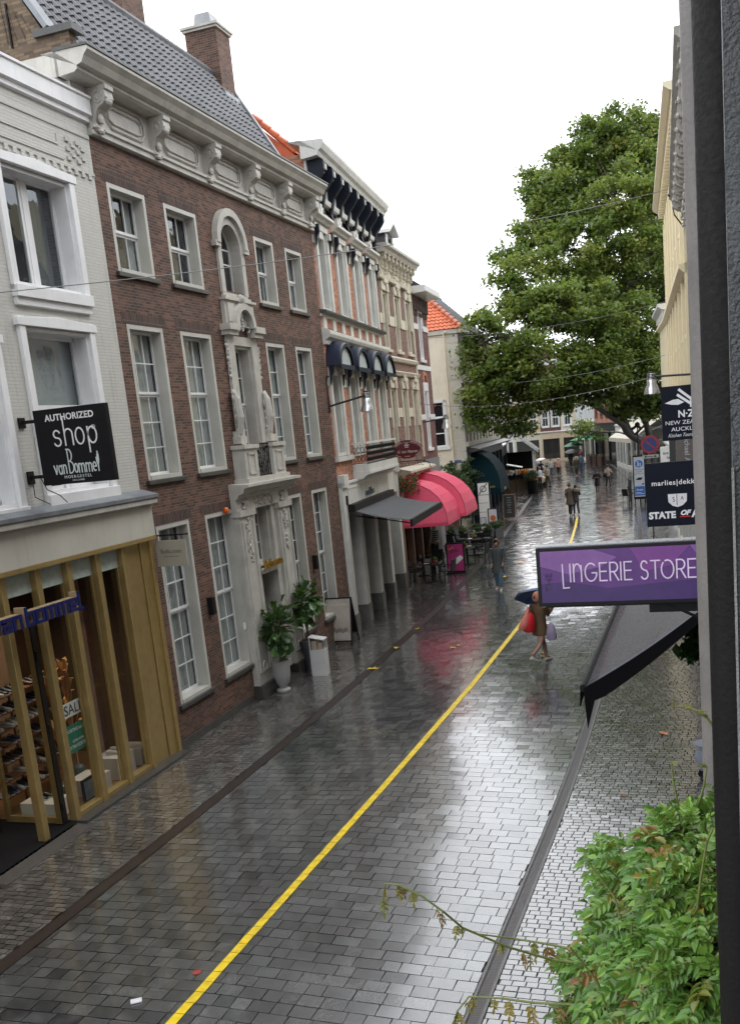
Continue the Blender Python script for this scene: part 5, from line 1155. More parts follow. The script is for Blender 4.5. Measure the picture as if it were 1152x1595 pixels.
MB().tube([(-.1, 11.2, 3.5), (-.8, 11.9, 3.0), (-1.55, 11.3, 2.68)], .018, 6).tube([(-.15, 15.2, 3.5), (-.9, 14.6, 3.0), (-1.65, 15.2, 2.66)], .018, 6).build('arm', M_black, A2)
o = MB().prism([(-.42, 3.6), (-.05, 3.6), (-.05, 2.3), (-.2, 2.25), (-.3, 2.7), (-.4, 3.1)], 'y', 12.4, 12.52).build('banner', plain('black banner cloth', (.004, .004, .005), .8, spec=.1)); tag(o, 'black cloth hanging at the wall under the purple sign', 'banner')
# black signs
def sign(name, label, x0, x1, z0, z1, y, mat, thick=.09):
    t = thing(name, label, 'sign', (0, y, 0)); MB().box(x0, x1, -thick / 2, thick / 2, z0, z1).build('panel', mat, t, bevel=.006); MB().box(x1 - .05, x1 + .35, -.015, .015, z1 - .12, z1 - .08).box(x1 - .05, x1 + .35, -.015, .015, z0 + .08, z0 + .12).build('bracket', M_black, t); return t
M_nb = plain('night blue sign panel', (.006, .009, .018), .55, spec=.15); M_wh = plain('white sign vinyl', (.82, .82, .84), .4)
s = sign('projecting_shop_sign', 'black sign with white shield and STATE OF ART lettering, below the fern sign', -1.0, .0, 4.25, 5.07, 13.0, M_nb)
y = -.048; M_nb.node_tree; MB().text('marlies|dekkers', .088, (-.93, y, 4.78), U, V, .001, 1.05, 'LEFT', off=.0015, space=1.12).text('STATE', .118, (-.975, y, 4.355), U, V, .001, 1.0, 'LEFT', off=.006).text('ART', .118, (-.44, y, 4.355), U, V, .001, 1.0, 'LEFT', off=.006).text('OF', .085, (-.585, y, 4.385), U, V, .001, 1.05, 'LEFT', off=.005, shear=.3).prism([(-.73, 4.66), (-.495, 4.66), (-.50, 4.56), (-.55, 4.51), (-.6125, 4.49), (-.675, 4.51), (-.725, 4.56)], 'y', y - .002, y).build('lettering', M_wh, s)
MB().box(-.59, -.46, y - .002, y, 4.357, 4.37).build('red_underline', plain('red vinyl', (.6, .02, .02), .4), s)
MB().text('S', .09, (-.66, y - .003, 4.56), U, V, .001, .8).text('A', .07, (-.555, y - .003, 4.58), U, V, .001, .8).stroke([(-.62, 4.52), (-.62, 4.65)], .008, (0, y - .003, 0), U, V, .001).build('shield_letters', M_nb, s)
s = sign('projecting_shop_sign', 'black sign with a white fern emblem and NEW ZEALAND AUCKLAND lettering', -.845, .05, 5.29, 6.03, 14.3, M_nb)
mb = MB().text('N·Z·A', .135, (-0.630, y, 5.60), U, V, .001, .95, 'LEFT', off=.004).text('NEW ZEALAND', .077, (-0.805, y, 5.505), U, V, .001, 1.15, 'LEFT').text('AUCKLAND', .077, (-0.725, y, 5.415), U, V, .001, 1.15, 'LEFT').text('Kitchen Tours', .07, (-0.770, y, 5.335), U, V, .001, .8, 'LEFT', shear=.4)
for k, (w, z) in enumerate(((.15, 5.97), (.17, 5.90))): mb.stroke([(-.45 - w, z), (-.45, z - .13), (-.45 + w, z)], .035, (0, y, 0), U, V, .001)
mb.stroke([(-.45, 5.84), (-.45, 5.74)], .03, (0, y, 0), U, V, .001)
mb.prism([(-0.800, 5.805), (-0.690, 5.845), (-0.620, 5.85), (-0.540, 5.80), (-0.620, 5.77), (-0.710, 5.78)], 'y', y - .002, y).prism([(-0.100, 5.805), (-0.210, 5.845), (-0.280, 5.85), (-0.360, 5.80), (-0.280, 5.77), (-0.190, 5.78)], 'y', y - .002, y)
mb.build('lettering', M_wh, s)
s = sign('projecting_shop_sign', 'taupe sign with upright pale lettering between the two black signs', -.80, -.45, 4.55, 5.32, 17.0, plain('taupe panel', (.10, .088, .078), .4), .06)
MB().text('Michael A.', .12, (-.66, -.033, 5.30), (0, 0, -1), (1, 0, 0), .001, 1, 'LEFT').build('lettering', plain('pale lettering', (.5, .48, .45), .4), s)
s = sign('projecting_shop_sign', 'small white sign with ace & tate lettering above the lower black sign', -1.24, -.98, 4.55, 4.98, 20.0, plain('white sign panel', (.72, .72, .70), .4), .06)
MB().text('ace &', .085, (-1.19, -.033, 4.83), U, V, .001, .95, 'LEFT', off=.001).text('tate', .085, (-1.12, -.033, 4.74), U, V, .001, .95, 'LEFT', off=.001).build('lettering', plain('dark lettering', (.05, .05, .06), .4), s)
s = sign('projecting_shop_sign', 'narrow plain black sign between the white and taupe signs on the right', -.97, -.86, 4.3, 5.25, 18.2, plain('plain black sign', (.01, .01, .011), .4), .06)
# street lamps on wall arms
def street_lamp(name, label, mount, head, up, tail, z0=None):
    t = thing(name, label, 'lamp', (head[0], head[1], head[2]))
    m = Vector(mount) - Vector(head)
    MB().lathe([(.025, .16), (.10, .15), (.105, .0), (.115, -.01), (.12, -.12), (.17, -.22), (.2, -.34), (.205, -.36), (.19, -.36), (.1, -.2)], 0, 0, 20).build('lamp_shade', paint('spun aluminium', (.55, .56, .57), .22, .15, 6, .05, metal=.8, streak=False), t, smooth=True)
    mb = MB()
    for k in range(4): mb.lathe([(.112, .0 + k * .035), (.118, .01 + k * .035), (.112, .02 + k * .035)], 0, 0, 16)
    mb.lathe([(.05, .15), (.09, .19), (.0, .2)], 0, 0, 14); mb.build('housing', plain('dark lamp housing', (.05, .05, .052), .35, metal=.5), t)
    MB().lathe([(.0, -.3), (.08, -.32), (.1, -.35), (.0, -.40)], 0, 0, 12).build('bulb', plain('milky lens', (.6, .6, .6), .2), t)
    mb = MB(); s_ = 1 if m.x < 0 else -1
    mb.tube([(-.1 * s_, 0, .06), (m.x, m.y, m.z)], .028, 8)
    mb.tube([(m.x + .08 * s_, m.y, up - .02), (m.x + .02 * s_, m.y, up * .96), (m.x - .02 * s_, m.y, up * .75), (m.x - .0, m.y, 0.0), (m.x, m.y, -.3)], .028, 8)
    mb.build('arm', plain('dark arm paint', (.02, .02, .022), .4), t)
    if tail: MB().tube([(m.x, m.y, -.3), (m.x + .01, m.y, -1.2), (m.x + .05, m.y + .02, -2.0), (m.x + .12, m.y + .05, -2.25), (m.x + .1, m.y + .05, -2.5)], .012, 5).build('cable', M_black, t)
    return t
street_lamp('street_lamp', 'street lamp on a long wall arm in front of the orange brick house', (-10.58, 26.0, 6.62), (-9.45, 26.0, 6.74), .72, None, True)
street_lamp('street_lamp', 'street lamp on a wall arm between the slim red house and the cream house', (-11.98, 39.4, 5.98), (-10.93, 39.4, 6.02), .8, None, False)
street_lamp('street_lamp', 'street lamp on the right, above the fern sign', (-.72, 26.0, 6.46), (-1.76, 26.0, 6.44), .15, None, False)
# overhead wires
def wire(label, a, b, sag, r=.008, bulbs=0):
    t = None; a, b = Vector(a), Vector(b); pts = [a.lerp(b, k / 24) - Vector((0, 0, sag * 4 * (k / 24) * (1 - k / 24))) for k in range(25)]
    t = thing('overhead_wire', label, 'wire', tuple(a)); off = [p - a for p in pts]; MB().tube(off, r, 5).build('cable', plain('grey cable', (.16, .16, .16), .5), t)
    if bulbs:
        for k in range(1, bulbs): p = a.lerp(b, k / bulbs) - Vector((0, 0, sag * 4 * (k / bulbs) * (1 - k / bulbs))) - a; MB().lathe([(.008, .0), (.02, -.02), (.018, -.045), (.0, -.055)], 0, 0, 8).build('fairy_light', plain('clear bulb', (.5, .5, .48), .15), t, loc=p)
wire('long thin wire crossing from the white shop building to the bracketed cornice on the right', (-10.2, 12.5, 8.35), (-1.3, 29, 11.45), .25, .008)
wire('thin wire from the slim red house to the tall cream yellow building', (-12.1, 41, 9.5), (-2.3, 44, 9.99), .3, .008)
wire('thin wire below the tree from the cream corner house to the right side', (-13.9, 56, 8.0), (-2.38, 44, 7.82), .35, .008)
wire('string of small lights between the second wall lamp and the lamp on the right', (-11.9, 39.3, 6.75), (-1.9, 27, 6.5), .35, .008, 22)
s = thing('utility_bracket', 'tangle of wire brackets under the cornice on the right', 'bracket', (-1.3, 29, 11.3))
MB().tube([(0, 0, 0), (.5, 0, .1)], .02, 6).tube([(0, 0, .05), (.3, 0, -.3), (.5, .1, -.4)], .015, 6).tube([(.05, .1, 0), (.1, .1, -.5), (.3, .1, -.8)], .02, 6).ball((0, 0, 0), .05, 6, 4).build('arm', M_black, s)
# ================================================================== plane tree
EXTRA=[(-8.56, 66.0, 21.44, 1.97), (-9.69, 63.0, 17.88, 1.87), (-3.43, 68.0, 20.99, 2.01), (-5.43, 60.0, 8.55, 1.74), (-3.79, 62.0, 6.93, 1.39), (-5.34, 62.0, 5.95, 1.12), (-6.76, 58.0, 6.83, 1.12), (-6.04, 67.0, 22.35, 2.0), (-10.35, 64.0, 19.65, 1.53), (-11.66, 60.0, 15.17, 1.35), (-12.52, 54.0, 6.17, 1.14), (-11.31, 55.0, 5.51, 1.08), (-6.01, 58.0, 7.47, 1.35), (-4.54, 60.0, 7.72, 1.78), (-3.71, 63.0, 5.59, 1.21), (-13.38, 54.0, 6.95, 0.86), (-6.62, 56.0, 8.54, 1.81), (-11.58, 54.0, 9.02, 1.56), (-9.2, 56.0, 7.07, 1.46), (-10.44, 55.0, 7.54, 1.44), (-7.72, 57.0, 6.93, 1.11), (-4.25, 62.0, 9.61, 2.0), (-5.93, 60.0, 9.7, 1.94), (-10.17, 57.0, 11.8, 1.87), (-3.57, 66.0, 14.02, 2.13), (-5.07, 66.0, 20.29, 2.17), (-7.85, 60.0, 12.12, 1.95)]
TREE=[(-6.96, 66.0, 21.54, 2.54), (-4.36, 68.0, 22.28, 2.16), (-3.15, 68.0, 23.19, 1.35), (-9.36, 64.0, 19.49, 2.2), (-5.75, 62.0, 17.81, 2.68), (-3.26, 67.0, 18.69, 2.19), (-10.57, 62.0, 16.75, 1.88), (-7.88, 60.0, 14.99, 2.59), (-4.79, 62.0, 14.45, 2.66), (-3.06, 66.0, 12.03, 2.13), (-10.79, 58.0, 13.73, 1.76), (-8.57, 56.0, 11.51, 2.19), (-6.02, 58.0, 11.01, 2.48), (-12.73, 54.0, 10.52, 1.28), (-10.98, 54.0, 9.8, 1.7), (-12.19, 54.0, 8.06, 1.56), (-9.48, 54.0, 8.45, 1.83), (-7.5, 56.0, 8.47, 1.81), (-5.82, 60.0, 8.04, 1.86), (-4.1, 62.0, 8.47, 1.67), (-10.5, 55.0, 6.67, 1.15), (-12.19, 54.0, 6.66, 0.99), (-8.85, 56.0, 6.75, 1.02), (-9.94, 75.0, 4.33, 0.97), (-4.52, 64.0, 6.25, 1.32), (-6.29, 62.0, 6.23, 0.96), (-13.2, 54.0, 9.2, 0.75), (-12.9, 54.0, 7.8, 0.8), (-3.34, 70.0, 15.67, 2.27), (-9.05, 70.0, 18.96, 2.76), (-7, 70, 12, 3), (-4, 72, 18, 3), (1, 70, 16, 4), (2, 68, 11, 3.5), (-8, 64, 14, 2.2), (-9.2, 60, 12, 2)] + EXTRA
BR=[[(-3.15, 66.0, -.05), (-3.18, 66.0, 2.86), (-3.37, 66.0, 3.29), (-4.51, 65.0, 3.43), (-5.6, 64.0, 3.96), (-6.35, 62.0, 5.08), (-7.23, 60.0, 5.96), (-8.25, 58.0, 6.62)], [(-3.18, 66.0, 2.86), (-3.5, 66.0, 5.34), (-4.96, 65.0, 7.09), (-6.24, 63.0, 9.52), (-7.12, 62.0, 12.94), (-7.31, 64.0, 17.68), (-6.9, 66, 21.5)], [(-3.18, 66.0, 2.86), (-2.61, 67.0, 6.87), (-2.93, 68.0, 12.98), (-3.9, 68.0, 18.98), (-4.2, 68, 22)], [(-5.6, 64.0, 3.96), (-6.13, 62.0, 5.64), (-7.17, 60.0, 7.26), (-8.53, 57.0, 8.79), (-10.49, 56.0, 9.67), (-12.5, 54.2, 10)], [(-4.51, 65.0, 3.43), (-4.96, 64.0, 5.11), (-5.5, 64.0, 6.35), (-5.14, 63.0, 8.24), (-5.4, 62, 13), (-5.7, 62, 17)]]
T = thing('plane_tree', 'large spreading green plane tree overhanging the street on the right', 'tree', (-3.15, 66, 0)); off = Vector((-3.15, 66, 0))
M_bark = paint('wet dark bark', (.045, .038, .028), .6, .4, 3, .8)
mb = MB()
for bi, b in enumerate(BR):
    r0 = [.42, .30, .30, .2, .2][bi]; n = len(b); pts = [Vector(p) - off for p in b]; 
    dense = [pts[0]]
    for p, q in zip(pts[:-1], pts[1:]):
        for k in (1, 2, 3): dense.append(p.lerp(q, k / 3) + Vector((rnd.uniform(-.08, .08), rnd.uniform(-.08, .08), rnd.uniform(-.08, .08))) * (1 if k < 3 else 0))
    mb.tube(dense, [max(.05, (r0 + (.1 if bi == 0 and i < 2 else 0)) * (1 - .8 * i / len(dense))) for i in range(len(dense))], 9)
mb.build('trunk', M_bark, T, smooth=True)
mb = MB(); ends = []
rr = random.Random(21); allp = [Vector(p) for b in BR for p in b[3:]]
for (x, y, z, r) in TREE:
    c = Vector((x, y, z)); s_ = min(allp, key=lambda p: (p - c).length) - off; e = c - off
    m = s_.lerp(e, .5) + Vector((rr.uniform(-.3, .3), rr.uniform(-.3, .3), rr.uniform(-.1, .4))); mb.tube([s_, m, e], [.09, .06, .03], 6)
    for k in range(9):
        d = Vector((rr.gauss(0, 1), rr.gauss(0, 1), rr.gauss(0, .8))).normalized() * r * .9; mb.tube([m.lerp(e, rr.random()), e + d * .5, e + d], [.035, .022, .01], 4)
mb.build('limb', M_bark, T)
V3 = []; F3 = []; TN = []; rs = np.random.RandomState(5)
N = 210000
def leaf_cloud(blobs, n, leaf, sub, sig, rs, flat=.8):
    """leaf-sized quads gathered in twigs spread through each blob's volume"""
    vs, tn = [], []
    tot = sum(b[3] ** 2.1 for b in blobs)
    for (x, y, z, r) in blobs:
        m = int(n * r ** 2.1 / tot); nt = max(6, int(sub * r ** 2))
        d = rs.normal(size=(nt, 3)); d /= np.linalg.norm(d, axis=1)[:, None]; rad = r * rs.uniform(.25, 1, nt) ** .45 * rs.uniform(.8, 1.12, nt)
        ctr = d * rad[:, None] * np.array([1, 1, flat]) + np.array([x, y, z]); tt = rs.normal(.5, .14, nt)
        idx = rs.randint(0, nt, m); p = ctr[idx] + rs.normal(size=(m, 3)) * sig * np.array([1, 1, .6]); 
        nrm = rs.normal(size=(m, 3)) * .75 + np.array([0, -.1, .9]); nrm /= np.linalg.norm(nrm, axis=1)[:, None]
        a = np.cross(nrm, rs.normal(size=(m, 3))); a /= np.linalg.norm(a, axis=1)[:, None]; b = np.cross(nrm, a)
        s = leaf * rs.uniform(.6, 1.25, m)[:, None]
        vs.append(np.stack([p - a * s, p - b * s * .62 + nrm * s * .25, p + a * s, p + b * s * .62 + nrm * s * .25], 1)); tn.append(tt[idx] + rs.normal(0, .12, m))
    return np.concatenate(vs), np.clip(np.concatenate(tn), 0, 1)
def cloud_obj(name, vs, tn, mat, parent, off):
    m = len(vs); co = (vs - np.array(off)).reshape(-1, 3); me = bpy.data.meshes.new(name)
    me.vertices.add(4 * m); me.vertices.foreach_set('co', co.astype(np.float32).ravel()); me.loops.add(4 * m); me.loops.foreach_set('vertex_index', np.arange(4 * m, dtype=np.int32))
    me.polygons.add(m); me.polygons.foreach_set('loop_start', np.arange(0, 4 * m, 4, dtype=np.int32)); me.update(calc_edges=True)
    at = me.attributes.new('tone', 'FLOAT', 'FACE'); at.data.foreach_set('value', tn.astype(np.float32)); me.materials.append(mat)
    o = bpy.data.objects.new(name, me); C.objects.link(o); o.parent = parent; return o
M_tree = leafmat('plane tree leaf', [(.028, .050, .014), (.075, .122, .024), (.15, .20, .038), (.30, .28, .07)], .5, .4)
vs, tn = leaf_cloud(TREE, N, .135, 5, .34, rs); cloud_obj('crown', vs, tn, M_tree, T, off)

# ================================================================== creeper beside the camera
VINE=[(-0.152, 2.7, 4.542, 0.096), (-0.262, 2.75, 4.357, 0.11), (-0.1, 2.4, 4.541, 0.104), (-0.35, 2.8, 4.20, 0.075), (-0.185, 2.5, 4.328, 0.13), (-0.44, 2.8, 4.05, 0.06), (-0.297, 2.6, 4.135, 0.119), (-0.09, 2.2, 4.426, 0.1), (-0.46, 2.75, 3.90, 0.055), (-0.085, 2.9, 4.528, 0.057), (-0.361, 2.9, 4.394, 0.054), (-0.177, 2.3, 4.263, 0.107), (-.2, 2.7, 4.1, .15), (-.30, 2.7, 3.95, .11), (-.12, 2.5, 4.1, .12), (-.08, 2.2, 4.2, .1)]
TW=[[(-0.367, 2.8, 4.069), (-0.559, 2.75, 4.113), (-0.689, 2.7, 4.175), (-0.816, 2.65, 4.258), (-0.858, 2.6, 4.337), (-0.926, 2.6, 4.386), (-0.997, 2.6, 4.417), (-1.039, 2.6, 4.419), (-1.053, 2.6, 4.365), (-1.065, 2.6, 4.309)], [(-0.485, 2.8, 4.125), (-0.587, 2.8, 4.138), (-0.691, 2.8, 4.147), (-0.795, 2.75, 4.182)], [(-0.478, 2.7, 3.996), (-0.62, 2.7, 3.987), (-0.723, 2.7, 3.991), (-0.83, 2.7, 3.985), (-0.874, 2.7, 3.927), (-0.893, 2.7, 3.877)], [(-0.03, 2.9, 4.80), (-0.075, 2.9, 4.872), (-0.102, 2.9, 4.892), (-0.139, 2.9, 4.904), (-0.166, 2.9, 4.908)], [(-0.108, 2.8, 4.621), (-0.087, 2.8, 4.693), (-0.077, 2.8, 4.753)], [(-0.155, 2.8, 4.558), (-0.162, 2.8, 4.64), (-0.172, 2.8, 4.7), (-0.176, 2.8, 4.76)], [(-0.097, 2.3, 4.559), (-0.086, 2.3, 4.646), (-0.068, 2.3, 4.749), (-0.053, 2.3, 4.783)], [(-0.138, 2.3, 4.467), (-0.073, 2.25, 4.553), (-0.039, 2.2, 4.609)]]
Vn = thing('creeper', 'bright green creeper with pinnate leaves growing out below the camera at the lower right', 'plant', (-.1, 2.6, 3.5)); vo = Vector((-.1, 2.6, 3.5))
M_leafV = leafmat('creeper leaf', [(.22, .10, .03), (.36, .30, .06), (.06, .15, .025), (.12, .27, .045), (.24, .42, .075)], .28, .3)
M_stem = paint('green brown stem', (.16, .19, .05), .5, .3, 20, .2, streak=False)
LF = MB(); LTn = []
def leaflet(p, d, n, L, w, tone, droop):
    """serrated pointed leaflet, folded along its midrib"""
    d = d.normalized(); n = (n - d * n.dot(d)).normalized(); s = d.cross(n); pts_c = []; 
    prof = [(0, .0), (.14, .42), (.22, .36), (.40, .52), (.48, .42), (.66, .40), (.72, .28), (.88, .14), (1, 0)]
    base = len(LF.v)
    for t, h in prof: LF.v.append(tuple(p + d * (L * t) - Vector((0, 0, 1)) * (droop * L * t * t)))
    for sg in (-1, 1):
        for t, h in prof: LF.v.append(tuple(p + d * (L * (t + .03 * h)) + s * (sg * h * w) + n * (h * w * .45) - Vector((0, 0, 1)) * (droop * L * t * t)))
    k = len(prof)
    for q in range(k - 1):
        LF.f.append((base + q, base + q + 1, base + k + q + 1, base + k + q)); LF.f.append((base + q, base + 2 * k + q, base + 2 * k + q + 1, base + q + 1))
    LTn.extend([tone] * (2 * (k - 1)))
ST = MB()
def compound(p, d, up, L, tone, rr):
    d = d.normalized(); s = d.cross(up).normalized(); n = s.cross(d).normalized(); npair = rr.choice((2, 3, 3, 4)); pts = [p]
    for k in range(1, npair + 2): pts.append(p + d * (L * k / (npair + 1)) - Vector((0, 0, 1)) * (.25 * L * (k / (npair + 1)) ** 2))
    ST.tube(pts, [.0016] * len(pts), 4, False)
    for k in range(1, npair + 1):
        for sg in (-1, 1): leaflet(pts[k], s * sg + d * .55, n + Vector((rr.gauss(0, .2), rr.gauss(0, .2), 0)), L * rr.uniform(.40, .55), L * .27, tone + rr.gauss(0, .05), rr.uniform(.1, .5))
    leaflet(pts[-1], d, n, L * .55, L * .28, tone, .3)
rr = random.Random(17)
for (x, y, z, r) in VINE:
    n = int(230 * (r / .1) ** 1.6)
    for i in range(n):
        u = Vector((rr.gauss(0, 1), rr.gauss(0, 1), rr.gauss(0, 1))).normalized(); q = Vector((x, y, z)) - vo + u * r * rr.uniform(.3, 1.15) ** .6
        d = (u + Vector((-.6, -.3, -.35)) + Vector((rr.gauss(0, .5), rr.gauss(0, .5), rr.gauss(0, .3)))); up = Vector((-.2, -.5, 1)) + Vector((rr.gauss(0, .25), rr.gauss(0, .25), 0))
        edge = max(0, (-(q.x + vo.x) - .28) / .3); tone = rr.gauss(.74, .16)
        if rr.random() < .02 + .5 * edge * edge: tone = rr.uniform(.15, .4)
        elif rr.random() < .02: tone = rr.uniform(0, .1)
        compound(q, d, up, rr.uniform(.038, .08), min(1, max(0, tone)), rr)
for ti, tw in enumerate(TW):
    pts = [Vector(p) - vo for p in tw]; ST.tube(pts, [max(.0018, .0045 * (1 - .6 * i / len(pts))) for i in range(len(pts))], 6)
    for i in range(1, len(pts)):
        if ti in (0, 1, 2) and i < len(pts) - 1 or ti == 2: 
            for k in range(2 if ti < 3 else 1):
                p = pts[i - 1].lerp(pts[i], rr.random()); compound(p, Vector((rr.uniform(-.4, .4), rr.uniform(-.3, .3), -1)), Vector((rr.uniform(-1, 1), -1, .2)), rr.uniform(.02, .045) * (1.3 if i < 3 else .8), rr.uniform(.0, .45), rr)
        elif ti > 2: compound(pts[i], Vector((rr.gauss(0, 1), -.2, .4)), Vector((0, -1, .5)), .02, rr.uniform(.3, .6), rr)
for i in range(26):
    a = Vector((rr.uniform(-.35, -.05), rr.uniform(2.2, 2.8), rr.uniform(4.0, 4.4))) - vo; b = a + Vector((rr.gauss(0, .07), rr.gauss(0, .05), rr.uniform(.08, .25))); ST.tube([a, a.lerp(b, .5) + Vector((.02, 0, 0)), b], .003, 5)
for i in range(9): ST.tube([(.0 + i * .01, .1, -3.5), (-.05 * i * .3, .05, -1.5), (-.04 * i, .0, 0), (-.03 * i - .05, -.0, .7)], [.02, .015, .01, .004], 6)
LF.build('leaf', M_leafV, Vn, recalc=False, tones={'tone': LTn}); ST.build('stem', M_stem, Vn, recalc=False)
# ================================================================== things on the pavement
def fig_plant(name, label, p, rz, potm, ph, pr, th, shape, seed):
    t = thing(name, label, 'plant', p, rz); rr = random.Random(seed)
    pot = MB().lathe(shape, 0, 0, 24).build('pot', potm, t, smooth=True)
    MB().lathe([(pr * .85, ph - .06), (pr * .85, ph - .04), (0, ph - .035)], 0, 0, 16).build('soil', plain('dark soil', (.02, .014, .01), .9), pot)
    mb = MB(); tips = []
    for k in range(5):
        a = k * 1.3 + rr.random(); q = Vector((.16 * math.cos(a), .16 * math.sin(a), th - .45 + rr.uniform(-.1, .3))); mb.tube([(0, 0, ph - .05), (.02, .01, ph + .25), (q.x * .5, q.y * .5, (ph + q.z) / 2 + .1), q], [.028, .024, .016, .01], 7); tips.append(q)
    mb.build('trunk', paint('brown stem', (.10, .055, .035), .7, .3, 9, .4, streak=False), t)
    L = MB(); T = []
    for i in range(210):
        q = rr.choice(tips) + Vector((rr.gauss(0, .11), rr.gauss(0, .11), rr.gauss(.02, .16))); ctr = Vector((0, 0, th - .38)); d = (q - ctr); d = (d.normalized() + Vector((rr.gauss(0, .3), rr.gauss(0, .3), rr.gauss(.1, .3)))).normalized()
        n = (Vector((0, 0, 1)) + d * -.2 + Vector((rr.gauss(0, .3), rr.gauss(0, .3), 0))); n = (n - d * n.dot(d)).normalized(); s = d.cross(n); Ln = rr.uniform(.17, .27); base = len(L.v)
        prof = [(0, .02), (.25, .22), (.5, .25), (.78, .36), (.95, .22), (1.0, .0)]
        for tt, h in prof: L.v.append(tuple(q + d * Ln * tt - Vector((0, 0, .25 * Ln * tt * tt))))
        for sg in (-1, 1):
            for tt, h in prof: L.v.append(tuple(q + d * Ln * tt + s * sg * h * Ln + n * h * Ln * .3 - Vector((0, 0, .25 * Ln * tt * tt))))
        k = len(prof); tn = rr.random()
        for j in range(k - 1): L.f += [(base + j, base + j + 1, base + k + j + 1, base + k + j), (base + j, base + 2 * k + j, base + 2 * k + j + 1, base + j + 1)]; T += [tn, tn]
    L.build('foliage', leafmat('fiddle leaf', [(.014, .04, .012), (.03, .075, .02), (.06, .13, .03)], .3, .2), t, recalc=False, tones={'tone': T}); return t
fig_plant('potted_fig', 'fiddle leaf fig in a pale grey footed pot by the stone doorway', (-10.03, 19.95, 0), .3, paint('pale concrete pot', (.33, .33, .32), .5, .15, 4, .15), .74, .2, 1.92, [(.15, 0), (.17, .03), (.16, .07), (.09, .10), (.10, .14), (.16, .22), (.195, .4), (.21, .6), (.22, .74), (.235, .75), (.235, .765), (.2, .765), (.19, .7)], 1)
fig_plant('potted_fig', 'taller fiddle leaf fig in a dark grey tall pot behind the white leaflet box', (-10.14, 21.85, 0), 1.3, paint('dark grey glazed pot', (.06, .065, .075), .3, .15, 4, .1), .8, .2, 2.15, [(.14, 0), (.15, .04), (.13, .2), (.16, .4), (.20, .6), (.22, .8), (.2, .8), (.18, .7)], 2)
lb = thing('leaflet_box', 'white leaflet stand with catalogues between the two potted figs and the poster board', 'stand', (-9.70, 21.45, 0), .1)
MB().box(-.19, .19, -.15, .15, 0, .66).prism([(-.19, .66), (-.16, .66), (-.16, .98), (-.19, .98)], 'y', -.15, .15).box(-.16, .19, .13, .15, .66, .94).prism([(-.2, .98), (.2, .90), (.2, .92), (-.2, 1.0)], 'y', -.16, .16).build('cabinet', paint('white metal cabinet', (.55, .55, .54), .35, .1, 4, .05), lb)
MB().box(-.13, .0, -.12, -.09, .66, .88).box(.02, .14, -.10, -.07, .66, .84).box(-.1, .05, -.03, 0, .66, .9).build('leaflet', plain('beige leaflet', (.38, .30, .22), .5), lb)
MB().box(.172, .178, -.14, .14, .66, .9).build('acrylic_front', glass('clear acrylic', (.9, .92, .92)), lb)
def aboard(name, label, p, rz, w, h, fm, face, lean=.22, leg0=.12):
    t = thing(name, label, 'sign board', p, rz); k = lean
    def Q(x, z, o=0): return (x, -k * (h - z) + o, z)
    mb = MB(); b = .035
    for x0, x1, z0, z1 in ((-w / 2, -w / 2 + b, 0, h), (w / 2 - b, w / 2, 0, h), (-w / 2 + b, w / 2 - b, h - b, h), (-w / 2 + b, w / 2 - b, leg0, leg0 + b)):
        mb.add([Q(x0, z0), Q(x1, z0), Q(x1, z1), Q(x0, z1), Q(x0, z0, .03), Q(x1, z0, .03), Q(x1, z1, .03), Q(x0, z1, .03)], [(0, 3, 2, 1), (4, 5, 6, 7), (0, 1, 5, 4), (1, 2, 6, 5), (2, 3, 7, 6), (3, 0, 4, 7)])
    mb.build('front_frame', fm, t)
    mb = MB()
    for x0 in (-w / 2, w / 2 - b): mb.add([(x0, .03, h), (x0 + b, .03, h), (x0 + b, .03 + k * h * 1.3, 0), (x0, .03 + k * h * 1.3, 0), (x0, .06, h), (x0 + b, .06, h), (x0 + b, .06 + k * h * 1.3, 0), (x0, .06 + k * h * 1.3, 0)], [(0, 3, 2, 1), (4, 5, 6, 7), (0, 1, 5, 4), (1, 2, 6, 5), (2, 3, 7, 6), (3, 0, 4, 7)])
    mb.quad((-w / 2 + b, .045 + k * h * .1, h * .93), (w / 2 - b, .045 + k * h * .1, h * .93), (w / 2 - b, .045 + k * h * 1.0, h * .2), (-w / 2 + b, .045 + k * h * 1.0, h * .2))
    mb.build('rear_frame', fm, t)
    MB().add([Q(-w / 2 + b, leg0 + b, .008), Q(w / 2 - b, leg0 + b, .008), Q(w / 2 - b, h - b, .008), Q(-w / 2 + b, h - b, .008)], [(0, 1, 2, 3)]).build('poster', face, t)
    return t, Q
t, Q = aboard('pavement_sign', 'black framed A-board with a beige COLLECTION poster on the left sidewalk', (-10.44, 24.75, 0), R(4), .78, 1.34, M_black, paint('beige interior photo', (.42, .38, .33), .4, .25, 3, 0, streak=False))
k = .22; Vl = Vector((0, k, 1)).normalized()
MB().text('COLLECTION', .082, Q(0, 1.12, -.001), U, Vl, .001, 1.0).text('the new', .04, Q(0, 1.22, -.001), U, Vl, .001).build('lettering', plain('pale print', (.62, .6, .56), .5), t)
mb = MB()
for a, b, c, d in ((-.3, .3, .2, .36),): mb.add([Q(a, c, .004), Q(b, c, .004), Q(b, d, .004), Q(a, d, .004)], [(0, 1, 2, 3)])
mb.build('poster_rug', plain('pale rug print', (.42, .40, .37), .5), t)
mb = MB()
for i in range(9): x = -.26 + i * .06; z = .46 + .02 * (i % 3); mb.add([Q(x, z - .1, .005), Q(x + .035, z - .1, .005), Q(x + .035, z, .005), Q(x, z + .01, .005)], [(0, 1, 2, 3)])
mb.build('poster_furniture', plain('brown furniture print', (.12, .08, .06), .5), t)
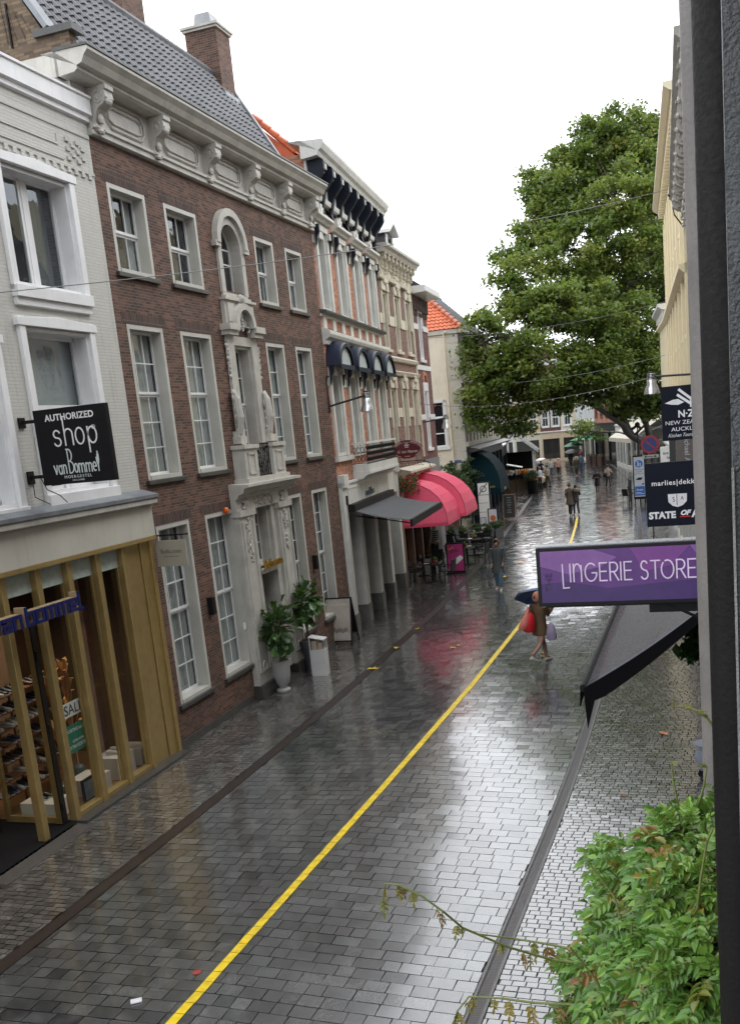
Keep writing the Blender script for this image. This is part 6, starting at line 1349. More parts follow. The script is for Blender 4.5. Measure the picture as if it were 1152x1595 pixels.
t, Q = aboard('pavement_sign', 'wooden framed chalkboard standing by the dark teal awning', (-12.1, 55.9, 0), R(6), .72, 1.5, paint('light oak', (.36, .22, .11), .5, .2, 5, .1, streak=False), plain('chalkboard', (.02, .022, .022), .7))
mb = MB()
for i in range(7): mb.text(['Menu', 'soep', 'salade', 'pasta', 'vis', 'taart', 'koffie'][i], .11, Q(0, 1.28 - i * .14, -.001), U, Vl, .001)
mb.build('lettering', plain('chalk', (.4, .4, .38), .8), t)
t = thing('menu_totem', 'tall black framed white totem sign with a crossed emblem on the left sidewalk', 'sign', (-12.15, 50.0, 0))
MB().box(-.36, .36, -.05, .05, 0, 2.72).build('frame', M_black, t, bevel=.01); MB().box(-.29, .29, -.056, -.05, .42, 2.64).build('face', paint('off white board', (.78, .78, .74), .4, .06, 2, 0), t)
mb = MB().box(-.29, .29, -.06, -.056, 2.0, 2.03).box(-.29, .2, -.06, -.056, 1.58, 1.6).box(-.29, .18, -.06, -.056, 1.1, 1.12)
mb.stroke(arc(.0, 2.33, .15, .15, 0, 360, 20), .05, (0, -.058, 0), U, V, .002); mb.stroke([(-.22, 2.08), (.2, 2.6)], .06, (0, -.058, 0), U, V, .002); mb.build('emblem', plain('grey emblem', (.12, .12, .12), .5), t)
t = thing('menu_stand', 'small black poster stand with a pizza photo beside the tall totem sign', 'sign', (-11.55, 49.2, 0))
MB().box(-.27, .27, -.03, .03, 0, 1.35).box(-.3, .3, -.2, .2, 0, .05).build('frame', M_black, t); MB().box(-.21, .21, -.036, -.03, .22, 1.3).build('poster', plain('white poster', (.62, .62, .64), .4), t)
MB().lathe([(.0, 0), (.15, 0), (.15, .004), (0, .004)], 0, 0, 16).build('food_picture', plain('orange red food print', (.55, .12, .05), .5), t).matrix_local = Matrix.Translation((0, -.04, .85)) @ Matrix.Rotation(PI / 2, 4, 'X')
t = thing('menu_stand', 'low small white notice stand on the left of the pizza poster', 'sign', (-11.98, 48.8, 0)); MB().box(-.14, .14, -.02, .02, .3, .95).box(-.02, .02, -.01, .01, 0, .3).build('frame', M_black, t); MB().box(-.12, .12, -.025, -.02, .33, .93).build('poster', plain('white poster', (.62, .62, .64), .4), t)
# terrace
M_wk = paint('black wicker', (.010, .010, .011), .6, .3, 30, .6, streak=False)
def make_chair(label, p, rz):
    t = thing('terrace_chair', label, 'chair', p, rz, 'terrace chairs')
    MB().box(-.22, .22, -.22, .22, .43, .47).build('seat', M_wk, t, bevel=.015)
    mb = MB().prism([(-.24, .46), (-.20, .46), (-.27, .88), (-.31, .88)], 'y', -.22, .22); mb.build('backrest', M_wk, t, bevel=.01)
    for sx in (-1, 1):
        for sy in (-1, 1): MB().tube([(sx * .2, sy * .2, .45), (sx * .22, sy * .21, 0)], .013, 6).build('leg', M_black, t)
    for sy in (-1, 1): MB().tube([(-.26, sy * .23, .66), (.16, sy * .24, .64), (.2, sy * .22, .45)], .014, 6).build('armrest', M_black, t)
    return t
def make_table(label, p, rz):
    t = thing('terrace_table', label, 'table', p, rz, 'terrace tables')
    MB().box(-.35, .35, -.35, .35, .72, .75).build('tabletop', plain('wet dark table top', (.03, .028, .028), .12, spec=.9), t, bevel=.006); MB().tube([(0, 0, .02), (0, 0, .72)], .035, 10).build('leg', M_black, t); MB().box(-.25, .25, -.03, .03, 0, .03).box(-.03, .03, -.25, .25, 0, .03).build('base', M_black, t); return t
TB = [(-10.65, 34.7, 'nearest the camera, before the pink poster'), (-11.55, 36.4, 'close to the bakery front'), (-10.35, 38.9, 'third from the camera'), (-10.75, 41.6, 'fourth from the camera'), (-11.3, 44.1, 'next to the dark hedge boxes')]
t0 = c0_ = None
for i, (x, y, lab) in enumerate(TB):
    lb_ = 'black terrace table ' + lab
    if i == 0: t0 = make_table(lb_, (x, y, 0), .1)
    else: dup(t0, (x, y, 0), .1 + .07 * i, lb_)
    for sg, wd in ((-1, 'left'), (1, 'right')):
        lc = 'black terrace chair on the %s of the table %s' % (wd, lab); p = (x + sg * .62, y - .05 * sg, 0); rz = (0 if sg < 0 else PI) + (.15 if i % 2 else -.12)
        if c0_ is None: c0_ = make_chair(lc, p, rz)
        else: dup(c0_, p, rz, lc)
for i, (x, y, rz) in enumerate(((-11.4, 35.2, .6), (-11.3, 37.9, 1.8), (-9.95, 36.2 + 4.2, 2.6))): dup(c0_, (x, y, 0), rz, ['black terrace chair turned aside by the white cup table', 'black terrace chair standing alone before the bakery front', 'black terrace chair alone on the kerb edge'][i])
def cup(p, lab): t = MB().lathe([(.03, 0), (.035, .01), (.045, .1), (.04, .1), (.03, .02)], 0, 0, 12).build('cup', plain('white china', (.7, .7, .68), .25), smooth=True); tag(t, lab, 'cup'); t.location = p
cup((-11.6, 36.35, .75), 'white cup on the table by the bakery front'); cup((-11.3, 44.0, .75), 'white cup on the table by the hedge boxes')
for i, (x, y) in enumerate(((-10.55, 34.75), (-10.7, 41.6), (-10.4, 38.9))):
    t = thing('table_plant', ['small red pot with green plant on the nearest terrace table', 'small plant on the fourth terrace table', 'small plant on the third terrace table'][i], 'plant', (x, y, .75)); MB().lathe([(.05, 0), (.07, .09), (.06, .09)], 0, 0, 12).build('pot', plain('red pot', (.3, .02, .02), .4), t)
    vs, tn = leaf_cloud([(0, 0, .15, .09)], 90, .03, 900, .03, np.random.RandomState(i)); cloud_obj('foliage', vs, tn, M_leafV, t, (0, 0, 0))
for i, (x, y) in enumerate(((-10.82, 34.6), (-10.3, 39.1), (-10.9, 41.7))):
    o = MB().box(-.1, .1, -.07, .07, 0, .004).build('menu_card', plain('white card', (.7, .7, .68), .5)); tag(o, ['white menu card on the nearest terrace table', 'white menu card on the third terrace table', 'white menu card on the fourth terrace table'][i], 'card'); o.location = (x, y, .752); o.rotation_euler.z = .3 * i
t = thing('poster_stand', 'pink ice cream poster in a black stand between the terrace tables', 'sign', (-10.25, 36.7, 0), .05)
MB().box(-.37, .37, -.03, .03, .04, 1.22).box(-.4, .4, -.18, .18, 0, .05).build('frame', M_black, t); MB().box(-.32, .32, -.036, -.03, .1, 1.17).build('poster', paint('magenta poster', (.42, .035, .16), .4, .25, 3, 0, streak=False), t)
MB().text('ijsjes', .2, (-.03, -.039, .86), U, V, .001, 1, shear=.3).build('lettering', plain('purple print', (.10, .01, .12), .5), t); MB().ball((-.2, -.037, .98), (.06, .004, .05), 8, 5).ball((-.1, -.037, 1.03), (.06, .004, .05), 8, 5).build('fruit_print', plain('orange print', (.7, .22, .05), .5), t)
MB().prism([(-.08, .55), (.2, .72), (.3, .66), (.3, .58), (.05, .38), (-.1, .42)], 'y', -.04, -.037).build('package_print', plain('white print', (.7, .7, .7), .5), t)
def hedge(name, label, p, rz, L, w, h, ph, mat, boxm, n, seed, group=None, cat='planter'):
    t = thing(name, label, cat, p, rz, group); MB().box(-L / 2, L / 2, -w / 2, w / 2, 0, ph).build('box', boxm, t, bevel=.01)
    k = max(1, int(L / w)); bl = [(-L / 2 + L * (i + .5) / k, 0, ph + h * .45, max(w * .55, h * .5)) for i in range(k)]
    vs, tn = leaf_cloud(bl, n, .04, 500, .05, np.random.RandomState(seed)); cloud_obj('foliage', vs, tn, mat, t, (0, 0, 0)); return t
M_hed = leafmat('dark hedge leaf', [(.012, .028, .010), (.03, .06, .02), (.06, .09, .03)], .45, .2)
for i, (x, y, r) in enumerate(((-12.6, 45.6, 0), (-11.5, 46.2, 0), (-11.0, 47.2, 1.4))): hedge('hedge_planter', ['black planter box with hedge on the far left of the terrace end', 'black planter box with hedge behind the last terrace table', 'black planter box with hedge at the kerb corner of the terrace'][i], (x, y, 0), r, 1.05, .4, .4, .55, M_hed, M_black, 1500, i)
# creeper over the courtyard wall
t = thing('wall_creeper', 'dark leafy creeper covering the courtyard wall beside the cream house', 'plant', (-14.2, 48, 0))
vs, tn = leaf_cloud([(.0 + .3 * math.sin(i * 2.1), -4 + i * .95, 2.6 + .5 * math.sin(i * 1.3), .75) for i in range(11)] + [(.2, 3.6, 1.8, .8), (.1, 5.0, 3.2, .9), (.3, 4.6, 1.1, .7), (.2, 2, 1.6, .7), (.2, 0, 1.8, .6)], 16000, .075, 26, .12, np.random.RandomState(3)); cloud_obj('foliage', vs, tn, M_hed, t, (0, 0, 0)); MB().tube([(0, 2, 0), (.1, 2.2, 1.5), (0, 2.8, 2.6)], .05, 7).tube([(0, 4.5, 0), (.1, 4.6, 1.6), (0, 5, 3)], .04, 7).build('stem', M_bark, t)
# tall planter and flower stall
t = thing('barrel_planter', 'tall black planter with a green shrub at the kerb by the flower stall', 'planter', (-14.15, 74.2, 0)); MB().lathe([(.34, 0), (.38, .05), (.42, 1.0), (.44, 1.02), (.38, 1.02), (.36, .9)], 0, 0, 20).build('tub', M_black, t, smooth=True)
vs, tn = leaf_cloud([(0, 0, 1.4, .5)], 1800, .05, 200, .08, np.random.RandomState(8)); cloud_obj('foliage', vs, tn, M_hed, t, (0, 0, 0))
K = thing('flower_kiosk', 'small flower stall with a white gabled roof on the left side', 'stall', (-16.6, 80.5, 0), R(8))
mb = MB()
for x in (-1.5, 1.5):
    for y in (-1.6, 1.6): mb.box(x - .06, x + .06, y - .06, y + .06, 0, 3.1)
mb.build('post', M_white, K)
rf = MB().prism([(-1.9, 3.0), (0, 4.6), (1.9, 3.0), (1.9, 3.12), (0, 4.75), (-1.9, 3.12)], 'y', -2.0, 2.0).build('roof', paint('grey brown felt', (.10, .08, .075), .6), K)
MB().prism([(-1.95, 2.95), (0, 4.55), (1.95, 2.95), (1.95, 3.2), (0, 4.82), (-1.95, 3.2)], 'y', -2.08, -2.0).build('bargeboard', M_white, rf)
MB().box(-1.4, 1.4, -1.5, 1.5, 0, .9).build('counter', paint('weathered wood', (.14, .09, .05), .6), K); MB().box(-1.3, 1.3, 1.3, 1.4, .9, 3).build('back_wall', M_dark, K)
t = thing('market_parasol', 'small square white stall canopy beside the flower stall', 'canopy', (-15.9, 76.4, 0), R(10)); MB().prism([(-.6, 2.25), (.6, 1.95), (.6, 2.0), (-.6, 2.3)], 'y', -.8, .8).build('canvas', M_white, t); MB().tube([(0, 0, 0), (0, 0, 2.2)], .03, 6).build('pole', M_black, t)
fl = [plain('orange blossom', (.6, .2, .03), .6), plain('yellow blossom', (.55, .42, .03), .6), plain('rust blossom', (.35, .10, .04), .6), plain('pink blossom', (.5, .12, .2), .6), plain('white blossom', (.6, .6, .55), .6)]
fb0 = []
for k in range(5):
    t = thing('flower_bucket', 'bucket of %s flowers at the flower stall' % ['orange', 'yellow', 'rust red', 'pink', 'white'][k], 'flowers', (0, 0, -9), 0, ['orange', 'yellow', 'rust red', 'pink', 'white'][k] + ' flower buckets'); MB().lathe([(.13, 0), (.17, .32), (.15, .32)], 0, 0, 10).build('bucket', M_black, t)
    mb = MB(); rr = random.Random(k)
    for i in range(40): a = rr.uniform(0, 6.28); r = rr.uniform(0, .24); mb.ball((1.3 * r * math.cos(a), 1.3 * r * math.sin(a), .5 + rr.uniform(-.1, .22)), .075, 5, 3)
    mb.build('blossom', fl[k], t); vs, tn = leaf_cloud([(0, 0, .42, .2)], 160, .05, 300, .06, np.random.RandomState(k)); cloud_obj('foliage', vs, tn, M_hed, t, (0, 0, 0)); fb0.append(t)
us = [0] * 5; rr = random.Random(6); 
for i in range(30):
    k = rr.choice((0, 1, 1, 2, 0, 3, 4)); j = i % 6; rw = i // 6; p = (-15.6 + .42 * j - .15 * rw * 0, 79.0 + rw * 1.15 - .12 * j, .0 if rw % 2 == 0 else .0)
    if i < 14: p = (-17.6 + (i % 7) * .42, 78.9 + (i // 7) * .5, .9)
    elif i < 24: p = (-15.1 + .05 * (i % 5), 78.4 + (i - 14) * .55, .25 * ((i + 1) % 2))
    else: p = (-14.7, 78.6 + (i - 24) * .9, 0)
    if us[k] == 0: fb0[k].location = p; us[k] = 1
    else: dup(fb0[k], p, rr.random() * 6)
for k in range(5):
    if us[k] == 0: fb0[k].location = (-15.4, 82 + k * .4, 0)
hedge('autumn_shrub', 'round rust coloured shrub behind the flower stall', (-18.2, 95, 0), 0, 1.6, 1.2, 1.9, 1.0, leafmat('rust leaf', [(.12, .05, .015), (.25, .09, .02), (.16, .12, .03)]), M_black, 2500, 9)
# green parasols
def parasol(label, p, r, z, mat, group):
    t = thing('parasol', label, 'parasol', p, .3, group); n = 8; mb = MB()
    for k in range(n):
        a0, a1 = 2 * PI * k / n, 2 * PI * (k + 1) / n; mb.add([(0, 0, z + .55), (r * math.cos(a0), r * math.sin(a0), z), (r * math.cos((a0 + a1) / 2) * .93, r * math.sin((a0 + a1) / 2) * .93, z + .03), (r * math.cos(a1), r * math.sin(a1), z)], [(0, 1, 2), (0, 2, 3)])
    mb.build('canopy', mat, t, recalc=False, solid=.01); MB().tube([(0, 0, 0), (0, 0, z + .6)], .03, 6).build('pole', M_black, t); MB().lathe([(.3, 0), (.3, .1), (.05, .12)], 0, 0, 12).build('base', M_black, t)
    mb = MB()
    for k in range(n): a = 2 * PI * k / n; mb.tube([(0, 0, z + .1), (r * .5 * math.cos(a), r * .5 * math.sin(a), z + .25)], .01, 4)
    mb.build('strut', M_black, t); return t
M_gp = plain('mint green canvas', (.10, .36, .20), .5)
parasol('mint green parasol in front of the pale green white house', (-15.0, 111.5, 0), 1.75, 2.75, M_gp, 'green parasols'); parasol('darker green parasol left of the mint one', (-16.4, 112, 0), 1.4, 2.1, plain('bottle green canvas', (.05, .13, .08), .5), 'green parasols')
for i in range(3): hedge('hedge_planter', ['wooden terrace planter left under the mint green parasol', 'wooden terrace planter in the middle under the mint green parasol', 'wooden terrace planter right under the mint green parasol'][i], (-14.4 + i * .75, 109.8 - 1.2 * i, 0), R(-50), .85, .4, .3, .9, M_hed, paint('dark red brown planks', (.06, .025, .018), .5), 300, 20 + i)
# right side: information post, no parking sign, terrace things, cream awning
t = thing('information_sign', 'black framed pedestrian zone sign with blue round symbol and blue lower panel', 'sign', (-4.98, 60, 0))
MB().box(-.36, .36, -.05, .05, .35, 2.95).box(-.32, -.26, -.03, .03, 0, .35).box(.26, .32, -.03, .03, 0, .35).build('frame', M_black, t); MB().box(-.30, .30, -.056, -.05, .5, 2.86).build('face', plain('pale sign face', (.5, .53, .58), .4), t)
MB().box(-.28, .28, -.062, -.057, .56, 1.12).build('lower_panel', plain('signal blue', (.02, .12, .42), .4), t)
cd = MB().prism(arc(0, 2.45, .22, .22, 0, 345, 23), 'y', -.062, -.057).build('blue_disc', plain('signal blue', (.02, .12, .42), .4), t)
mb = MB().stroke([(-.05, 2.32), (-.05, 2.5)], .05, (0, -.066, 0), U, V, .002).stroke([(.07, 2.32), (.07, 2.42)], .04, (0, -.066, 0), U, V, .002).ball((-.05, -.066, 2.57), (.035, .004, .035), 8, 5).ball((.07, -.066, 2.47), (.03, .004, .03), 8, 5).box(-.24, .24, -.066, -.063, .66, .68).box(-.24, .1, -.066, -.063, .74, .76)
mb.text('Breda', .16, (0, -.065, .86), U, V, .001); mb.build('white_symbol', M_wh, t)
MB().box(-.3, .3, -.062, -.057, 2.1, 2.12).box(-.3, .3, -.062, -.057, 1.86, 1.875).box(-.18, .14, -.062, -.057, 1.5, 1.58).box(-.1, .18, -.062, -.057, 1.58, 1.64).box(.14, .26, -.062, -.057, 1.2, 1.28).text('ZONE', .12, (0, -.06, 1.95), U, V, .001).build('black_symbol', M_black, t)
MB().tube([(0, .1, 0), (0, .1, 4.6)], .04, 8).build('pole', M_black, t); MB().tube([(-.35, .1, 4.5), (0, .1, 4.7), (.25, .1, 4.45)], .09, 7).ball((0, .1, 4.75), .16, 8, 5).build('finial', M_black, t)
t = thing('no_parking_sign', 'round blue and red no parking sign above a double arrow plate', 'sign', (-2.72, 38, 0))
MB().prism(arc(0, 4.37, .34, .34, 0, 348, 29), 'y', -.02, 0).build('rim', plain('sign red', (.28, .01, .03), .4), t); MB().prism(arc(0, 4.37, .25, .25, 0, 348, 29), 'y', -.026, -.02).build('disc', plain('dark sign blue', (.015, .03, .16), .4), t)
MB().stroke([(-.19, 4.55), (.19, 4.19)], .055, (0, -.03, 0), U, V, .002).build('bar', plain('sign red', (.28, .01, .03), .4), t); MB().box(-.3, .3, -.02, 0, 3.86, 3.98).build('arrow_plate', plain('grey white plate', (.4, .4, .4), .4), t)
MB().box(-.16, .16, -.024, -.02, 3.91, 3.93).prism([(-.24, 3.92), (-.15, 3.96), (-.15, 3.88)], 'y', -.024, -.02).prism([(.24, 3.92), (.15, 3.96), (.15, 3.88)], 'y', -.024, -.02).build('arrow', M_black, t); MB().tube([(0, .03, 0), (0, .03, 4.6)], .03, 8).box(0, .9, .0, .05, 4.1, 4.14).build('pole', plain('dark galvanised pole', (.08, .08, .08), .4), t)
for i, (x, y, rz) in enumerate(((-5.7, 63.5, .4), (-5.2, 62.4, 2.8), (-5.9, 61.9, 1.0))): dup(c0_, (x, y, 0), rz, ['black chair behind the information sign, farthest', 'black chair right behind the information sign', 'black chair left of the information sign'][i])
t = thing('terrace_screen', 'black terrace windscreen with a green logo left of the information sign', 'screen', (-5.62, 60.6, 0), R(-80)); MB().box(-.8, .8, -.02, .02, .15, 1.5).build('panel', plain('black canvas screen', (.014, .016, .015), .5), t); MB().box(-.82, -.78, -.03, .03, 0, 1.55).box(.78, .82, -.03, .03, 0, 1.55).build('post', M_black, t); MB().box(-.5, .3, .02, .024, .4, .6).box(-.5, .5, .02, .024, 1.15, 1.3).build('logo', plain('faded green print', (.06, .14, .04), .5), t)
t = thing('folding_awning', 'long cream awning in front of the white house on the right square', 'awning', (-5.15, 83.0, 0), R(180 + 16.2))
MB().grid(None, 8, 4, lambda u, q: (.1 + 2.6 * q, -8 + 10 * u, 4.9 - 1.6 * q)).build('canvas', paint('cream canvas', (.52, .48, .38), .6), t, solid=.01); MB().box(2.68, 2.72, -8, 2, 3.0, 3.32).build('valance', paint('cream canvas', (.52, .48, .38), .6), t)
MB().tube([(.1, -7.8, 4.2), (2.6, -7.8, 3.3)], .03, 6).tube([(.1, 1.8, 4.2), (2.6, 1.8, 3.3)], .03, 6).build('arm', M_white, t)
t = thing('hanging_plant', 'green fern in a basket hanging by the wall behind the pale drainpipe', 'plant', (-.40, 13.6, 2.55)); vs, tn = leaf_cloud([(0, 0, 0, .26)], 420, .09, 200, .09, np.random.RandomState(2)); cloud_obj('foliage', vs, tn, leafmat('fern leaf', [(.02, .07, .02), (.05, .16, .04)]), t, (0, 0, 0)); MB().lathe([(.04, -.25), (.14, -.12), (.16, 0)], 0, 0, 12).tube([(0, 0, 0), (.2, 0, .55)], .008, 5).build('basket', M_black, t)
t = thing('flower_pot', 'pale blue pot with a dark foot low at the wall behind the pale drainpipe', 'pot', (-.42, 15.2, 0)); MB().lathe([(.10, .08), (.19, .3), (.14, .42), (.2, .52), (.16, .52)], 0, 0, 14).build('body', plain('pale blue glaze', (.35, .38, .46), .25), t, smooth=True); MB().lathe([(.14, 0), (.1, .08), (.0, .09)], 0, 0, 12).build('foot', M_black, t)
# leaves and litter on the wet stones
M_yl = plain('yellow leaf', (.55, .38, .03), .5); M_ol = plain('orange leaf', (.5, .2, .08), .5)
def fallen(p, s, rz, m, lab):
    pts = []
    for k in range(10): a = 2 * PI * k / 10; r = s * (1 if k % 2 == 0 else .55) * (1.1 if k == 0 else 1); pts.append((r * math.cos(a), r * .8 * math.sin(a), .004 + .012 * (k % 3)))
    o = MB().add([(0, 0, .006)] + pts, [(0, i + 1, (i + 1) % 10 + 1) for i in range(10)]).build('fallen_leaf', m); tag(o, lab, 'leaf', 'fallen leaves on the wet street'); o.location = (p[0], p[1], .008 + crown(p[0], p[1])); o.rotation_euler.z = rz
for i, (x, y, s, m, l) in enumerate([(-8.51, 21.93, .16, M_yl, 'large yellow leaf at the left gutter, nearest of the three there'), (-8.60, 24.09, .13, M_yl, 'yellow leaf at the left gutter, middle of the three there'), (-8.73, 26.47, .12, M_yl, 'yellow leaf at the left gutter, farthest of the three there'), (-6.94, 23.84, .1, M_yl, 'yellow leaf in the left half of the road beside a twin'), (-6.85, 24.1, .08, M_yl, 'smaller yellow leaf beside its twin in the left half of the road'), (-4.43, 23.14, .1, M_yl, 'yellow leaf between the feet of the woman with the bags'), (-4.36, 22.8, .09, M_yl, 'second yellow leaf by the feet of the woman with the bags'), (-7.98, 35.11, .16, M_yl, 'yellow leaf right of the man in the grey parka'), (-8.06, 38.4, .14, M_yl, 'yellow leaf behind the man in the grey parka'), (-1.19, 17.16, .12, M_ol, 'orange leaf alone on the right sidewalk'), (-1.62, 14.2, .06, M_ol, 'small orange leaf near the creeper on the right sidewalk')]): fallen((x, y), s, i * 1.3, m, l)
o = MB().box(-.06, .06, -.04, .04, 0, .012).build('paper_scrap', plain('white paper', (.75, .72, .75), .5)); tag(o, 'white crumpled paper scrap with pink mark on the road at the bottom', 'litter'); o.location = (-6.14, 7.83, .006 + crown(-6.14, 7.83)); o.rotation_euler.z = .6
o = MB().lathe([(.03, 0), (.05, 0), (.05, .006), (.03, .006)], 0, 0, 14).build('bottle_ring', plain('faded red ring', (.35, .05, .04), .5)); tag(o, 'small red ring lying beside the yellow line', 'litter'); o.location = (-5.75, 8.45, .006 + crown(-5.75, 8.45))
vs, tn = leaf_cloud([(-6.78, 16.78, .012, .45), (-6.4, 16.95, .012, .35)], 130, .018, 600, .05, np.random.RandomState(4), flat=.01); vs[:, :, 2] = .012 + crown(-6.6, 16.8) + (vs[:, :, 2] - .01) * .12
o = cloud_obj('crumbs', vs, tn, plain('pale crumbs', (.4, .36, .2), .6), None, (0, 0, 0)); o['kind'] = 'stuff'
# ================================================================== people
M_skin = plain('skin', (.42, .23, .16), .5)
def skinmesh(pts, edges, rad, name, mat, parent, root=0, sub=1):
    me = bpy.data.meshes.new(name); me.from_pydata([tuple(p) for p in pts], edges, []); o = bpy.data.objects.new(name, me); C.objects.link(o); m = o.modifiers.new('Skin', 'SKIN')
    for i, v in enumerate(me.skin_vertices[0].data): v.radius = (rad[i], rad[i]) if not isinstance(rad[i], tuple) else rad[i]; v.use_root = (i == root)
    m.use_smooth_shade = True; m.branch_smoothing = .2
    s = o.modifiers.new('Sub', 'SUBSURF'); s.levels = sub; s.render_levels = sub; me.materials.append(mat); o.parent = parent; return o
def ring(c, a, b, ax=(1, 0, 0), ay=(0, 1, 0), n=14): c, ax, ay = Vector(c), Vector(ax), Vector(ay); return [c + ax * (a * math.cos(2 * PI * k / n)) + ay * (b * math.sin(2 * PI * k / n)) for k in range(n)]
def person(label, p, rz, h=1.72, coat=(.1, .1, .1), hem=.85, legs=(.02, .02, .03), shoes=(.6, .6, .6), hair=(.03, .02, .015), stride=.22, arms=None, hood=None, cap=None, flare=1.0, bare=0.0, hairlong=0, collar=None, group=None, top2=None, lift=0.0, fingers=True):
    """faces local +x; z up; one continuous skinned body, clothing as children"""
    t = thing('person', label, 'person', (*p, crown(*p)), rz, group); k = h / 1.75; _f = lambda x, y, z: Vector((x * k, y * k, z * k))
    arms = arms or (((.02, .06, -.28), (.08, .07, -.53)), ((.0, -.06, -.28), (.06, -.07, -.53)))
    P, E_, Rd = [], [], []
    def add(v, r, e=None): P.append(v); Rd.append(r if isinstance(r, tuple) else r * k); 
    def j(v, r, par):
        add(v, r); i = len(P) - 1
        if par is not None: E_.append((par, i))
        return i
    pel = j(_f(0, 0, .95), .13, None); wa = j(_f(0, 0, 1.12), .115, pel); chs = j(_f(0, 0, 1.33), .135, wa); nk = j(_f(-.005, 0, 1.50), .055, chs); hb = j(_f(.01, 0, 1.585), .075, nk); hd = j(_f(.015, 0, 1.67), .085, hb)
    feet = []; knees = []
    for sg, st in ((1, stride), (-1, -stride)):
        hp = j(_f(0, sg * .085, .90), .085, pel); kn = j(_f(st * .55 + .03, sg * .09, .50), .055, hp); lz = (lift if st < 0 else 0); an = j(_f(st - .03 - lz * .5, sg * .09, .09 + lz), .038, kn); to = j(_f(st + .12 - lz * .4, sg * .095, .035 + lz * .4), .035, an); feet.append((P[an], P[to], lz)); knees.append((P[hp], P[kn], P[an]))
    hands = []
    for sg, (el, ha) in zip((1, -1), arms):
        sh = j(_f(0, sg * .17, 1.42), .06, chs); e = j(P[sh] + _f(*el), .042, sh); w = j(P[sh] + _f(*ha), .028, e); d = (P[w] - P[e]).normalized(); side = Vector((0, 0, 1)).cross(d); side = side.normalized() if side.length > .1 else Vector((1, 0, 0)); pm = j(P[w] + d * .06 * k, .03, w); hands.append((P[sh], P[e], P[w], P[pm]))
        if fingers:
            for q in range(4):
                b = P[pm] + d * .03 * k + side * ((q - 1.5) * .018 * k); f1 = j(b, .009, pm); nrm = d.cross(side); f2 = j(b + d * (.035 + .006 * (q in (1, 2))) * k - nrm * .008 * k, .008, f1); j(P[f2] + d * .02 * k - nrm * .018 * k, .007, f2)
            t1 = j(P[w] + d * .03 * k + side * .03 * k, .010, pm); j(P[t1] + d * .035 * k + side * .018 * k, .008, t1)
    body = skinmesh(P, E_, Rd, 'body', M_skin, t)
    # face
    MB().ball(tuple(_f(.105, 0, 1.655)), (.016 * k, .012 * k, .02 * k), 6, 4).build('nose', M_skin, t); 
    MB().ball(tuple(_f(.092, .032, 1.685)), .009 * k, 6, 4).build('eye', M_black, t); MB().ball(tuple(_f(.092, -.032, 1.685)), .009 * k, 6, 4).build('eye', M_black, t); MB().box(*(v * k for v in (.088, .096, -.022, .022, 1.608, 1.616))).build('mouth', plain('lips', (.3, .09, .08), .5), t)
    # hair / hood / cap
    if hood:
        mb = MB(); mb.loft([[_f(-.02 + x, .0, 0) + Vector((0, .105 * k * w * math.cos(a), (1.66 + .135 * w * math.sin(a)) * k)) for a in [2 * PI * q / 14 for q in range(14)]] for x, w in ((-.115, .25), (-.10, .7), (-.05, .98), (.02, 1.05), (.09, .95), (.105, .82))], cap=False); mb.build('hood', hood, t, smooth=True, solid=.012)
    else:
        mb = MB().ball(tuple(_f(-.015, 0, 1.695)), (.105 * k, .098 * k, .105 * k), 12, 8)
        if hairlong: mb.loft([ring(_f(-.06, 0, 1.70), .06 * k, .095 * k), ring(_f(-.08, 0, 1.58), .05 * k, .10 * k), ring(_f(-.10, 0, 1.58 - hairlong), .03 * k, .08 * k)])
        mb.build('hair', plain('hair %.2f %.2f' % hair[:2], hair, .5), t, smooth=True)
    if cap: MB().ball(tuple(_f(-.005, 0, 1.73)), (.115 * k, .108 * k, .085 * k), 12, 6).lathe([(.13 * k, 1.715 * k), (.135 * k, 1.72 * k), (.1 * k, 1.735 * k)], .02 * k, 0, 14).build('cap', plain('cap %.2f' % cap[0], cap, .7), t, smooth=True)
    cm = paint('cloth %.3f %.3f %.3f' % coat, coat, .75, .2, 7, .3, streak=False)
    mb = MB(); fl = flare; hz = hem; rg = [(1.52, .06, .07), (1.48, .085, .13), (1.43, .11, .205), (1.33, .135, .20), (1.20, .13, .18), (1.06, .13, .175), (.95, .145, .19)]
    rg = [r for r in rg if r[0] > hz + .05] + [(hz, (.15 + (.95 - min(hz, .95)) * .18 * fl), (.195 + (.95 - min(hz, .95)) * .12 * fl))]
    n = 18; rings = []
    for i, (z, a, b) in enumerate(rg):
        q = []
        for m in range(n):
            an = 2 * PI * m / n; f = 1 + (.05 * math.sin(an * 5 + i) if z < 1.1 else 0); q.append(_f(a * f * math.cos(an), b * f * math.sin(an), z))
        rings.append(q)
    mb.loft(rings)
    for (s0, e0, w0, p0) in hands: mb.tube([s0 + Vector((0, 0, .03 * k)), s0.lerp(e0, .35), e0, e0.lerp(w0, .5), w0], [.085 * k, .08 * k, .068 * k, .06 * k, .052 * k], 10)
    mb.build('coat', cm, t, smooth=True)
    if top2: MB().box(*(v * k for v in (.128, .14, -.012, .012, hem + .03, 1.45))).build('zip', plain('zip %.2f' % top2[0], top2, .5), t)
    lm = paint('legwear %.3f %.3f %.3f' % legs, legs, .7, .2, 8, .2, streak=False); mb = MB()
    for (hp, kn, an) in knees:
        mb.tube([hp + Vector((0, 0, .04)), hp.lerp(kn, .5), kn, kn.lerp(an, .5), an + Vector((0, 0, .02))], [.10 * k, .088 * k, (.068 - .012 * bare) * k, (.064 - .012 * bare) * k, (.055 - .016 * bare) * k], 10)
    mb.build('trousers' if not bare else 'tights', lm, t, smooth=True)
    sm = plain('shoe %.2f' % shoes[0], shoes, .5)
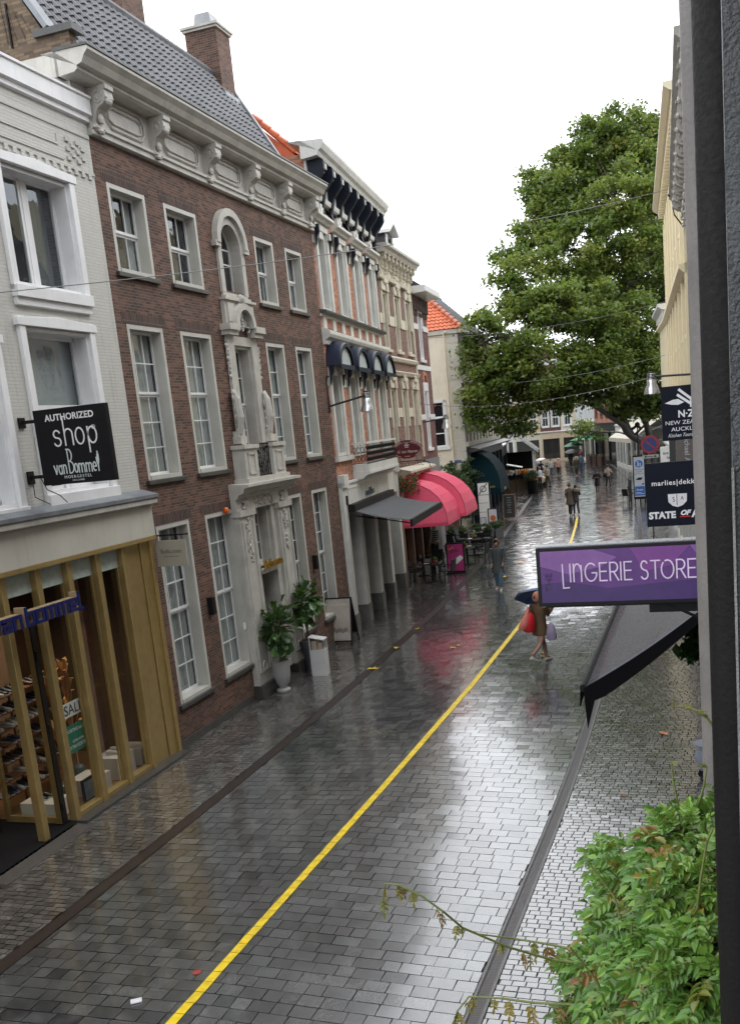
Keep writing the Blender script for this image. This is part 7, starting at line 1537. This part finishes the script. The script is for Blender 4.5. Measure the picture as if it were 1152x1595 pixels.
    for (an, to, lz) in feet:
        d = (to - an); d.z = 0; d.normalize(); s_ = Vector((-d.y, d.x, 0)); mb = MB(); heel = an - d * .055 * k; tz = lz * .4; rngs = []
        for q, w, hh in ((0, .03, .07), (.06, .04, .09), (.14, .042, .075), (.22, .045, .05), (.275, .03, .035), (.29, .01, .02)):
            c = heel + d * q * k; z0 = (lz * (1 - q / .29) + tz * (q / .29)) + .0; rngs.append([c * 1 + s_ * (w * k * math.cos(a)) + Vector((0, 0, -c.z + z0 + hh * k * (.5 + .5 * math.sin(a)))) for a in [2 * PI * u / 10 for u in range(10)]])
        mb.loft(rngs).build('shoe', sm, t, smooth=True)
    return t
def umbrella(label, p, tilt, R_, mat, z, shaft=.9):
    t = thing('umbrella', label, 'umbrella', p, 0); t.rotation_euler = tilt; n = 8; mb = MB(); rows = 4
    def q(a, r): return (R_ * r * math.cos(a), R_ * r * math.sin(a), z - .34 * R_ * r * r - (.0))
    for k in range(n):
        a0, a1 = 2 * PI * k / n, 2 * PI * (k + 1) / n
        for i in range(rows):
            r0, r1 = i / rows, (i + 1) / rows; sc_ = lambda r: 1 - .05 * r
            am = (a0 + a1) / 2; A0, A1, B0, B1 = q(a0, r0), q(a0, r1), q(a1, r0), q(a1, r1); M0 = [(x + y) / 2 * (1 - .0 * r0) for x, y in zip(A0, B0)]; M1 = [(x + y) / 2 for x, y in zip(A1, B1)]
            mb.add([A0, A1, M1, B1, B0, M0], [(0, 1, 2, 5), (5, 2, 3, 4)])
    mb.build('canopy', mat, t, recalc=False, solid=.004); mb = MB()
    for k in range(n): a = 2 * PI * k / n; mb.tube([tuple(Vector(q(a, r)) - Vector((0, 0, .008))) for r in (0, .33, .66, 1)], .004, 4)
    mb.build('rib', M_black, t); MB().tube([(0, 0, z + .06), (0, 0, z - shaft)], .006, 6).tube([(0, 0, z - shaft), (0, 0, z - shaft - .1), (.03, 0, z - shaft - .13), (.06, 0, z - shaft - .09)], .011, 6).build('shaft', M_black, t); return t
AW_ = -PI / 2; AWAY = PI / 2
up_arm = ((.16, .03, -.2), (.30, -.02, -.02))
# the woman with the bags and the navy umbrella
person('person walking away in a brown raincoat and white trainers with a red bag', (-4.28, 22.2), AWAY - .55, 1.70, coat=(.105, .058, .028), hem=.72, legs=(.36, .21, .16), shoes=(.7, .68, .66), hair=(.25, .12, .08), stride=.30, lift=.20, bare=1, flare=.7, arms=(((-.05, .1, -.25), (.10, .06, -.42)), up_arm), hood=paint('salmon hood', (.40, .17, .11), .7), hairlong=.0)
bg = thing('shoulder_bag', 'bright red and salmon shoulder bag of the person in the brown coat', 'bag', (-4.50, 21.93, .86), .15)
MB().loft([ring((.02, 0, .0), .10, .07), ring((.02, 0, .06), .15, .11), ring((.0, 0, .24), .16, .12), ring((.02, 0, .40), .13, .08), ring((.04, 0, .47), .05, .03)]).build('body', plain('bright red nylon', (.55, .012, .02), .45), bg, smooth=True); MB().loft([ring((-.15, -.05, .06), .05, .04), ring((-.12, -.05, .12), .11, .08), ring((-.08, -.05, .26), .10, .08), ring((-.02, -.03, .42), .06, .05), ring((.03, .0, .60), .03, .03)]).build('scarf', plain('salmon cloth', (.62, .20, .15), .6), bg, smooth=True); MB().tube([(.0, 0, .44), (.08, .05, .62), (.1, .15, .6)], .012, 6).build('strap', M_black, bg)
b2 = thing('shopping_bag', 'lilac plastic bag in the right hand of the person in brown', 'bag', (-4.0, 22.1, .62)); MB().loft([ring((0, 0, 0), .09, .05), ring((0, 0, .06), .13, .07), ring((0, 0, .3), .10, .05), ring((0, 0, .42), .02, .02)]).build('body', plain('lilac plastic', (.30, .25, .36), .4), b2, smooth=True)
umbrella('navy umbrella held low in front of the person in the brown coat', (-4.33, 22.45, .95), (R(-28), 0, 0), .64, plain('navy umbrella cloth', (.015, .05, .17), .5), .85, .75)
# the man in the parka walking towards us
person('person in a long grey hooded parka and jeans walking towards the camera', (-7.58, 32.45), AW_ + .08, 1.74, coat=(.060, .068, .068), hem=.60, legs=(.09, .16, .23), shoes=(.6, .6, .6), stride=.16, hood=paint('tan lined hood', (.14, .09, .055), .8), flare=.55, top2=(.015, .015, .018), arms=(((-.02, .07, -.28), (.10, .03, -.46)), ((.0, -.07, -.28), (.12, -.03, -.46))), hair=(.1, .04, .02))
# waiter at the bakery
person('person in a black and white striped shirt and black trousers at the bakery front', (-11.8, 39.2), 2.6, 1.78, coat=(.35, .35, .35), hem=.98, legs=(.012, .012, .014), shoes=(.02, .02, .02), stride=.08)
wt = [o for o in bpy.data.objects if o.get('label', '').startswith('person in a black and white')][0]
mb = MB()
for i in range(6): z = 1.0 + i * .085; mb.loft([ring((0, 0, z), .142, .195 + .004 * i), ring((0, 0, z + .042), .142, .197 + .004 * i)])
mb.build('shirt_stripe', M_black, wt)
# couple in the middle distance
person('person in a long brown overcoat and black trousers, left of the embracing couple', (-8.50, 55.5), AWAY - .3, 1.82, coat=(.075, .050, .034), hem=.62, legs=(.012, .012, .014), shoes=(.5, .5, .5), hair=(.06, .035, .02), stride=.10, arms=(((.05, .08, -.27), (.12, .03, -.5)), ((.05, -.2, -.12), (.22, -.32, -.10))))
person('person in black jacket and navy jeans, right of the embracing couple', (-8.18, 55.6), AWAY + .5, 1.70, coat=(.014, .014, .017), hem=.92, legs=(.018, .022, .04), shoes=(.5, .5, .5), hair=(.02, .014, .01), stride=.14, arms=(((.02, .2, -.12), (.1, .34, -.05)), ((.1, -.12, -.24), (.3, -.16, -.2))))
person('person in a black knee length coat alone in the middle of the road', (-8.6, 69.0), AW_, 1.70, coat=(.010, .010, .011), hem=.62, legs=(.16, .10, .08), shoes=(.02, .02, .02), hair=(.012, .01, .01), stride=.06, bare=1, hairlong=.15, arms=(((.1, .1, -.24), (.2, -.04, -.2)), ((.1, -.1, -.24), (.2, .04, -.2))))
person('person in a beige top and black trousers carrying a dark handbag', (-8.42, 74.0), AW_ + .5, 1.72, coat=(.30, .22, .18), hem=1.0, legs=(.012, .012, .016), shoes=(.02, .02, .02), hair=(.02, .015, .012), stride=.18, arms=(((.08, .1, -.24), (.24, .0, -.18)), ((.1, -.1, -.24), (.22, -.04, -.2))))
o = thing('handbag', 'dark handbag held by the person in the beige top', 'bag', (-8.62, 73.8, .9)); MB().loft([ring((0, 0, 0), .12, .05), ring((0, 0, .2), .13, .06)]).tube([(-.08, 0, .2), (0, 0, .38), (.08, 0, .2)], .01, 5).build('body', M_black, o)
FAR = [('in a denim jacket and jeans walking away', (-13.35, 95.5), AWAY, (.06, .11, .17), .98, (.04, .07, .13), (.05, .05, .05), (.02, .02, .015), None, None, 1.82, 0),
       ('in an olive coat with a beige cap', (-13.15, 91.0), AW_, (.045, .045, .025), .7, (.015, .015, .015), (.3, .3, .3), (.02, .02, .02), None, (.42, .33, .24), 1.72, 0),
       ('in a pink jacket and black trousers', (-15.15, 93.0), AW_, (.48, .27, .23), .9, (.012, .012, .012), (.1, .1, .1), (.2, .1, .08), None, (.45, .38, .3), 1.66, 0),
       ('in a white jacket beside the one in pink', (-15.95, 93.4), AW_, (.5, .5, .5), .9, (.08, .1, .13), (.1, .1, .1), (.05, .04, .03), None, None, 1.66, 0),
       ('in black with an orange bag under the white umbrella', (-16.55, 91.6), AW_, (.012, .012, .013), .8, (.015, .015, .015), (.05, .05, .05), (.02, .02, .02), None, None, 1.64, 0),
       ('in a black coat left of the white umbrella', (-17.1, 90.0), AWAY, (.014, .016, .022), .75, (.02, .022, .03), (.02, .02, .02), (.02, .02, .02), None, None, 1.80, 0),
       ('in a white shirt choosing flowers at the stall', (-14.35, 78.6), 2.8, (.52, .53, .56), .98, (.015, .015, .016), (.02, .02, .02), (.25, .18, .12), None, None, 1.76, 0),
       ('in a beige jacket behind the one in the white shirt', (-14.0, 80.2), 2.5, (.32, .27, .20), .95, (.05, .045, .04), (.02, .02, .02), (.05, .04, .03), None, None, 1.74, 0),
       ('in a white jacket far down the street', (-20.3, 108.5), AWAY, (.55, .55, .52), .95, (.02, .02, .02), (.02, .02, .02), (.05, .04, .03), None, None, 1.75, 0),
       ('in black in front of the end houses', (-15.9, 106.0), AW_, (.014, .012, .012), .7, (.012, .012, .012), (.02, .02, .02), (.02, .02, .02), None, None, 1.78, 0),
       ('in dark clothes at the far left beside the blue house', (-22.0, 116.0), AW_, (.12, .13, .16), .9, (.02, .02, .02), (.02, .02, .02), (.3, .3, .3), None, None, 1.7, 0),
       ('in a dark red top under the mint green parasol', (-15.3, 109.5), AW_, (.14, .03, .03), .95, (.02, .02, .02), (.02, .02, .02), (.02, .02, .02), None, None, 1.7, 0)]
for i, (l, p, rz, co, hem, lg, shs, hr, hd, cp, hh, _) in enumerate(FAR): person('person ' + l, p, rz + .2 * (i % 3 - 1), hh, coat=co, hem=hem, legs=lg, shoes=shs, hair=hr, cap=cp, stride=.1 + .04 * (i % 3), fingers=False)
umbrella('white umbrella in the group far down the street', (-16.4, 91.5, .6), (0, R(-12), 0), .62, plain('white umbrella cloth', (.62, .62, .62), .4), 1.35)
umbrella('grey umbrella pointing sideways left of the white one', (-16.75, 91.3, .45), (0, R(62), 0), .55, plain('grey umbrella cloth', (.13, .13, .12), .4), .9)
umbrella('black umbrella held by the person in front of the end houses', (-15.8, 106, .7), (R(15), 0, 0), .65, plain('black umbrella cloth', (.01, .01, .011), .4), 1.3)
o = thing('shopping_bag', 'orange shopping bag beside the white umbrella group', 'bag', (-16.1, 91.2, .25)); MB().loft([ring((0, 0, 0), .2, .1), ring((0, 0, .4), .24, .12)]).tube([(-.1, 0, .4), (0, 0, .6), (.1, 0, .4)], .012, 5).build('body', plain('orange plastic', (.7, .12, .04), .4), o)
person('person in a pale shirt at the right wall, mostly behind the drainpipe', (-.50, 21.4), AW_, 1.74, coat=(.42, .38, .36), hem=.95, legs=(.012, .012, .014), shoes=(.2, .2, .2), stride=.08)
